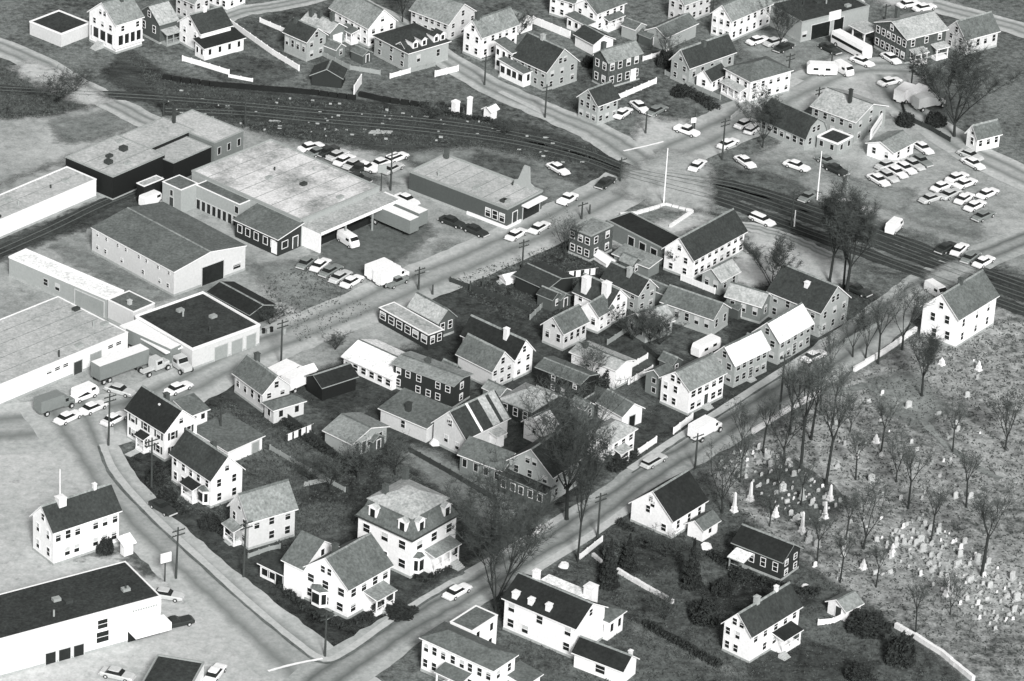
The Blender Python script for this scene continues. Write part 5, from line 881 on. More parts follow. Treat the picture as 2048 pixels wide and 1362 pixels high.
building('s8c','shed','little white shed with gray roof and curved fence behind the dark shrubs','shed',53.02,-86.10,46.4,3.49,3.56,2.10,1.10,'x','gable','white','lgray',{'door': [('l', 0.4, 1.1, 1.8)], 'trim': 'white'})
vehicle('sedan','car_white',-39.64,72.02,0.657,'white sedan at the far left end of the row behind the big warehouse','car','parked_car','cars parked and driving in town')
vehicle('sedan','car_dark',-36.42,70.80,0.886,'black sedan second in the row behind the big warehouse','car','parked_car','cars parked and driving in town')
vehicle('sedan','car_light',-34.40,69.20,0.903,'pale sedan third in the row behind the big warehouse','car','parked_car','cars parked and driving in town')
vehicle('sedan','car_white',-33.06,67.18,0.989,'white sedan fourth in the row behind the big warehouse','car','parked_car','cars parked and driving in town')
vehicle('sedan','car_light',-31.21,65.90,1.008,'pale sedan fifth in the row behind the big warehouse','car','parked_car','cars parked and driving in town')
vehicle('sedan','car_dark',-29.86,64.44,1.022,'black sedan last in the row behind the big warehouse','car','parked_car','cars parked and driving in town')
vehicle('sedan','car_white',-26.07,67.06,0.825,'white sedan parked nearest the pole behind the brick shop','car','parked_car','cars parked and driving in town')
vehicle('sedan','car_light',-23.99,64.82,0.954,'pale sedan beside the pole behind the brick shop','car','parked_car','cars parked and driving in town')
vehicle('wagon','car_white',-23.51,69.63,0.854,'white station wagon in back of the brick shop lot','car','parked_car','cars parked and driving in town')
vehicle('sedan','car_white',-20.65,51.81,-0.717,'white sedan along the dark wall of the brick shop','car','parked_car','cars parked and driving in town')
vehicle('sedan','car_dark',-12.04,43.64,-0.625,'black sedan along the middle of the brick shop wall','car','parked_car','cars parked and driving in town')
vehicle('sedan','car_dark',-7.73,40.61,-0.674,'dark sedan with pale roof trim at the brick shop corner','car','parked_car','cars parked and driving in town')
vehicle('sedan','car_white',-0.36,40.07,1.001,'white sedan parked before the brick shop front','car','parked_car','cars parked and driving in town')
vehicle('sedan','car_white',3.76,43.41,0.991,'white sedan ahead of another before the brick shop front','car','parked_car','cars parked and driving in town')
vehicle('sedan','car_dark',15.56,64.13,1.059,'black sedan by the grass bank near the street junction','car','parked_car','cars parked and driving in town')
vehicle('sedan','car_white',6.70,68.91,-0.872,'white sedan on the grass behind the brick shop','car','parked_car','cars parked and driving in town')
vehicle('sedan','car_gray',-36.88,23.94,1.141,'gray sedan first of five beside the truck court','car','parked_car','cars parked and driving in town')
vehicle('sedan','car_white',-34.45,23.17,1.136,'white sedan second of five beside the truck court','car','parked_car','cars parked and driving in town')
vehicle('sedan','car_gray',-32.50,21.16,1.015,'gray sedan third of five beside the truck court','car','parked_car','cars parked and driving in town')
vehicle('sedan','car_light',-30.65,19.05,1.039,'pale sedan fourth of five beside the truck court','car','parked_car','cars parked and driving in town')
vehicle('sedan','car_white',-28.53,17.47,0.994,'white sedan fifth of five beside the truck court','car','parked_car','cars parked and driving in town')
vehicle('sedan','car_white',21.94,99.34,-1.042,'white sedan under the white fence near the corner house','car','parked_car','cars parked and driving in town')
vehicle('sedan','car_gray',25.23,98.16,0.949,'gray sedan on the pale square beside the white fence','car','parked_car','cars parked and driving in town')
vehicle('sedan','car_white',18.67,95.92,1.057,'white sedan against the right wall of the corner gray house','car','parked_car','cars parked and driving in town')
vehicle('sedan','car_white',38.71,84.72,0.892,'white sedan driving on the main street below the junction pole','car','moving_car','cars parked and driving in town')
vehicle('sedan','car_white',32.76,74.12,1.122,'bright white sedan driving through the junction','car','moving_car','cars parked and driving in town')
vehicle('sedan','car_white',42.22,94.42,0.883,'white sedan parked higher of two beside the roadside wall','car','parked_car','cars parked and driving in town')
vehicle('wagon','car_white',43.75,92.32,1.048,'white wagon parked lower of two beside the roadside wall','car','parked_car','cars parked and driving in town')
vehicle('sedan','car_white',41.79,76.94,-0.989,'white sedan turning by the railway verge','car','moving_car','cars parked and driving in town')
vehicle('sedan','car_white',51.47,76.52,-0.588,'white sedan parked below the gambrel barn','car','parked_car','cars parked and driving in town')
vehicle('sedan','car_white',45.79,135.45,0.702,'white sedan first in the upper court by the windowed white house','car','parked_car','cars parked and driving in town')
vehicle('sedan','car_light',49.21,135.21,0.734,'pale sedan second in the upper court','car','parked_car','cars parked and driving in town')
vehicle('sedan','car_dark',50.93,132.67,0.899,'black sedan in the upper court under the trees','car','parked_car','cars parked and driving in town')
vehicle('old','car_dark',60.19,133.43,-0.865,'black old car beside the bus at the workshop','car','parked_car','cars parked and driving in town')
vehicle('sedan','car_white',66.39,127.82,-0.716,'white sedan below the parked bus','car','parked_car','cars parked and driving in town')
vehicle('sedan','car_white',72.27,130.32,-1.007,'white sedan against the tall brick house','car','parked_car','cars parked and driving in town')
vehicle('sedan','car_white',71.37,118.67,0.628,'white sedan crossing the upper square','car','moving_car','cars parked and driving in town')
vehicle('sedan','car_white',75.93,87.96,-0.993,'white sedan behind the billboard shop','car','parked_car','cars parked and driving in town')
vehicle('sedan','car_white',85.13,82.26,-0.895,'white sedan at the right edge on the upper street','car','parked_car','cars parked and driving in town')
vehicle('sedan','car_light',84.85,86.04,-0.717,'pale sedan beside another at the right edge on the upper street','car','parked_car','cars parked and driving in town')
vehicle('sedan','car_white',66.64,72.34,-0.941,'white sedan nearest end of the row by the billboard shop','car','parked_car','cars parked and driving in town')
vehicle('sedan','car_light',68.39,74.35,-0.925,'pale sedan second in the row by the billboard shop','car','parked_car','cars parked and driving in town')
vehicle('sedan','car_white',70.20,76.37,-0.927,'white sedan third in the row by the billboard shop','car','parked_car','cars parked and driving in town')
vehicle('sedan','car_white',71.97,78.39,-0.912,'white sedan fourth in the row by the billboard shop','car','parked_car','cars parked and driving in town')
vehicle('sedan','car_light',73.59,80.30,-0.880,'pale sedan fifth in the row by the billboard shop','car','parked_car','cars parked and driving in town')
vehicle('sedan','car_gray',75.23,82.21,-0.916,'gray sedan last in the row by the billboard shop','car','parked_car','cars parked and driving in town')
vehicle('sedan','car_white',78.51,71.25,0.796,'white sedan at the left of the right-hand lot','car','parked_car','cars parked and driving in town')
vehicle('sedan','car_light',79.80,68.16,0.866,'pale sedan second in the front row of the right-hand lot','car','parked_car','cars parked and driving in town')
vehicle('sedan','car_white',81.59,75.63,0.784,'white sedan at the back of the right-hand lot','car','parked_car','cars parked and driving in town')
vehicle('sedan','car_white',83.01,73.19,0.771,'white sedan in the middle of the right-hand lot','car','parked_car','cars parked and driving in town')
vehicle('sedan','car_white',82.33,66.56,0.968,'white sedan third in the front row of the right-hand lot','car','parked_car','cars parked and driving in town')
vehicle('sedan','car_white',84.07,63.68,0.872,'white sedan at the front corner of the right-hand lot','car','parked_car','cars parked and driving in town')
vehicle('sedan','car_white',86.83,69.35,0.824,'white sedan at the far right of the right-hand lot','car','parked_car','cars parked and driving in town')
vehicle('wagon','car_white',44.29,52.07,-0.721,'white station wagon beside the railway behind long white house','car','parked_car','cars parked and driving in town')
vehicle('old','car_gray',53.28,63.52,0.958,'gray old car next to the white pole by the rails','car','parked_car','cars parked and driving in town')
vehicle('sedan','car_white',58.72,60.72,0.889,'white sedan left of two on the gravel above the rails','car','parked_car','cars parked and driving in town')
vehicle('sedan','car_white',61.15,58.49,0.841,'white sedan right of two on the gravel above the rails','car','parked_car','cars parked and driving in town')
vehicle('van','car_white',68.38,52.02,1.096,'white van alone on the gravel above the rails','car','parked_car','cars parked and driving in town')
vehicle('sedan','car_dark',77.41,45.13,0.928,'black sedan beside the rails at the right','car','parked_car','cars parked and driving in town')
vehicle('sedan','car_white',79.83,44.74,1.079,'white sedan next to a black one beside the rails','car','parked_car','cars parked and driving in town')
vehicle('sedan','car_gray',81.66,41.91,1.013,'gray sedan third beside the rails at the right','car','parked_car','cars parked and driving in town')
vehicle('sedan','car_white',83.88,40.28,0.898,'white sedan last beside the rails at the right edge','car','parked_car','cars parked and driving in town')
vehicle('van','car_white',74.29,26.92,-0.946,'white van by the rails above the tall white house','car','parked_car','cars parked and driving in town')
vehicle('old','car_dark',60.50,25.80,-0.732,'black old car parked below the cluster of tall trees','car','parked_car','cars parked and driving in town')
vehicle('sedan','car_white',-71.29,-37.57,0.900,'white sedan nearest the street in the truck lot','car','parked_car','cars parked and driving in town')
vehicle('sedan','car_white',-67.67,-33.79,0.857,'white sedan beside another in the truck lot','car','parked_car','cars parked and driving in town')
vehicle('sedan','car_white',-63.84,-37.16,0.956,'pale-topped white sedan at the corner by the pole','car','parked_car','cars parked and driving in town')
vehicle('sedan','car_white',-69.75,-29.91,0.784,'white sedan between truck and warehouse wall','car','parked_car','cars parked and driving in town')
vehicle('sedan','car_light',-64.08,-27.29,-0.421,'pale sedan below the long trailer truck','car','parked_car','cars parked and driving in town')
vehicle('sedan','car_white',-54.57,-25.39,0.836,'white sedan on the street behind the black-roofed house','car','moving_car','cars parked and driving in town')
vehicle('wagon','car_light',24.09,-40.48,0.912,'pale station wagon driving down the cemetery road','car','moving_car','cars parked and driving in town')
vehicle('sedan','car_white',51.72,-0.43,0.813,'white sedan before the white-roofed houses','car','moving_car','cars parked and driving in town')
vehicle('old','car_dark',-53.07,-64.87,-0.781,'black old car driving on the curved street','car','moving_car','cars parked and driving in town')
vehicle('sedan','car_light',-49.77,-90.90,-0.171,'pale sedan beside the white store wall','car','parked_car','cars parked and driving in town')
vehicle('old','car_dark',-47.36,-98.55,0.480,'dark old car under the store canopy','car','parked_car','cars parked and driving in town')
vehicle('sedan','car_light',-54.49,-113.90,-0.303,'pale sedan cut off at the bottom by the filling station','car','parked_car','cars parked and driving in town')
vehicle('sedan','car_white',-40.43,-111.99,1.261,'white sedan right of the filling station office','car','parked_car','cars parked and driving in town')
vehicle('sedan','car_white',-6.04,-84.92,0.901,'white sedan on the road before the mansard house','car','moving_car','cars parked and driving in town')
vehicle('wagon','car_white',-37.07,-17.16,0.697,'white wagon left of the tarped trucks','car','parked_car','cars parked and driving in town')
vehicle('sedan','car_gray',-38.06,70.13,0.754,'gray sedan squeezed in front of the row behind the big warehouse','car','parked_car','cars parked and driving in town')
vehicle('sedan','car_white',-28.91,64.68,-0.520,'white sedan turned across the end of the row behind the big warehouse','car','parked_car','cars parked and driving in town')
vehicle('sedan','car_dark',-30.09,59.72,-0.517,'dark sedan nearest the warehouse wall below the row','car','parked_car','cars parked and driving in town')
vehicle('sedan','car_light',68.73,79.50,0.727,'pale sedan tucked behind the billboard shop row','car','parked_car','cars parked and driving in town')
vehicle('sedan','car_light',76.14,65.81,0.715,'pale sedan alone left of the right-hand lot','car','parked_car','cars parked and driving in town')
vehicle('sedan','car_gray',85.38,59.58,0.833,'gray sedan below the right-hand lot corner','car','parked_car','cars parked and driving in town')
vehicle('old','car_gray',57.39,79.47,-0.792,'gray old car beside the barn foot','car','parked_car','cars parked and driving in town')
vehicle('sedan','car_dark',58.88,75.89,-0.778,'dark sedan next to the old car below the barn','car','parked_car','cars parked and driving in town')
vehicle('sedan','car_light',65.91,158.20,0.684,'pale sedan at the top edge behind the workshop','car','parked_car','cars parked and driving in town')
vehicle('sedan','car_white',77.58,159.19,0.526,'white sedan first in the lot at the top edge','car','parked_car','cars parked and driving in town')
vehicle('sedan','car_white',80.75,157.81,0.592,'white sedan second in the lot at the top edge','car','parked_car','cars parked and driving in town')
vehicle('pickup','car_white',8.77,55.98,1.014,'white pickup truck on the main street beside the brick shop','truck','parked_truck','trucks and vans in town')
vehicle('boxtruck','car_white',-23.34,21.16,0.796,'white box truck left of two on the truck court edge','truck','parked_truck','trucks and vans in town')
vehicle('boxtruck','car_white',-21.73,19.11,0.800,'white box truck right of two on the truck court edge','truck','parked_truck','trucks and vans in town')
vehicle('pickup','car_gray',-20.74,18.40,0.857,'gray pickup with dark bed beside the white box trucks','truck','parked_truck','trucks and vans in town')
vehicle('van','car_white',-30.23,33.16,-0.881,'white delivery van in the truck court before the canopy','truck','parked_truck','trucks and vans in town')
vehicle('trailer','car_gray',-22.70,40.75,-0.682,'light box trailer left of two backed under the canopy','trailer','parked_truck','trucks and vans in town')
vehicle('trailer','car_gray',-21.24,43.86,-0.681,'pale box trailer right of two backed under the canopy','trailer','parked_truck','trucks and vans in town')
vehicle('pickup','car_white',31.05,89.23,-0.575,'white flatbed pickup on the pale square','truck','parked_truck','trucks and vans in town')
vehicle('bus','car_white',64.44,133.76,-0.923,'long white bus parked beside the workshop','bus','parked_bus','trucks and vans in town')
vehicle('van','car_white',62.38,122.80,-0.944,'white panel van left of the sedan in the square','van','parked_van','trucks and vans in town')
vehicle('camper','car_white',58.02,121.53,0.044,'white boat-like trailer parked at the square edge','trailer','parked_truck','trucks and vans in town')
vehicle('boxtruck','car_white',74.14,111.95,1.055,'white box truck beside the hedge at the upper square','truck','parked_truck','trucks and vans in town')
vehicle('boxtruck','car_white',76.71,111.60,0.940,'white box truck second beside the hedge at the upper square','truck','parked_truck','trucks and vans in town')
vehicle('boxtruck','car_light',78.36,108.24,0.595,'pale box truck below two white ones near the big bare tree','truck','parked_truck','trucks and vans in town')
vehicle('trailer','car_gray',-64.75,-20.93,0.784,'long pale trailer along the white warehouse wall','trailer','parked_truck','trucks and vans in town')
vehicle('tractor','car_light',-59.16,-18.90,0.816,'pale truck tractor coupled to the long trailer','truck','parked_truck','trucks and vans in town')
vehicle('trailer','car_gray',-59.99,-13.68,-0.665,'gray trailer backed along the garage dock canopy','trailer','parked_truck','trucks and vans in town')
vehicle('tractor','car_light',-55.21,-17.59,-0.868,'pale truck tractor before the garage dock','truck','parked_truck','trucks and vans in town')
vehicle('boxtruck','car_gray',-73.92,-34.42,0.742,'gray box truck at the left edge of the truck lot','truck','parked_truck','trucks and vans in town')
vehicle('boxtruck','car_white',-37.24,-18.97,0.902,'white truck with tarped load left in the side yard','truck','parked_truck','trucks and vans in town')
vehicle('boxtruck','car_white',-34.77,-21.41,0.862,'white truck with tarped load right in the side yard','truck','parked_truck','trucks and vans in town')
vehicle('camper','car_white',33.12,-0.56,0.889,'white camper trailer behind the white-roofed houses','trailer','parked_truck','trucks and vans in town')
vehicle('van','car_white',-69.58,-29.31,0.826,'white panel van beside the warehouse wall','van','parked_van','trucks and vans in town')
vehicle('van','car_white',-66.69,44.83,0.904,'white van at the small black canopy of the big warehouse','van','parked_van','trucks and vans in town')
tree('vase',0.02,-89.10,18.0,'large bare elm with several trunks beside the road, bottom centre',0.26,0.80,'bare trees')
tree('elm',10.26,-60.09,21.0,'very large bare elm before the columned porch house',1.66,0.78,'bare trees')
tree('elm2',12.16,-72.55,18.0,'tall bare tree on the cemetery side of the road',2.02,0.55,'bare trees')
tree('tall',55.67,29.51,14.0,'bare tree leftmost of the tall cluster by the rails',1.75,1.00,'bare trees')
tree('elm2',57.95,26.85,15.5,'tallest bare tree of the cluster by the rails',3.87,0.75,'bare trees')
tree('tall',58.39,24.94,14.5,'bare tree rightmost of the tall cluster by the rails',1.16,1.20,'bare trees')
tree('oak',82.49,95.47,15.5,'broad bare tree at the upper right beside parked trucks',0.09,1.00,'bare trees')
tree('fork',67.12,5.09,10.5,'forked bare tree before the tall white house',3.35,1.10,'bare trees')
tree('tall',69.43,-11.54,9.5,'thick-trunked bare tree in the upper cemetery',0.07,1.20,'bare trees')
tree('slim',62.67,-0.65,11.0,'slim bare tree at the cemetery wall gap',3.32,1.00,'bare trees')
tree('fork',58.40,1.20,8.0,'small bare tree left of the cemetery wall gap',3.00,1.00,'bare trees')
tree('fork',60.62,1.11,8.5,'small leaning bare tree behind the cemetery wall',0.09,1.00,'bare trees')
tree('slim',47.97,-39.75,18.0,'very tall slender bare tree inside the cemetery wall',0.88,0.80,'bare trees')
tree('slim',51.95,-43.72,15.5,'slender bare tree second inside the cemetery wall',5.06,0.90,'bare trees')
tree('fork',45.38,-37.08,10.0,'forked bare tree by the lower cemetery wall',2.81,1.20,'bare trees')
tree('slim',56.82,-41.66,8.0,'short slender tree in the open cemetery grass',3.04,1.00,'bare trees')
tree('slim',64.81,-50.12,10.0,'slender bare tree in the middle of the cemetery',3.74,1.00,'bare trees')
tree('fork',57.00,-63.65,9.5,'leaning forked tree among the lower gravestones',5.26,1.00,'bare trees')
tree('slim',49.48,-68.82,8.0,'slender bare tree behind the dark porch house',3.42,1.00,'bare trees')
tree('slim',52.82,-74.34,8.5,'slender bare tree right of the dark porch house',4.41,1.00,'bare trees')
tree('fork',34.92,-55.11,10.0,'forked bare tree beside the saltbox house',2.43,1.00,'bare trees')
tree('young',42.38,-58.34,6.0,'small bare tree beside the middle obelisk',2.92,1.00,'bare trees')
tree('slim',63.64,-88.25,8.0,'slender bare tree by the lower cemetery wall',2.60,1.00,'bare trees')
tree('slim',75.06,-69.97,14.0,'slender bare tree near the right edge of the cemetery',4.47,1.00,'bare trees')
tree('young',82.12,-28.56,9.0,'bare tree beyond the right end of the cemetery path',2.26,1.00,'bare trees')
tree('oak',45.32,85.15,9.0,'bare dark tree beside the gambrel barn',4.48,0.90,'bare trees')
tree('oak',45.33,22.83,9.0,'dense bare tree behind the gray pale-roofed house',6.04,1.00,'bare trees')
tree('young',8.55,33.83,6.0,'bare young tree beside the brick block',4.01,1.30,'bare trees')
tree('young',49.46,-15.28,6.0,'bare young street tree on the cemetery side of the road',5.97,1.00,'bare trees')
tree('young',54.31,-3.90,6.0,'bare young street tree higher on the cemetery side',1.29,1.00,'bare trees')
tree('oak',23.65,1.37,5.5,'dense bare tree behind the bright white building',1.05,1.10,'bare trees')
tree('young',-23.30,-51.32,5.5,'bare fruit tree in the long back garden',3.66,1.50,'bare trees')
tree('young',-27.39,-55.84,5.0,'bare low fruit tree near the mansard house garden',3.75,1.50,'bare trees')
tree('young',-17.43,-48.98,5.0,'bare fruit tree beside the curved dirt drive',3.52,1.60,'bare trees')
tree('oak',-36.52,138.15,11.0,'bare dark tree behind the long white house at the top',4.67,0.80,'bare trees')
tree('oak',-25.77,135.40,10.0,'bare dark tree between the two large top houses',5.54,0.70,'bare trees')
tree('young',27.01,120.62,6.0,'bare tree behind the wide dark-roofed house',5.90,1.30,'bare trees')
tree('oak',50.22,134.08,8.0,'bare tree beside the white windowed house court',3.53,0.80,'bare trees')
tree('young',13.51,-14.46,6.0,'bare tree beside the black-walled house',3.56,1.40,'bare trees')
tree('brush',20.64,2.84,4.5,'tangled bare brush behind the long gray-roofed house',2.48,1.30,'bare trees',name='bare_bush',cat='bush')
tree('brush',25.37,1.59,4.0,'tangled bare brush near the camper trailer',1.73,1.40,'bare trees',name='bare_bush',cat='bush')
tree('brush',28.64,30.89,4.0,'tangled bare brush beside the long white house',3.39,1.00,'bare trees',name='bare_bush',cat='bush')
tree('brush',-24.59,-49.84,3.2,'tangled bare brush in the middle of the back garden',5.11,1.60,'bare trees',name='bare_bush',cat='bush')
tree('brush',-30.83,-52.22,3.0,'tangled bare brush beside the garden fence',2.42,1.60,'bare trees',name='bare_bush',cat='bush')
tree('brush',25.76,-69.90,3.0,'tangled bare brush below the saltbox house',2.76,1.50,'bare trees',name='bare_bush',cat='bush')
tree('brush',22.64,-67.97,2.8,'tangled bare brush beside the garden conifers',4.80,1.40,'bare trees',name='bare_bush',cat='bush')
tree('brush',25.63,-88.51,4.2,'pale bare brush at the end of the garden wall',0.64,1.20,'bare trees',name='bare_bush',cat='bush')
tree('brush',-89.48,86.73,4.0,'bare brush clump in the meadow at the left edge',5.02,1.80,'bare trees',name='bare_bush',cat='bush')
tree('brush',-86.31,91.88,3.5,'bare brush clump beside the upper left street',0.17,1.60,'bare trees',name='bare_bush',cat='bush')
tree('brush',-2.03,132.58,4.0,'bare brush behind the tall corner house',0.54,1.20,'bare trees',name='bare_bush',cat='bush')
tree('brush',-41.50,0.42,3.0,'bare brush beside the low dark shed',6.07,1.50,'bare trees',name='bare_bush',cat='bush')
tree('brush',-29.84,-7.33,2.6,'bare brush before the long white workshop',4.37,1.40,'bare trees',name='bare_bush',cat='bush')
tree('brush',-18.11,88.92,3.0,'bare brush on the bank below the white tanks',5.29,1.60,'bare trees',name='bare_bush',cat='bush')
tree('brush',-3.64,84.10,2.5,'bare brush between the rails and the street',1.78,1.50,'bare trees',name='bare_bush',cat='bush')
tree('slim',38.02,-44.74,8.0,'thin bare tree beside the saltbox wing',0.69,1.00,'bare trees')
tree('slim',41.95,-34.31,9.0,'thin bare tree where the cemetery wall begins',5.19,1.00,'bare trees')
tree('slim',53.88,-23.47,10.0,'thin bare tree behind the third wall tree',0.29,1.00,'bare trees')
tree('young',56.68,-25.71,6.0,'thin bare sapling in the open grass below the path bend',1.22,1.00,'bare trees')
tree('slim',61.48,-31.93,9.0,'thin bare tree under the cemetery path curve',4.42,1.00,'bare trees')
tree('fork',63.38,-41.69,7.0,'thin bare tree left of the middle cemetery tree',0.60,1.00,'bare trees')
tree('slim',73.32,-30.48,8.0,'thin bare tree right of the cemetery path',1.15,1.00,'bare trees')
tree('slim',74.22,-48.52,9.0,'thin bare tree far right above the lower plot',2.03,1.00,'bare trees')
tree('slim',47.63,-51.20,7.0,'thin bare tree among the upper obelisks',0.58,1.00,'bare trees')
tree('young',44.08,-47.27,6.0,'thin bare sapling at the lower left of the upper plot',5.69,1.00,'bare trees')
tree('slim',54.36,-61.16,7.0,'thin bare tree left of the leaning forked tree',6.27,1.00,'bare trees')
tree('slim',67.82,-60.36,9.0,'thin bare tree at the head of the lower plot',0.25,1.00,'bare trees')
tree('slim',50.09,-29.08,12.0,'thin bare tree second row behind the cemetery wall',5.47,1.00,'bare trees')
tree('young',38.45,-33.56,7.0,'thin bare sapling at the cemetery corner by the wall',0.81,1.00,'bare trees')
tree('slim',58.35,-75.20,7.0,'thin bare tree at the left of the lower plot',4.43,1.00,'bare trees')
tree('young',69.31,-82.09,6.0,'thin bare sapling inside the lower plot',0.28,1.00,'bare trees')
tree('slim',46.68,-27.79,11.0,'thin bare tree just inside the wall by the tall pole',3.41,1.00,'bare trees')
tree('slim',51.94,-20.23,10.0,'thin bare tree at the wall end beside the gap',2.45,1.00,'bare trees')
shrub('cone',17.01,-79.66,3.6,8.5,'dark pointed conifer left of the garden wall',5.89,'shrubs and evergreens')
shrub('cone',20.00,-74.07,3.4,6.3,'dark conifer above the garden wall',3.20,'shrubs and evergreens')
shrub('cone',29.70,-78.20,3.8,8.5,'tall dark conifer behind the garden lawn',3.81,'shrubs and evergreens')
shrub('mound',31.63,-88.12,4.4,4.0,'round dark evergreen beside the bottom right white house',3.90,'shrubs and evergreens')
shrub('mound2',56.24,-87.65,6.5,2.6,'wide dark shrub mass below the curved fence',3.47,'shrubs and evergreens')
shrub('mound',60.82,-96.25,4.6,4.4,'dark evergreen right of the bottom path',6.03,'shrubs and evergreens')
shrub('mound2',54.24,-102.01,4.0,2.6,'dark shrub at the bottom edge right of the white house',3.15,'shrubs and evergreens')
shrub('mound2',-60.52,-78.14,2.8,2.3,'dark round shrub against the large white house',1.24,'shrubs and evergreens')
shrub('mound',-14.41,-91.32,5.0,1.4,'dark low shrub bed before the big corner house',2.69,'shrubs and evergreens')
shrub('mound2',17.84,-42.25,3.4,2.4,'dark shrub at the road side of the hip-roofed house',2.35,'shrubs and evergreens')
shrub('mid',17.97,-71.57,4.0,3.0,'gray-green shrub behind the first conifer',2.78,'shrubs and evergreens')
shrub('mound2',34.53,-79.43,3.4,2.2,'dark shrub beside the dark porch house',0.91,'shrubs and evergreens')
shrub('mound',37.31,-75.38,3.2,2.0,'dark low shrub under the dark porch house lawn',3.80,'shrubs and evergreens')
shrub('mound',-55.19,-55.97,3.2,2.4,'dark shrub between the first two curved-row houses',6.27,'shrubs and evergreens')
shrub('mound2',-52.69,-60.94,3.0,1.8,'dark shrub before the middle curved-row house',1.96,'shrubs and evergreens')
shrub('mound2',-45.26,-68.54,3.6,1.7,'dark shrub between the second and third curved-row houses',1.36,'shrubs and evergreens')
shrub('mound',73.31,99.74,3.6,2.6,'dark shrub at the foot of the upper trucks',3.28,'shrubs and evergreens')
shrub('mound2',79.17,100.58,4.0,2.6,'dark shrub under the upper right bare tree',3.78,'shrubs and evergreens')
shrub('mound',29.85,107.65,3.5,2.2,'dark shrub left end of the bank behind the pale square',4.30,'shrubs and evergreens')
shrub('mound2',27.01,121.85,3.6,3.0,'dark shrub beside the wide dark-roofed house',1.21,'shrubs and evergreens')
shrub('mound',11.96,119.13,2.8,2.0,'pale-speckled shrub between the big gray house and brick house',1.79,'shrubs and evergreens')
shrub('mound',16.45,-13.74,4.2,3.4,'round dark evergreen before the bright white building',4.04,'shrubs and evergreens')
shrub('mid',-1.95,-43.82,3.0,2.0,'gray shrub beside the striped barn',6.13,'shrubs and evergreens')
hedge([(-33.17, -85.29), (-29.56, -90.73), (-26.28, -94.39), (-22.35, -97.09)],1.3,1.3,'clipped dark hedge around the big corner house, street side','leaf_dark',422)
hedge([(-22.44, -95.68), (-19.56, -93.63), (-17.11, -89.02)],1.3,1.2,'clipped dark hedge around the big corner house, road side','leaf_dark',423)
hedge([(18.65, -42.15), (21.24, -38.01)],1.6,1.8,'clipped dark hedge before the hip-roofed white house','leaf_dark',424)
hedge([(30.07, 110.09), (33.73, 105.82), (36.76, 101.04)],2.6,1.8,'dark overgrown hedge along the bank behind the pale square','leaf_dark',425)
hedge([(22.6, -90.3), (27.84, -95.42), (33.74, -101.09)],1.6,1.3,'rough dark hedge along the garden path','leaf_dark',426)
hedge([(32.79, -68.32), (37.35, -73.87), (43.42, -77.67), (49.55, -78.45)],1.8,1.5,'rough dark hedge behind the garden lawn','leaf_dark',427)
hedge([(18.31, -59.93), (20.45, -62.96)],1.4,1.2,'dark hedge beside the saltbox house','leaf_dark',428)
hedge([(-36.67, -33.81), (-31.72, -39.97), (-25.55, -47.51)],1.2,1.4,'dark hedge line along the back garden fence','leaf_dark',429)
hedge([(-13.1, -79.7), (-11.09, -81.71), (-7.1, -76.0)],1.2,0.9,'dark low hedge before the mansard house','leaf_dark',430)
hedge([(-53.04, -61.3), (-49.46, -65.6)],1.4,1.0,'dark hedge before the middle white house','leaf_dark',431)
hedge([(-44.38, -69.67), (-40.95, -73.11)],1.2,1.0,'dark hedge left of the pale gray house','leaf_dark',432)
hedge([(-16.51, 96.15), (-13.91, 91.38), (-6.18, 89.48)],1.5,1.0,'dark scrub at the foot of the white tanks','leaf_dark',433)
pole(-63.86,-45.07,9.6,0.70,'utility pole at the street corner beside the truck lot',lean=(0, 0.02),lamp=True)
pole(-55.57,-57.62,8.9,0.70,'utility pole beside the white house row on the curved street')
pole(-48.89,-85.03,9.2,0.70,'utility pole across the curved street by the white store',lean=(0, 0.03))
pole(-38.74,-83.41,10.1,0.70,'utility pole before the pale gray house',lean=(0, 0.02))
pole(-24.82,-104.69,8.1,0.70,'utility pole at the corner of the big white house',lamp=True)
pole(-38.41,-14.77,8.8,0.70,'utility pole beside the vacant lot on the main street',drum=True)
pole(1.03,27.21,5.9,0.70,'utility pole at the end of the long dark barn')
pole(-16.84,16.98,4.7,0.70,'short utility pole behind the pale-roofed dark house',lamp=True)
pole(-23.90,56.67,8.4,0.70,'utility pole between the big warehouse and the brick shop')
pole(11.32,49.22,3.7,0.70,'short pole across the main street from the brick shop',arms=1)
pole(18.28,66.21,5.0,0.70,'pole on the grass bank near the junction',arms=1)
pole(37.49,78.63,8.5,0.70,'utility pole at the main street junction beside the moving car')
pole(50.91,112.65,7.9,0.70,'utility pole beside the white hip-roofed house')
pole(3.78,93.00,6.9,0.70,'utility pole beside the railway street below the gray house')
pole(-8.29,106.64,6.5,0.70,'utility pole before the bright white corner house')
pole(23.07,88.60,4.5,0.70,'lamp post standing in the pale square',arms=0,lamp=True,name='lamp_post',cat='lamp post')
pole(32.37,91.08,4.2,0.70,'sign post at the edge of the pale square',arms=0,name='sign_post',cat='post')
pole(-52.77,80.95,6.3,0.70,'utility pole beside the rails at the warehouse corner')
pole(-68.47,83.51,4.4,0.70,'utility pole beside the upper left street')
pole(49.57,51.08,7.5,0.70,'dark utility pole between the railway lines')
pole(45.18,-20.38,10.8,0.70,'tall thin utility pole at the cemetery roadside')
pole(15.20,-64.98,8.0,0.70,'utility pole on the road near the tall elm')
pole(56.74,106.31,3.9,0.70,'utility pole behind the gambrel barn')
pole(75.58,117.96,4.8,0.70,'utility pole beside the upper square hedge')
pole(72.31,151.61,3.5,0.70,'utility pole at the top beside the tall brick house',arms=1)
pole(60.05,124.27,3.8,0.70,'utility pole at the upper court',arms=1)
pole(36.90,148.84,3.3,0.70,'utility pole beside the windowed white house at the top')
pole(8.58,141.91,4.4,0.70,'utility pole between the white houses at the top middle',arms=1)
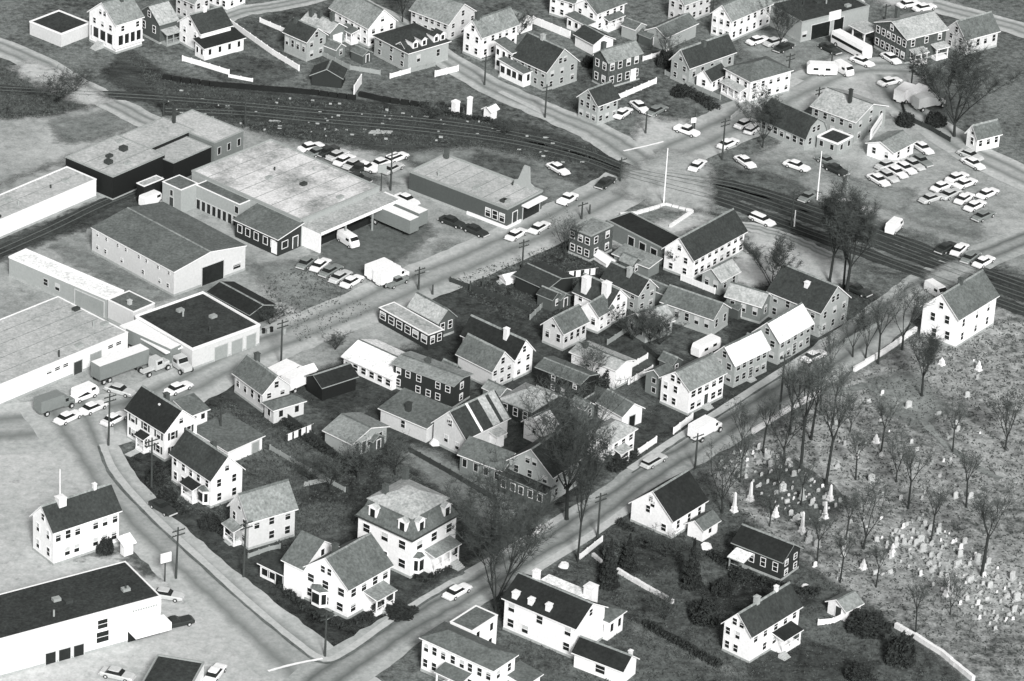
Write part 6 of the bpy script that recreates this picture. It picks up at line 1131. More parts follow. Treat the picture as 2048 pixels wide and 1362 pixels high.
pole(26.31,57.41,11.4,0.70,'tall white mast behind the low dark garage',arms=0,mat='trim_white',name='mast',cat='mast')
pole(54.82,63.48,9.9,0.70,'tall white pole on the gravel by the rails',arms=0,mat='trim_white',name='flagpole',cat='pole')
pole(50.12,51.16,3.7,0.70,'short white pole beside the dark railway pole',arms=0,mat='trim_white',name='signal_post',cat='post')
pole(-68.92,-66.66,7.4,0.70,'white flagpole in front of the large white house at the left',arms=0,mat='trim_white',name='flagpole',cat='pole')
pole(12.75,51.52,2.0,0.70,'dark short post on the main street',arms=0,name='street_post',cat='post')
pole(-14.31,15.38,2.0,0.70,'short dark post first along the street behind the diner',arms=0,name='street_post',cat='post')
pole(-7.85,17.78,2.0,0.70,'short dark post second along the street behind the diner',arms=0,name='street_post',cat='post')
pole(-5.73,19.81,2.0,0.70,'short dark post third along the street behind the diner',arms=0,name='street_post',cat='post')
pole(-46.10,-41.73,6.5,0.70,'thin pole in the garden behind the first white house',arms=0,name='clothes_pole',cat='pole')
pole(60.14,64.21,7.2,0.70,'pale thin pole beside the gambrel barn lot',arms=0,mat='trim_gray',name='lamp_post',cat='lamp post')
pole(30.81,-41.00,6.4,0.70,'utility pole at the cemetery roadside below the white truck')
vehicle('boxtruck','car_white',32.58,-29.86,0.902,'white box truck driving on the road before the upright white house','truck','moving_truck','trucks and vans in town')
_o = tag(link('sign', None, None, (-50.36,-86.23,0), 0.60), 'white square sign on a post by the white store', 'sign'); _b = MB(); _b.box(-0.90,-.1,3.60,0.90,.1,5.20); link('board', _b.mesh('board', ['trim_white']), _o); _b = MB(); _b.tube((0,.2,-.1),(0,.2,4.56),.11,.1,6); link('post', _b.mesh('post', ['wood_pole']), _o)
_o = tag(link('sign', None, None, (5.63,-68.73,0), 0.90), 'small white sign on a post beside the road near the elm', 'sign'); _b = MB(); _b.box(-0.85,-.1,2.20,0.85,.1,3.50); link('board', _b.mesh('board', ['trim_white']), _o); _b = MB(); _b.tube((0,.2,-.1),(0,.2,2.98),.11,.1,6); link('post', _b.mesh('post', ['wood_pole']), _o)
_o = tag(link('sign', None, None, (32.06,89.66,0), 0.40), 'small white sign at the edge of the pale square', 'sign'); _b = MB(); _b.box(-0.50,-.1,2.40,0.50,.1,3.40); link('board', _b.mesh('board', ['trim_white']), _o); _b = MB(); _b.tube((0,.2,-.1),(0,.2,3.00),.11,.1,6); link('post', _b.mesh('post', ['wood_pole']), _o)
_o = tag(link('sign', None, None, (-25.47,53.46,0), 0.30), 'round-topped pale sign at the right end of the truck canopy', 'sign'); _b = MB(); _b.box(-0.80,-.1,5.00,0.80,.1,6.60); link('board', _b.mesh('board', ['trim_gray']), _o); _b = MB(); _b.tube((0,.2,-.1),(0,.2,5.96),.11,.1,6); link('post', _b.mesh('post', ['wood_pole']), _o)
_b = bmesh.new(); bmesh.ops.create_icosphere(_b, subdivisions=2, radius=0.90); _rn = random.Random(1128)
for _v in _b.verts: _v.co *= _rn.uniform(.82,1.12); _v.co.z *= .7
_me = bpy.data.meshes.new('boulder'); _b.to_mesh(_me); _b.free(); _me.materials.append(M['stone_white']); tag(link('boulder', _me, None, (10.09,-74.61,.2)), 'pale boulder at the roadside under the tall tree', 'boulder')
_b = bmesh.new(); bmesh.ops.create_icosphere(_b, subdivisions=2, radius=1.00); _rn = random.Random(871)
for _v in _b.verts: _v.co *= _rn.uniform(.82,1.12); _v.co.z *= .7
_me = bpy.data.meshes.new('boulder'); _b.to_mesh(_me); _b.free(); _me.materials.append(M['stone_white']); tag(link('boulder', _me, None, (-11.42,-37.98,.2)), 'white round tank-like stone beside the striped barn', 'boulder')
_b = bmesh.new(); bmesh.ops.create_icosphere(_b, subdivisions=2, radius=1.00); _rn = random.Random(1413)
for _v in _b.verts: _v.co *= _rn.uniform(.82,1.12); _v.co.z *= .7
_me = bpy.data.meshes.new('boulder'); _b.to_mesh(_me); _b.free(); _me.materials.append(M['stone_white']); tag(link('boulder', _me, None, (32.28,-66.23,.2)), 'white round boulder beside the saltbox wing', 'boulder')
_b = bmesh.new(); bmesh.ops.create_icosphere(_b, subdivisions=2, radius=0.70); _rn = random.Random(1610)
for _v in _b.verts: _v.co *= _rn.uniform(.82,1.12); _v.co.z *= .7
_me = bpy.data.meshes.new('boulder'); _b.to_mesh(_me); _b.free(); _me.materials.append(M['stone_white']); tag(link('boulder', _me, None, (47.31,-76.62,.2)), 'white boulder behind the bottom right white house', 'boulder')
_b = bmesh.new(); bmesh.ops.create_icosphere(_b, subdivisions=2, radius=0.50); _rn = random.Random(1562)
for _v in _b.verts: _v.co *= _rn.uniform(.82,1.12); _v.co.z *= .7
_me = bpy.data.meshes.new('boulder'); _b.to_mesh(_me); _b.free(); _me.materials.append(M['stone_white']); tag(link('boulder', _me, None, (43.57,-77.95,.2)), 'small white stone near the bottom right chimney', 'boulder')
board_fence([(-67.5, 109.79), (-63.89, 107.88), (-57.92, 104.4)],1.10,'low white board wall below the white gabled house',thick=0.2)
board_fence([(-57.81, 103.21), (-53.12, 101.74)],0.70,'low white wall end beside the rail bank',thick=0.2)
board_fence([(-59.93, 128.93), (-55.38, 122.52), (-50.33, 115.3), (-44.59, 108.31)],1.20,'long white garden wall climbing past the narrow gray house',thick=0.2)
board_fence([(-54.11, 131.09), (-49.81, 127.4), (-46.6, 124.6)],1.00,'white fence behind the narrow gray house',thick=0.15)
board_fence([(-18.06, 109.31), (-13.69, 112.63)],1.30,'white board fence at the street below the hipped gray house',thick=0.15)
board_fence([(-26.75, 107.3), (-23.01, 110.52)],1.00,'white low wall left of the hipped gray house',thick=0.2)
board_fence([(-23.01, 110.52), (-18.29, 114.4)],0.80,'weathered rail fence beside the hipped gray house',mat='trim_gray')
board_fence([(17.87, 103.59), (25.18, 112.45)],1.20,'white board fence beside the small corner house',thick=0.12)
board_fence([(0.45, 138.75), (7.99, 132.21)],1.60,'long white wall behind the big gray house',thick=0.3)
board_fence([(22.63, 123.11), (27.75, 127.61)],1.00,'white fence right of the brick house')
board_fence([(39.57, 97.31), (41.41, 101.09)],0.80,'pale roadside wall by the parked white cars',mat='concrete',thick=0.3)
board_fence([(30.56, -24.57), (27.41, -29.89)],1.20,'white board fence at the roadside before the upright white house',thick=0.15)
board_fence([(24.52, -33.22), (21.55, -37.78)],1.20,'white board fence before the hip-roofed white house',thick=0.15)
board_fence([(19.99, -13.61), (24.0, -8.17)],1.10,'white fence right of the bright white building',thick=0.12)
board_fence([(19.98, -8.23), (23.17, -3.74)],1.00,'white railing behind the bright white building',thick=0.12)
board_fence([(12.52, -72.11), (15.91, -66.29)],1.00,'white roadside fence below the tall bare tree',thick=0.2)
board_fence([(29.22, 26.82), (35.11, 22.2)],1.20,'white fence ridge beside the long gray-roofed house',thick=0.15)
board_fence([(6.59, 18.21), (9.24, 16.14)],1.00,'white broken fence beside the twin-chimney house')
board_fence([(57.32, 5.69), (63.81, 14.07)],1.20,'pale fence before the largest dark-roofed house',mat='trim_gray')
board_fence([(53.25, -82.85), (52.58, -85.3), (51.16, -86.74), (48.89, -87.43)],1.00,'curved white fence leading from the little shed',thick=0.15)
board_fence([(-38.49, -77.61), (-35.51, -75.02), (-33.89, -74.16)],0.80,'low gray lattice fence behind the pale gray house',mat='trim_gray')
board_fence([(-40.96, -26.59), (-34.58, -34.4), (-26.5, -45.15)],1.10,'dark board fence along the back garden',mat='wood_dark')
board_fence([(73.03, 111.54), (73.64, 102.13), (78.0, 97.61), (81.53, 92.8)],1.10,'dark fence along the upper right street',mat='wood_dark')
stone_wall([(40.47, -28.22), (45.23, -21.42), (52.25, -12.8)],0.95,0.50,'pale stone cemetery wall along the lower part of the road',mat='stone_white')
stone_wall([(58.4, -4.11), (64.11, 3.59), (70.0, 12.59)],0.95,0.50,'pale stone cemetery wall along the upper part of the road',mat='stone_white')
stone_wall([(14.45, -70.76), (15.85, -72.85)],0.60,0.50,'short pale garden wall beside the roadside fence',mat='stone_white')
stone_wall([(18.26, -75.25), (22.59, -79.61), (26.86, -83.69)],0.80,0.50,'long pale garden wall beside the conifers',mat='stone_white')
stone_wall([(60.59, -86.74), (63.34, -89.41), (67.27, -94.01), (71.43, -100.78)],0.90,0.60,'pale stone wall along the bottom of the cemetery',mat='stone_white')
stone_wall([(-70.45, 100.63), (-61.07, 98.66), (-51.37, 98.17), (-41.67, 97.69), (-32.7, 96.16)],0.90,0.80,'dark stone retaining wall along the rail yard',mat='stone_dark',block=1.6)
stone_wall([(-32.24, 98.12), (-26.13, 95.93), (-18.56, 94.68)],0.90,0.80,'dark stone retaining wall right of the low shed',mat='stone_dark',block=1.6)
stone_wall([(18.33, 51.65), (21.53, 52.93), (26.59, 57.02), (31.62, 54.95), (27.44, 48.07)],0.60,0.50,'white low kerb wall around the mast lot',mat='stone_white')
board_fence([(-33.23, 98.45), (-32.2, 103.85)],2.00,'white end board at the gap in the retaining wall',thick=0.2)
obelisk(39.52,-50.45,3.6,0.70,'white obelisk tallest at the upper left of the cemetery plot')
obelisk(36.84,-54.32,3.7,0.70,'slender white obelisk nearest the saltbox house')
obelisk(43.39,-55.18,2.2,0.70,'short white obelisk in the middle of the upper plot')
obelisk(47.45,-59.59,3.9,0.70,'white obelisk lowest of the upper plot')
obelisk(52.35,-48.92,3.1,0.70,'white obelisk farthest right in the upper plot')
obelisk(51.27,-54.81,3.2,0.70,'white obelisk just below the farthest right one')
obelisk(61.37,-65.16,2.3,0.70,'thick white obelisk at the head of the lower plot')
obelisk(69.15,-76.46,3.6,0.70,'slender white obelisk in the lower right plot')
obelisk(56.62,-69.91,2.0,0.70,'short white obelisk between the two plots')
obelisk(47.84,-49.22,2.5,0.70,'gray obelisk behind the white ones',mat='stone_gray')
obelisk(73.61,0.33,1.6,0.70,'small white obelisk before the tall white house')
obelisk(79.84,-0.88,2.0,0.70,'white obelisk at the upper right edge')
obelisk(60.80,-28.81,1.8,0.70,'small white obelisk in the open cemetery grass')
STONES = [(66.89, -62.67, 1, 3, 0.8), (67.85, -44.79, 2, 0, 0.6), (71.05, -72.8, 1, 1, 0.5), (41.23, -38.18, 0, 4, 0.9), (74.26, -73.44, 1, 0, 0.5), (60.25, -14.71, 2, 4, 0.8), (61.19, -64.17, 1, 3, 0.5), (36.53, -38.94, 0, 2, 0.7), (67.83, -60.98, 1, 4, 0.8), (38.4, -38.39, 0, 3, 0.5), (60.27, -54.27, 3, 1, 0.9), (57.46, -34.27, 2, 1, 0.8), (60.1, -59.99, 1, 1, 0.6), (66.12, -60.51, 1, 2, 1.2), (59.58, -71.28, 3, 4, 0.5), (69.44, -59.72, 1, 1, 0.7), (48.51, -62.26, 3, 0, 1.2), (67.05, -51.97, 1, 3, 0.7), (37.35, -35.24, 0, 3, 0.9), (73.19, -71.61, 1, 4, 1.2), (51.98, -47.17, 0, 4, 0.7), (53.16, -71.27, 3, 2, 0.6), (74.75, -22.78, 2, 2, 0.8), (72.24, -75.77, 1, 3, 0.8), (47.28, -50.61, 0, 4, 0.5), (77.79, -82.88, 1, 1, 0.9), (72.22, -70.64, 1, 1, 0.8), (66.7, -28.25, 2, 0, 0.8), (77.07, -74.59, 1, 1, 0.6), (52.04, -51.8, 0, 1, 0.6), (72.75, -45.74, 2, 0, 1.2), (64.85, -67.44, 1, 3, 0.7), (53.74, -66.07, 3, 4, 0.8), (73.83, -78.61, 1, 1, 1.2), (48.83, -55.48, 0, 3, 0.5), (63.56, -61.34, 1, 2, 0.9), (44.85, -46.7, 0, 2, 1.2), (59.43, -41.93, 2, 2, 1.2), (39.05, -43.28, 0, 0, 0.9), (77.01, -68.71, 1, 4, 0.5), (54.71, -29.38, 2, 1, 0.5), (62.09, -62.62, 1, 2, 0.9), (60.73, -70.6, 3, 4, 0.8), (69.72, -34.45, 2, 3, 0.9), (70.64, -38.84, 2, 4, 0.7), (53.97, -63.79, 3, 4, 0.7), (67.3, -73.69, 1, 0, 0.7), (73.79, -82.72, 1, 1, 0.9), (67.05, -71.85, 1, 3, 0.7), (46.61, -43.92, 0, 3, 0.7), (60.64, -63.12, 1, 1, 0.7), (49.09, -70.04, 3, 1, 1.2), (44.65, -49.57, 0, 0, 0.5), (59.09, -29.28, 2, 3, 0.6), (68.7, -70.58, 1, 2, 0.8), (67.17, -55.12, 1, 2, 0.8), (46.61, -55.77, 0, 4, 1.2), (61.84, -66.84, 3, 3, 0.7), (67.28, -69.38, 1, 4, 0.9), (66.93, -15.97, 2, 2, 1.2), (66.29, -65.46, 1, 4, 0.5), (71.26, -60.18, 1, 1, 0.9), (66.3, -53.66, 1, 3, 1.2), (79.38, -4.01, 2, 0, 0.9), (69.41, -35.21, 2, 3, 0.8), (72.82, -33.25, 2, 2, 0.5), (74.5, -63.73, 1, 1, 0.9), (42.5, -44.53, 0, 0, 0.8), (67.88, -56.62, 1, 0, 1.2), (43.21, -40.53, 0, 1, 0.6), (71.13, -78.84, 1, 1, 0.9), (75.43, -69.99, 1, 1, 1.2), (67.67, -64.31, 1, 3, 1.2), (53.31, -20.14, 2, 0, 0.8), (61.83, -65.29, 1, 3, 1.2), (62.76, -11.85, 2, 1, 1.2), (61.82, -58.8, 1, 2, 0.5), (65.58, -70.8, 1, 1, 1.2), (49.76, -49.42, 0, 1, 0.9), (45.91, -37.85, 0, 0, 1.2), (49.58, -42.95, 0, 4, 0.7), (39.04, -41.04, 0, 3, 0.9), (76.55, -82.3, 1, 2, 0.6), (47.7, -40.33, 0, 0, 0.7), (51.54, -48.48, 0, 4, 0.9), (45.42, -50.38, 0, 4, 0.8), (74.65, -81.59, 1, 0, 0.7), (42.19, -37.76, 0, 4, 0.5), (68.55, -74.96, 1, 1, 0.8), (67.2, -46.8, 2, 0, 0.8), (80.8, -71.85, 1, 0, 0.6), (79.27, 2.5, 2, 1, 0.5), (48.78, -41.16, 0, 1, 0.8), (52.92, -69.55, 3, 3, 0.8), (72.92, -41.75, 2, 3, 0.7), (47.65, -57.51, 0, 4, 0.5), (73.1, -60.16, 1, 0, 1.2), (78.51, -75.91, 1, 4, 0.9), (50.71, -53.15, 0, 3, 0.9), (67.06, -67.41, 1, 4, 0.9), (72.58, -67.62, 1, 4, 0.6), (65.34, -61.59, 1, 0, 1.2), (67.39, -70.91, 1, 3, 0.9), (70.88, -57.45, 1, 1, 0.5), (80.66, -80.24, 1, 2, 0.6), (55.59, -30.26, 2, 0, 0.9), (41.35, -48.43, 0, 2, 0.5), (72.38, -72.53, 1, 1, 0.6), (43.57, -36.94, 0, 3, 0.5), (53.19, -50.95, 0, 0, 0.8), (76.04, -80.9, 1, 0, 0.7), (44.95, -45.4, 0, 1, 1.2), (65.23, -15.03, 2, 3, 0.8), (45.01, -52.72, 0, 1, 0.5), (54.0, -49.06, 0, 3, 1.2), (48.6, -48.61, 0, 1, 0.6), (43.5, -45.07, 0, 1, 0.8), (64.2, -58.62, 1, 3, 0.6), (75.79, -77.99, 1, 3, 0.5), (59.19, -61.11, 3, 2, 0.8), (70.32, -44.08, 2, 4, 0.6), (45.59, -40.28, 0, 2, 0.5), (46.52, -49.34, 0, 1, 0.8), (44.66, -39.07, 0, 3, 1.2), (53.81, -60.05, 3, 4, 1.2), (81.79, -74.09, 1, 3, 1.2), (43.55, -50.82, 0, 1, 0.6), (77.17, -10.69, 2, 2, 0.9), (49.66, -64.03, 3, 2, 1.2), (65.25, -69.45, 1, 0, 0.6), (81.19, -75.05, 1, 4, 0.6), (66.26, -63.21, 1, 2, 1.2), (37.99, -42.92, 0, 0, 1.2), (77.39, -70.35, 1, 4, 0.8), (43.43, -34.97, 0, 2, 0.6), (61.06, -66.16, 3, 2, 0.6), (44.41, -36.25, 0, 0, 0.9), (72.43, -61.83, 1, 1, 1.2), (54.29, -62.09, 3, 3, 0.5), (69.22, -57.37, 1, 0, 1.2), (54.0, -37.86, 2, 4, 0.8), (74.68, -65.38, 1, 2, 1.2), (41.55, -42.3, 0, 0, 0.8), (64.8, -59.9, 1, 1, 0.7), (80.26, -80.81, 1, 0, 0.5), (78.37, -81.29, 1, 4, 0.7), (75.32, -75.04, 1, 3, 0.7), (37.69, -39.51, 0, 4, 0.8), (48.47, -60.84, 3, 2, 0.9), (61.39, -33.11, 2, 4, 0.8), (71.61, -33.82, 2, 1, 0.8), (70.34, -66.29, 1, 3, 0.9), (65.22, -54.57, 1, 3, 0.5), (39.34, -37.52, 0, 1, 0.8), (62.98, -57.96, 3, 2, 0.5), (72.89, -79.51, 1, 4, 0.5), (76.38, -82.76, 1, 4, 0.8), (42.62, -48.87, 0, 1, 0.5), (67.42, -30.42, 2, 4, 0.7), (79.26, -77.48, 1, 0, 0.5), (69.79, -76.56, 1, 2, 0.8), (50.07, -43.55, 0, 1, 0.7), (74.9, -68.77, 1, 2, 0.5), (79.99, -76.49, 1, 2, 1.2), (74.12, -80.07, 1, 0, 0.9), (76.42, -65.94, 1, 0, 1.2), (76.33, -64.33, 1, 0, 0.5), (72.93, -26.01, 2, 3, 0.9), (45.73, -51.81, 0, 3, 0.6), (77.51, -79.89, 1, 3, 0.7), (78.89, -82.44, 1, 1, 0.8), (48.21, -62.77, 3, 2, 0.9), (57.77, -32.64, 2, 3, 0.9), (79.28, -80.07, 1, 0, 1.2), (57.44, -55.19, 3, 4, 0.6), (71.88, -76.69, 1, 2, 0.5), (75.37, -76.94, 1, 4, 0.7), (41.21, -45.68, 0, 0, 0.8), (62.32, -58.12, 1, 2, 0.8), (40.18, -44.53, 0, 0, 0.6), (42.66, -36.0, 0, 2, 1.2), (53.22, -73.04, 3, 3, 0.5), (37.25, -41.62, 0, 2, 0.6), (79.89, -70.17, 1, 2, 1.2), (75.96, -85.8, 1, 0, 0.8), (45.79, -48.38, 0, 2, 0.5), (73.67, -76.94, 1, 3, 0.7), (72.13, -64.19, 1, 0, 1.2), (35.14, -38.84, 0, 3, 1.2), (67.47, -65.01, 1, 0, 0.9), (42.43, -33.89, 0, 1, 0.7), (64.2, -55.72, 1, 2, 0.7), (64.23, -65.72, 1, 3, 0.9), (40.85, -46.03, 0, 4, 0.7), (64.53, -61.03, 1, 4, 0.9), (62.35, -60.7, 1, 0, 0.9), (67.72, -68.35, 1, 4, 0.8), (54.42, -23.06, 2, 3, 1.2), (71.8, -59.64, 1, 1, 0.9), (40.54, -41.41, 0, 3, 0.8), (75.19, -84.31, 1, 0, 0.6), (73.41, -66.75, 1, 0, 0.8), (52.52, -73.61, 3, 2, 0.5), (54.26, -19.07, 2, 2, 0.7), (61.0, -45.98, 2, 3, 0.9), (57.85, -56.8, 3, 4, 0.5), (70.26, -56.93, 1, 1, 0.5), (73.78, -69.3, 1, 3, 0.6), (39.29, -39.44, 0, 2, 0.5), (74.52, -70.36, 1, 4, 0.5), (71.61, -66.95, 1, 4, 1.2), (44.27, -44.32, 0, 0, 0.5), (55.38, -55.76, 3, 0, 0.7), (63.26, -59.81, 1, 2, 0.7), (66.68, -56.1, 1, 3, 1.2), (73.81, -65.03, 1, 1, 0.5), (69.66, -68.93, 1, 3, 0.8), (75.08, -72.47, 1, 2, 0.6), (45.93, -54.47, 0, 2, 0.9), (68.76, -64.63, 1, 4, 0.9), (55.52, -55.74, 3, 3, 0.8), (58.51, -70.97, 3, 4, 0.8), (42.97, -41.2, 0, 0, 0.6), (75.66, -67.59, 1, 2, 0.8), (43.14, -38.63, 0, 2, 0.9), (62.66, -67.11, 1, 0, 0.5), (67.28, -60.12, 1, 3, 0.7), (47.64, -54.58, 0, 2, 0.7), (68.66, -67.6, 1, 0, 0.8), (38.0, -36.76, 0, 3, 0.8), (79.13, -72.49, 1, 2, 0.6), (63.64, -56.34, 1, 1, 1.2), (71.85, -17.63, 2, 4, 0.8), (65.13, -57.46, 1, 2, 0.7), (77.75, -67.4, 1, 1, 0.6), (41.63, -32.46, 0, 3, 0.5), (49.45, -44.79, 0, 3, 0.7), (69.43, -62.18, 1, 2, 0.6), (80.81, -72.93, 1, 4, 0.6), (50.43, -55.69, 3, 3, 0.9), (51.48, -50.38, 0, 4, 0.8), (77.37, -77.62, 1, 0, 0.7), (48.44, -46.29, 0, 3, 0.5), (71.13, -70.24, 1, 1, 0.6), (76.13, -70.59, 1, 3, 0.6), (70.0, -61.21, 1, 3, 0.9), (46.83, -47.58, 0, 4, 0.5), (69.47, -55.53, 1, 0, 0.9), (47.39, -60.43, 3, 2, 0.5), (64.69, -33.39, 2, 2, 0.7), (35.64, -40.39, 0, 4, 0.7), (38.37, -34.66, 0, 1, 0.5), (40.65, -36.33, 0, 0, 0.6), (73.18, -73.88, 1, 3, 0.5), (70.25, -74.75, 1, 2, 0.8), (62.04, -21.1, 2, 4, 0.6), (54.56, -60.26, 3, 0, 0.6), (50.54, -46.48, 0, 2, 0.7), (78.41, -73.55, 1, 1, 0.7), (39.26, -35.5, 0, 3, 0.5), (41.37, -33.22, 0, 0, 1.2), (67.92, -65.79, 1, 0, 0.6), (49.39, -50.68, 0, 0, 1.2), (63.76, -68.65, 1, 2, 0.5), (63.22, -24.71, 2, 1, 0.5), (75.12, -45.44, 2, 0, 1.2), (74.45, -75.29, 1, 4, 0.7), (69.63, -70.97, 1, 2, 0.7), (78.4, -71.22, 1, 3, 0.6), (79.56, -75.14, 1, 2, 0.7), (46.39, -46.21, 0, 0, 0.8), (43.93, -52.13, 0, 1, 0.6), (74.2, -61.74, 1, 3, 0.5), (43.67, -48.06, 0, 2, 0.8), (78.38, -23.52, 2, 1, 0.5), (71.05, -68.05, 1, 4, 0.6), (49.95, -51.54, 0, 3, 1.2), (64.29, -63.13, 1, 4, 0.5), (71.19, -74.04, 1, 2, 0.8), (76.08, -73.31, 1, 0, 1.2), (48.99, -47.87, 0, 2, 0.5), (71.33, -62.28, 1, 3, 0.6), (46.8, -41.64, 0, 0, 1.2), (79.73, -78.82, 1, 0, 0.6), (60.8, -61.98, 1, 2, 0.7), (40.36, -34.96, 0, 1, 0.9), (41.68, -34.59, 0, 3, 0.5), (72.26, -77.3, 1, 0, 0.9), (46.43, -38.6, 0, 2, 0.9), (70.39, -58.48, 1, 3, 0.7), (74.71, -20.51, 2, 2, 0.7), (51.36, -44.88, 0, 1, 0.9), (53.46, -23.56, 2, 2, 0.8), (69.51, -73.42, 1, 1, 1.2), (63.79, -47.09, 2, 0, 0.9)]
_lb = ['small pale headstone in the dense upper plot among the obelisks', 'small pale headstone in the dense lower right plot', 'small pale headstone scattered in the open cemetery grass', 'small pale headstone between the two dense plots']
for _x,_y,_g,_k,_s in STONES:
    _o = link('headstone', cached(('hs',_k), lambda: headstone_mesh(_k).mesh('headstone', [('stone_mid','stone_white','stone_mid','stone_gray','stone_mid')[_k]])), None, (_x,_y,0), .75 + random.Random(_x).uniform(-.25,.25)); _o.scale = (_s,_s,_s); _rr = random.Random(_y); _o.rotation_euler = (_rr.uniform(-.14,.14), _rr.uniform(-.1,.1), .75 + _rr.uniform(-.3,.3))
    tag(_o, _lb[_g], 'gravestone', 'headstones: '+('upper plot','lower plot','open grass','between the plots')[_g])
WEEDS = [([(-78.9, 111.04), (-68.98, 100.36), (-51.17, 95.83), (-14.42, 92.24), (13.5, 79.73), (18.27, 69.28), (7.01, 72.11), (-9.11, 77.65), (-38.21, 75.77), (-53.6, 79.69), (-68.33, 84.92)], 9000), ([(-110.17, 103.93), (-85.47, 96.74), (-82.13, 88.97), (-90.46, 79.65), (-105.85, 75.15)], 2500), ([(31.57, -44.7), (57.53, -8.02), (94.73, 27.76), (82.79, -101.89), (61.26, -88.81), (39.18, -62.94)], 9000), ([(0.65, -89.9), (20.29, -57.32), (32.38, -44.6), (61.17, -90.25), (71.34, -105.9), (-1.55, -113.89)], 7000), ([(-47.5, -27.4), (-18.49, -44.18), (-10.0, -53.75), (-32.33, -74.39), (-54.77, -59.92)], 6000), ([(-11.51, 21.6), (9.35, 40.45), (26.39, 26.62), (18.48, 6.31), (-2.28, 7.39)], 3000), ([(-44.61, 17.21), (-38.11, 23.98), (-23.96, 8.36), (-35.92, -5.36)], 800)]
_b = MB(); _rn = random.Random(3)
for _poly,_n in WEEDS:
    _xs = [p[0] for p in _poly]; _ys = [p[1] for p in _poly]; _c = 0
    while _c < _n:
        _x = _rn.uniform(min(_xs),max(_xs)); _y = _rn.uniform(min(_ys),max(_ys)); _in = False; _j = len(_poly)-1
        for _i in range(len(_poly)):
            if (_poly[_i][1] > _y) != (_poly[_j][1] > _y) and _x < (_poly[_j][0]-_poly[_i][0])*(_y-_poly[_i][1])/(_poly[_j][1]-_poly[_i][1])+_poly[_i][0]: _in = not _in
            _j = _i
        _c += 1
        if not _in: continue
        for _k in range(3):
            _a = _rn.uniform(0,3.14); _h = _rn.uniform(.12,.42); _w = _rn.uniform(.1,.35); _dx, _dy = math.cos(_a)*_w, math.sin(_a)*_w; _qx, _qy = _x+_rn.uniform(-.5,.5), _y+_rn.uniform(-.5,.5)
            _b.face([(_qx-_dx,_qy-_dy,0),(_qx+_dx,_qy+_dy,0),(_qx+_dx*.3+_rn.uniform(-.2,.2),_qy+_dy*.3,_h)])
tag(link('weeds', _b.mesh('weeds', ['weed'], fix=False)), 'rough tufts of grass and weeds over the yards and cemetery', 'grass', kind='stuff')
_o = tag(link('timber_stack', None, None, (-29.98,-52.93,0), 0.50), 'pale timbers lying in the long back garden', 'timber')
for _i in range(5):
    _b = MB(); _b.box(-2.2+_i*.13,-.6+_i*.26,.0,2.0+_i*.11,-.4+_i*.26,.16); link('plank', _b.mesh('plank', ['stone_gray']), _o)
_o = tag(link('timber_stack', None, None, (-1.86,22.87,0), 0.90), 'pale timbers beside the long low dark barn', 'timber')
for _i in range(5):
    _b = MB(); _b.box(-2.2+_i*.13,-.6+_i*.26,.0,2.0+_i*.11,-.4+_i*.26,.16); link('plank', _b.mesh('plank', ['stone_gray']), _o)
_o = tag(link('timber_stack', None, None, (-26.19,2.40,0), 0.70), 'pale timbers on the vacant lot by the workshop', 'timber')
for _i in range(5):
    _b = MB(); _b.box(-2.2+_i*.13,-.6+_i*.26,.0,2.0+_i*.11,-.4+_i*.26,.16); link('plank', _b.mesh('plank', ['stone_gray']), _o)
_o = tag(link('timber_stack', None, None, (-46.45,84.84,0), 0.20), 'pale timbers dumped in the rail yard', 'timber')
for _i in range(5):
    _b = MB(); _b.box(-2.2+_i*.13,-.6+_i*.26,.0,2.0+_i*.11,-.4+_i*.26,.16); link('plank', _b.mesh('plank', ['stone_gray']), _o)
_o = tag(link('timber_stack', None, None, (-27.26,81.86,0), 0.10), 'pale timbers beside the rails near the parked row', 'timber')
for _i in range(5):
    _b = MB(); _b.box(-2.2+_i*.13,-.6+_i*.26,.0,2.0+_i*.11,-.4+_i*.26,.16); link('plank', _b.mesh('plank', ['stone_gray']), _o)
_o = tag(link('timber_stack', None, None, (-3.97,112.36,0), 0.40), 'pale timbers beside the front porch of the big gray house', 'timber')
for _i in range(5):
    _b = MB(); _b.box(-2.2+_i*.13,-.6+_i*.26,.0,2.0+_i*.11,-.4+_i*.26,.16); link('plank', _b.mesh('plank', ['stone_gray']), _o)
_o = tag(link('clothesline', None, None, (22.80,6.86,0), 0.60), 'clothesline with white laundry behind the pale-roofed low house', 'clothesline')
for _x in (-3,3):
    _b = MB(); _b.tube((_x,0,-.1),(_x,0,2.1),.07,.06,6); link('post', _b.mesh('post', ['wood_pole']), _o)
_b = MB(); _b.tube((-3,0,2.05),(3,0,2.05),.02,.02,4); link('line', _b.mesh('line', ['canvas']), _o)
for _x in (-2.2,-.9,.7,1.9):
    _b = MB(); _b.box(_x-.45,-.02,.75,_x+.45,.02,2.03); link('laundry', _b.mesh('laundry', ['canvas']), _o)
_o = tag(link('clothesline', None, None, (-33.39,-39.33,0), 0.80), 'clothesline with white laundry in the long back garden', 'clothesline')
for _x in (-3,3):
    _b = MB(); _b.tube((_x,0,-.1),(_x,0,2.1),.07,.06,6); link('post', _b.mesh('post', ['wood_pole']), _o)
_b = MB(); _b.tube((-3,0,2.05),(3,0,2.05),.02,.02,4); link('line', _b.mesh('line', ['canvas']), _o)
for _x in (-2.2,-.9,.7,1.9):
    _b = MB(); _b.box(_x-.45,-.02,.75,_x+.45,.02,2.03); link('laundry', _b.mesh('laundry', ['canvas']), _o)
_o = tag(link('clothesline', None, None, (11.79,24.68,0), 0.40), 'clothesline with white laundry near the twin chimneys', 'clothesline')
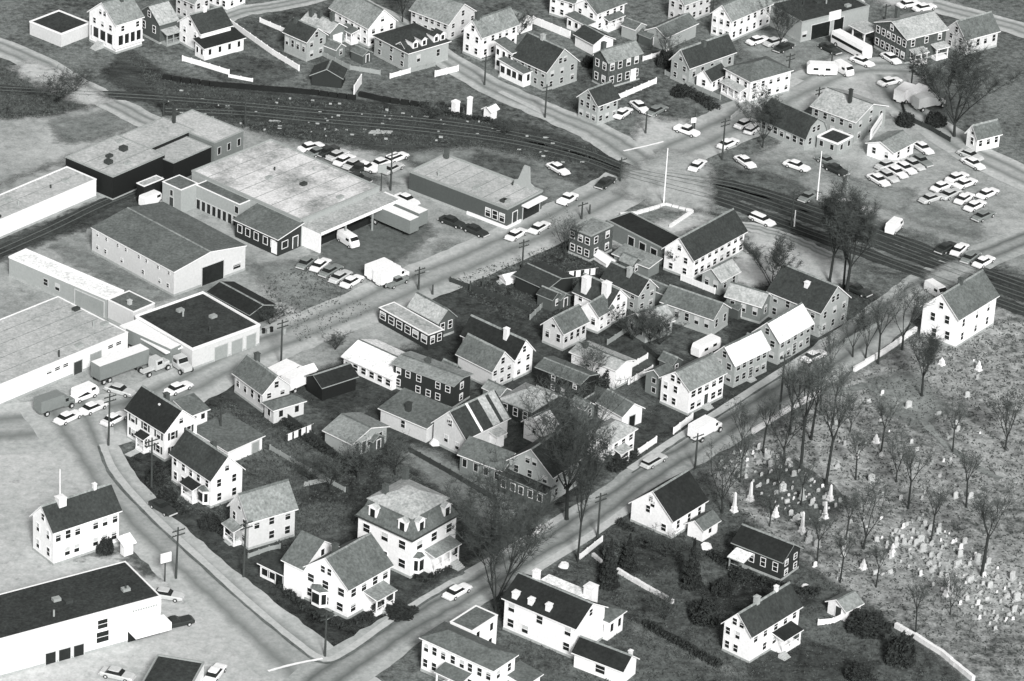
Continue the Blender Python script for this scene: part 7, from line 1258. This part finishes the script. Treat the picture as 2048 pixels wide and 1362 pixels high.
for _x in (-3,3):
    _b = MB(); _b.tube((_x,0,-.1),(_x,0,2.1),.07,.06,6); link('post', _b.mesh('post', ['wood_pole']), _o)
_b = MB(); _b.tube((-3,0,2.05),(3,0,2.05),.02,.02,4); link('line', _b.mesh('line', ['canvas']), _o)
for _x in (-2.2,-.9,.7,1.9):
    _b = MB(); _b.box(_x-.45,-.02,.75,_x+.45,.02,2.03); link('laundry', _b.mesh('laundry', ['canvas']), _o)
building('gs1120','garden_shed','small gray garden shed beside the pale gable house','shed',8.01,12.53,48,2.6,3.2,1.9,.8,'y','gable','dgray','gray',{'door':[('r',.5,.8,1.6)],'eave':.15})
building('gs745','garden_shed','small gray garden shed near the dirt drive','shed',-21.44,-42.05,48,2.6,3.2,1.9,.8,'y','gable','dgray','gray',{'door':[('r',.5,.8,1.6)],'eave':.15})
building('gs1475','garden_shed','small gray garden shed above the camper trailer','shed',38.92,12.74,48,2.6,3.2,1.9,.8,'y','gable','dgray','gray',{'door':[('r',.5,.8,1.6)],'eave':.15})
building('gs960','garden_shed','small gray garden shed behind the striped barn','shed',-4.36,-32.38,48,2.6,3.2,1.9,.8,'y','gable','dgray','gray',{'door':[('r',.5,.8,1.6)],'eave':.15})
building('gs725','garden_shed','small gray garden shed beyond the low dark gabled shed','shed',-32.47,113.03,48,2.6,3.2,1.9,.8,'y','gable','dgray','gray',{'door':[('r',.5,.8,1.6)],'eave':.15})
building('gs1300','garden_shed','small gray garden shed near the gray upper garage','shed',24.06,130.17,48,2.6,3.2,1.9,.8,'y','gable','dgray','gray',{'door':[('r',.5,.8,1.6)],'eave':.15})
_b = MB(); _b.box(-2.6,-1.1,0,2.6,1.1,.9); _b.prism([(-1.3,.902),(1.3,.902),(0,1.7)],-2.8,2.8,'x'); tag(link('tarp_pile', _b.mesh('tarp_pile', ['canvas']), None, (15.27,32.71,0), 2.20), 'white tarpaulin heap behind the brick block', 'tarp')
_b = MB(); _b.box(-2.6,-1.1,0,2.6,1.1,.9); _b.prism([(-1.3,.902),(1.3,.902),(0,1.7)],-2.8,2.8,'x'); tag(link('tarp_pile', _b.mesh('tarp_pile', ['canvas']), None, (-35.03,-17.38,0), 0.70), 'white tarpaulin heap between the tarped trucks', 'tarp')
_b = MB(); _b.box(-2.6,-1.1,0,2.6,1.1,.9); _b.prism([(-1.3,.902),(1.3,.902),(0,1.7)],-2.8,2.8,'x'); tag(link('tarp_pile', _b.mesh('tarp_pile', ['canvas']), None, (-0.10,23.11,0), 0.60), 'white tarpaulin heap at the street end of the dark barn', 'tarp')
_o = tag(link('oil_drums', None, None, (21.96,30.00,0), 0.50), 'row of oil drums behind the lean-to shed', 'drum')
for _i in range(4):
    _b = MB(); _b.tube((_i*.75,(_i%2)*.3,0),(_i*.75,(_i%2)*.3,.95),.32,.32,10,0,True); link('drum', _b.mesh('drum', ['stone_dark' if _i%2 else 'stone_gray']), _o)
_o = tag(link('oil_drums', None, None, (-42.88,-3.49,0), 0.50), 'row of oil drums beside the low dark shed wall', 'drum')
for _i in range(4):
    _b = MB(); _b.tube((_i*.75,(_i%2)*.3,0),(_i*.75,(_i%2)*.3,.95),.32,.32,10,0,True); link('drum', _b.mesh('drum', ['stone_dark' if _i%2 else 'stone_gray']), _o)
_o = tag(link('oil_drums', None, None, (-14.45,92.94,0), 0.20), 'row of oil drums beside the white tanks', 'drum')
for _i in range(4):
    _b = MB(); _b.tube((_i*.75,(_i%2)*.3,0),(_i*.75,(_i%2)*.3,.95),.32,.32,10,0,True); link('drum', _b.mesh('drum', ['stone_dark' if _i%2 else 'stone_gray']), _o)
board_fence([(-15.41, -41.31), (-8.65, -47.92), (-1.18, -55.58)],1.00,'dark board fence along the dirt drive',mat='wood_dark')
board_fence([(-11.47, 20.62), (-2.51, 15.0), (2.83, 10.9)],1.00,'dark board fence behind the narrow diner',mat='wood_dark')
board_fence([(22.79, -0.59), (27.43, -8.22)],1.10,'dark board fence left of the upright white house',mat='wood_dark')
board_fence([(2.9, 8.06), (5.37, 14.1), (10.54, 18.65)],1.00,'gray board fence around the yard by the twin chimneys',mat='trim_gray')
board_fence([(16.36, 0.43), (20.21, 6.53), (26.27, 8.26)],1.00,'gray board fence across the block behind the low house',mat='trim_gray')
board_fence([(-37.95, -43.24), (-32.72, -48.38), (-25.03, -55.56)],0.90,'gray board fence through the long back garden',mat='trim_gray')
board_fence([(26.98, 116.92), (30.88, 112.62), (37.64, 106.39)],1.00,'gray board fence above the overgrown bank',mat='trim_gray')
board_fence([(-41.07, 116.68), (-34.75, 110.25), (-28.79, 108.7)],1.00,'gray board fence beyond the low dark gabled shed',mat='trim_gray')
building('x1','outbuilding','gray lean-to between the striped barn and the pale hipped roof','outbuilding',-1.43,-25.07,48.7,2.77,3.84,2.60,0.90,'y','gable','gray','lgray',{'wr': (1, 1, 0.7), 'eave': 0.2, 'nobase': True})
building('x4','outbuilding','dark rear addition at the end of the tenement','outbuilding',-9.59,-17.62,50.8,2.23,2.86,2.50,0.90,'y','gable','dgray','gray',{'wr': (1, 1, 0.7), 'eave': 0.2, 'nobase': True})
building('x5','outbuilding','gray outbuilding below the long white house gable','outbuilding',26.13,15.56,52.3,2.93,4.26,2.60,0.90,'y','gable','gray','gray',{'wr': (1, 1, 0.7), 'eave': 0.2, 'nobase': True})
building('x6','outbuilding','dark outbuilding left of the twin-chimney house','outbuilding',6.59,11.66,52.6,2.74,3.29,2.30,0.90,'y','gable','dgray','dgray',{'wr': (1, 1, 0.7), 'eave': 0.2, 'nobase': True})
building('x7','outbuilding','gray-roofed outbuilding beside the lean-to shed','outbuilding',20.47,26.97,51.4,2.34,2.79,2.40,0.90,'y','gable','dgray','lgray',{'wr': (1, 1, 0.7), 'eave': 0.2, 'nobase': True})
building('x8','outbuilding','gray outbuilding behind the lower white-roofed house','outbuilding',41.44,-0.56,50.5,1.94,2.34,2.20,0.90,'y','gable','gray','gray',{'wr': (1, 1, 0.7), 'eave': 0.2, 'nobase': True})
building('x9','outbuilding','gray outbuilding half hidden behind the big elm','outbuilding',12.66,-28.17,52.5,2.53,3.06,2.60,0.90,'y','gable','gray','lgray',{'wr': (1, 1, 0.7), 'eave': 0.2, 'nobase': True})
building('x10','outbuilding','dark outbuilding behind the upright white house','outbuilding',27.24,-10.06,50.6,2.47,2.84,2.40,0.90,'y','gable','dgray','gray',{'wr': (1, 1, 0.7), 'eave': 0.2, 'nobase': True})
building('x11','outbuilding','gray outbuilding right of the narrow gray house','outbuilding',-37.85,114.55,51.7,2.62,3.14,2.20,0.90,'y','gable','gray','gray',{'wr': (1, 1, 0.7), 'eave': 0.2, 'nobase': True})
building('x12','outbuilding','gray outbuilding above the brick house','outbuilding',20.90,132.97,52.1,3.50,3.33,2.40,0.90,'y','gable','lgray','gray',{'wr': (1, 1, 0.7), 'eave': 0.2, 'nobase': True})
RUBBLE = [(-69.68, 97.87), (-51.17, 95.83), (-14.42, 92.24), (13.5, 79.73), (18.27, 69.28), (7.0, 73.22), (-9.15, 78.77), (-38.28, 76.89), (-53.64, 80.14), (-68.35, 85.15)]
_b = MB(); _rn = random.Random(8); _xs = [p[0] for p in RUBBLE]; _ys = [p[1] for p in RUBBLE]
for _q in range(200):
    _x, _y = _rn.uniform(min(_xs),max(_xs)), _rn.uniform(min(_ys),max(_ys)); _in = False; _j = len(RUBBLE)-1
    for _i in range(len(RUBBLE)):
        if (RUBBLE[_i][1] > _y) != (RUBBLE[_j][1] > _y) and _x < (RUBBLE[_j][0]-RUBBLE[_i][0])*(_y-RUBBLE[_i][1])/(RUBBLE[_j][1]-RUBBLE[_i][1])+RUBBLE[_i][0]: _in = not _in
        _j = _i
    if _in:
        _w, _d, _h = _rn.uniform(.1,.4), _rn.uniform(.08,.25), _rn.uniform(.0,.25); _b.box(_x-_w,_y-_d,0,_x+_w,_y+_d,.1+_h)
tag(link('rubble', _b.mesh('rubble', ['stone_gray'], fix=False)), 'scattered pale rubble and planks along the rail yard', 'rubble', kind='stuff')
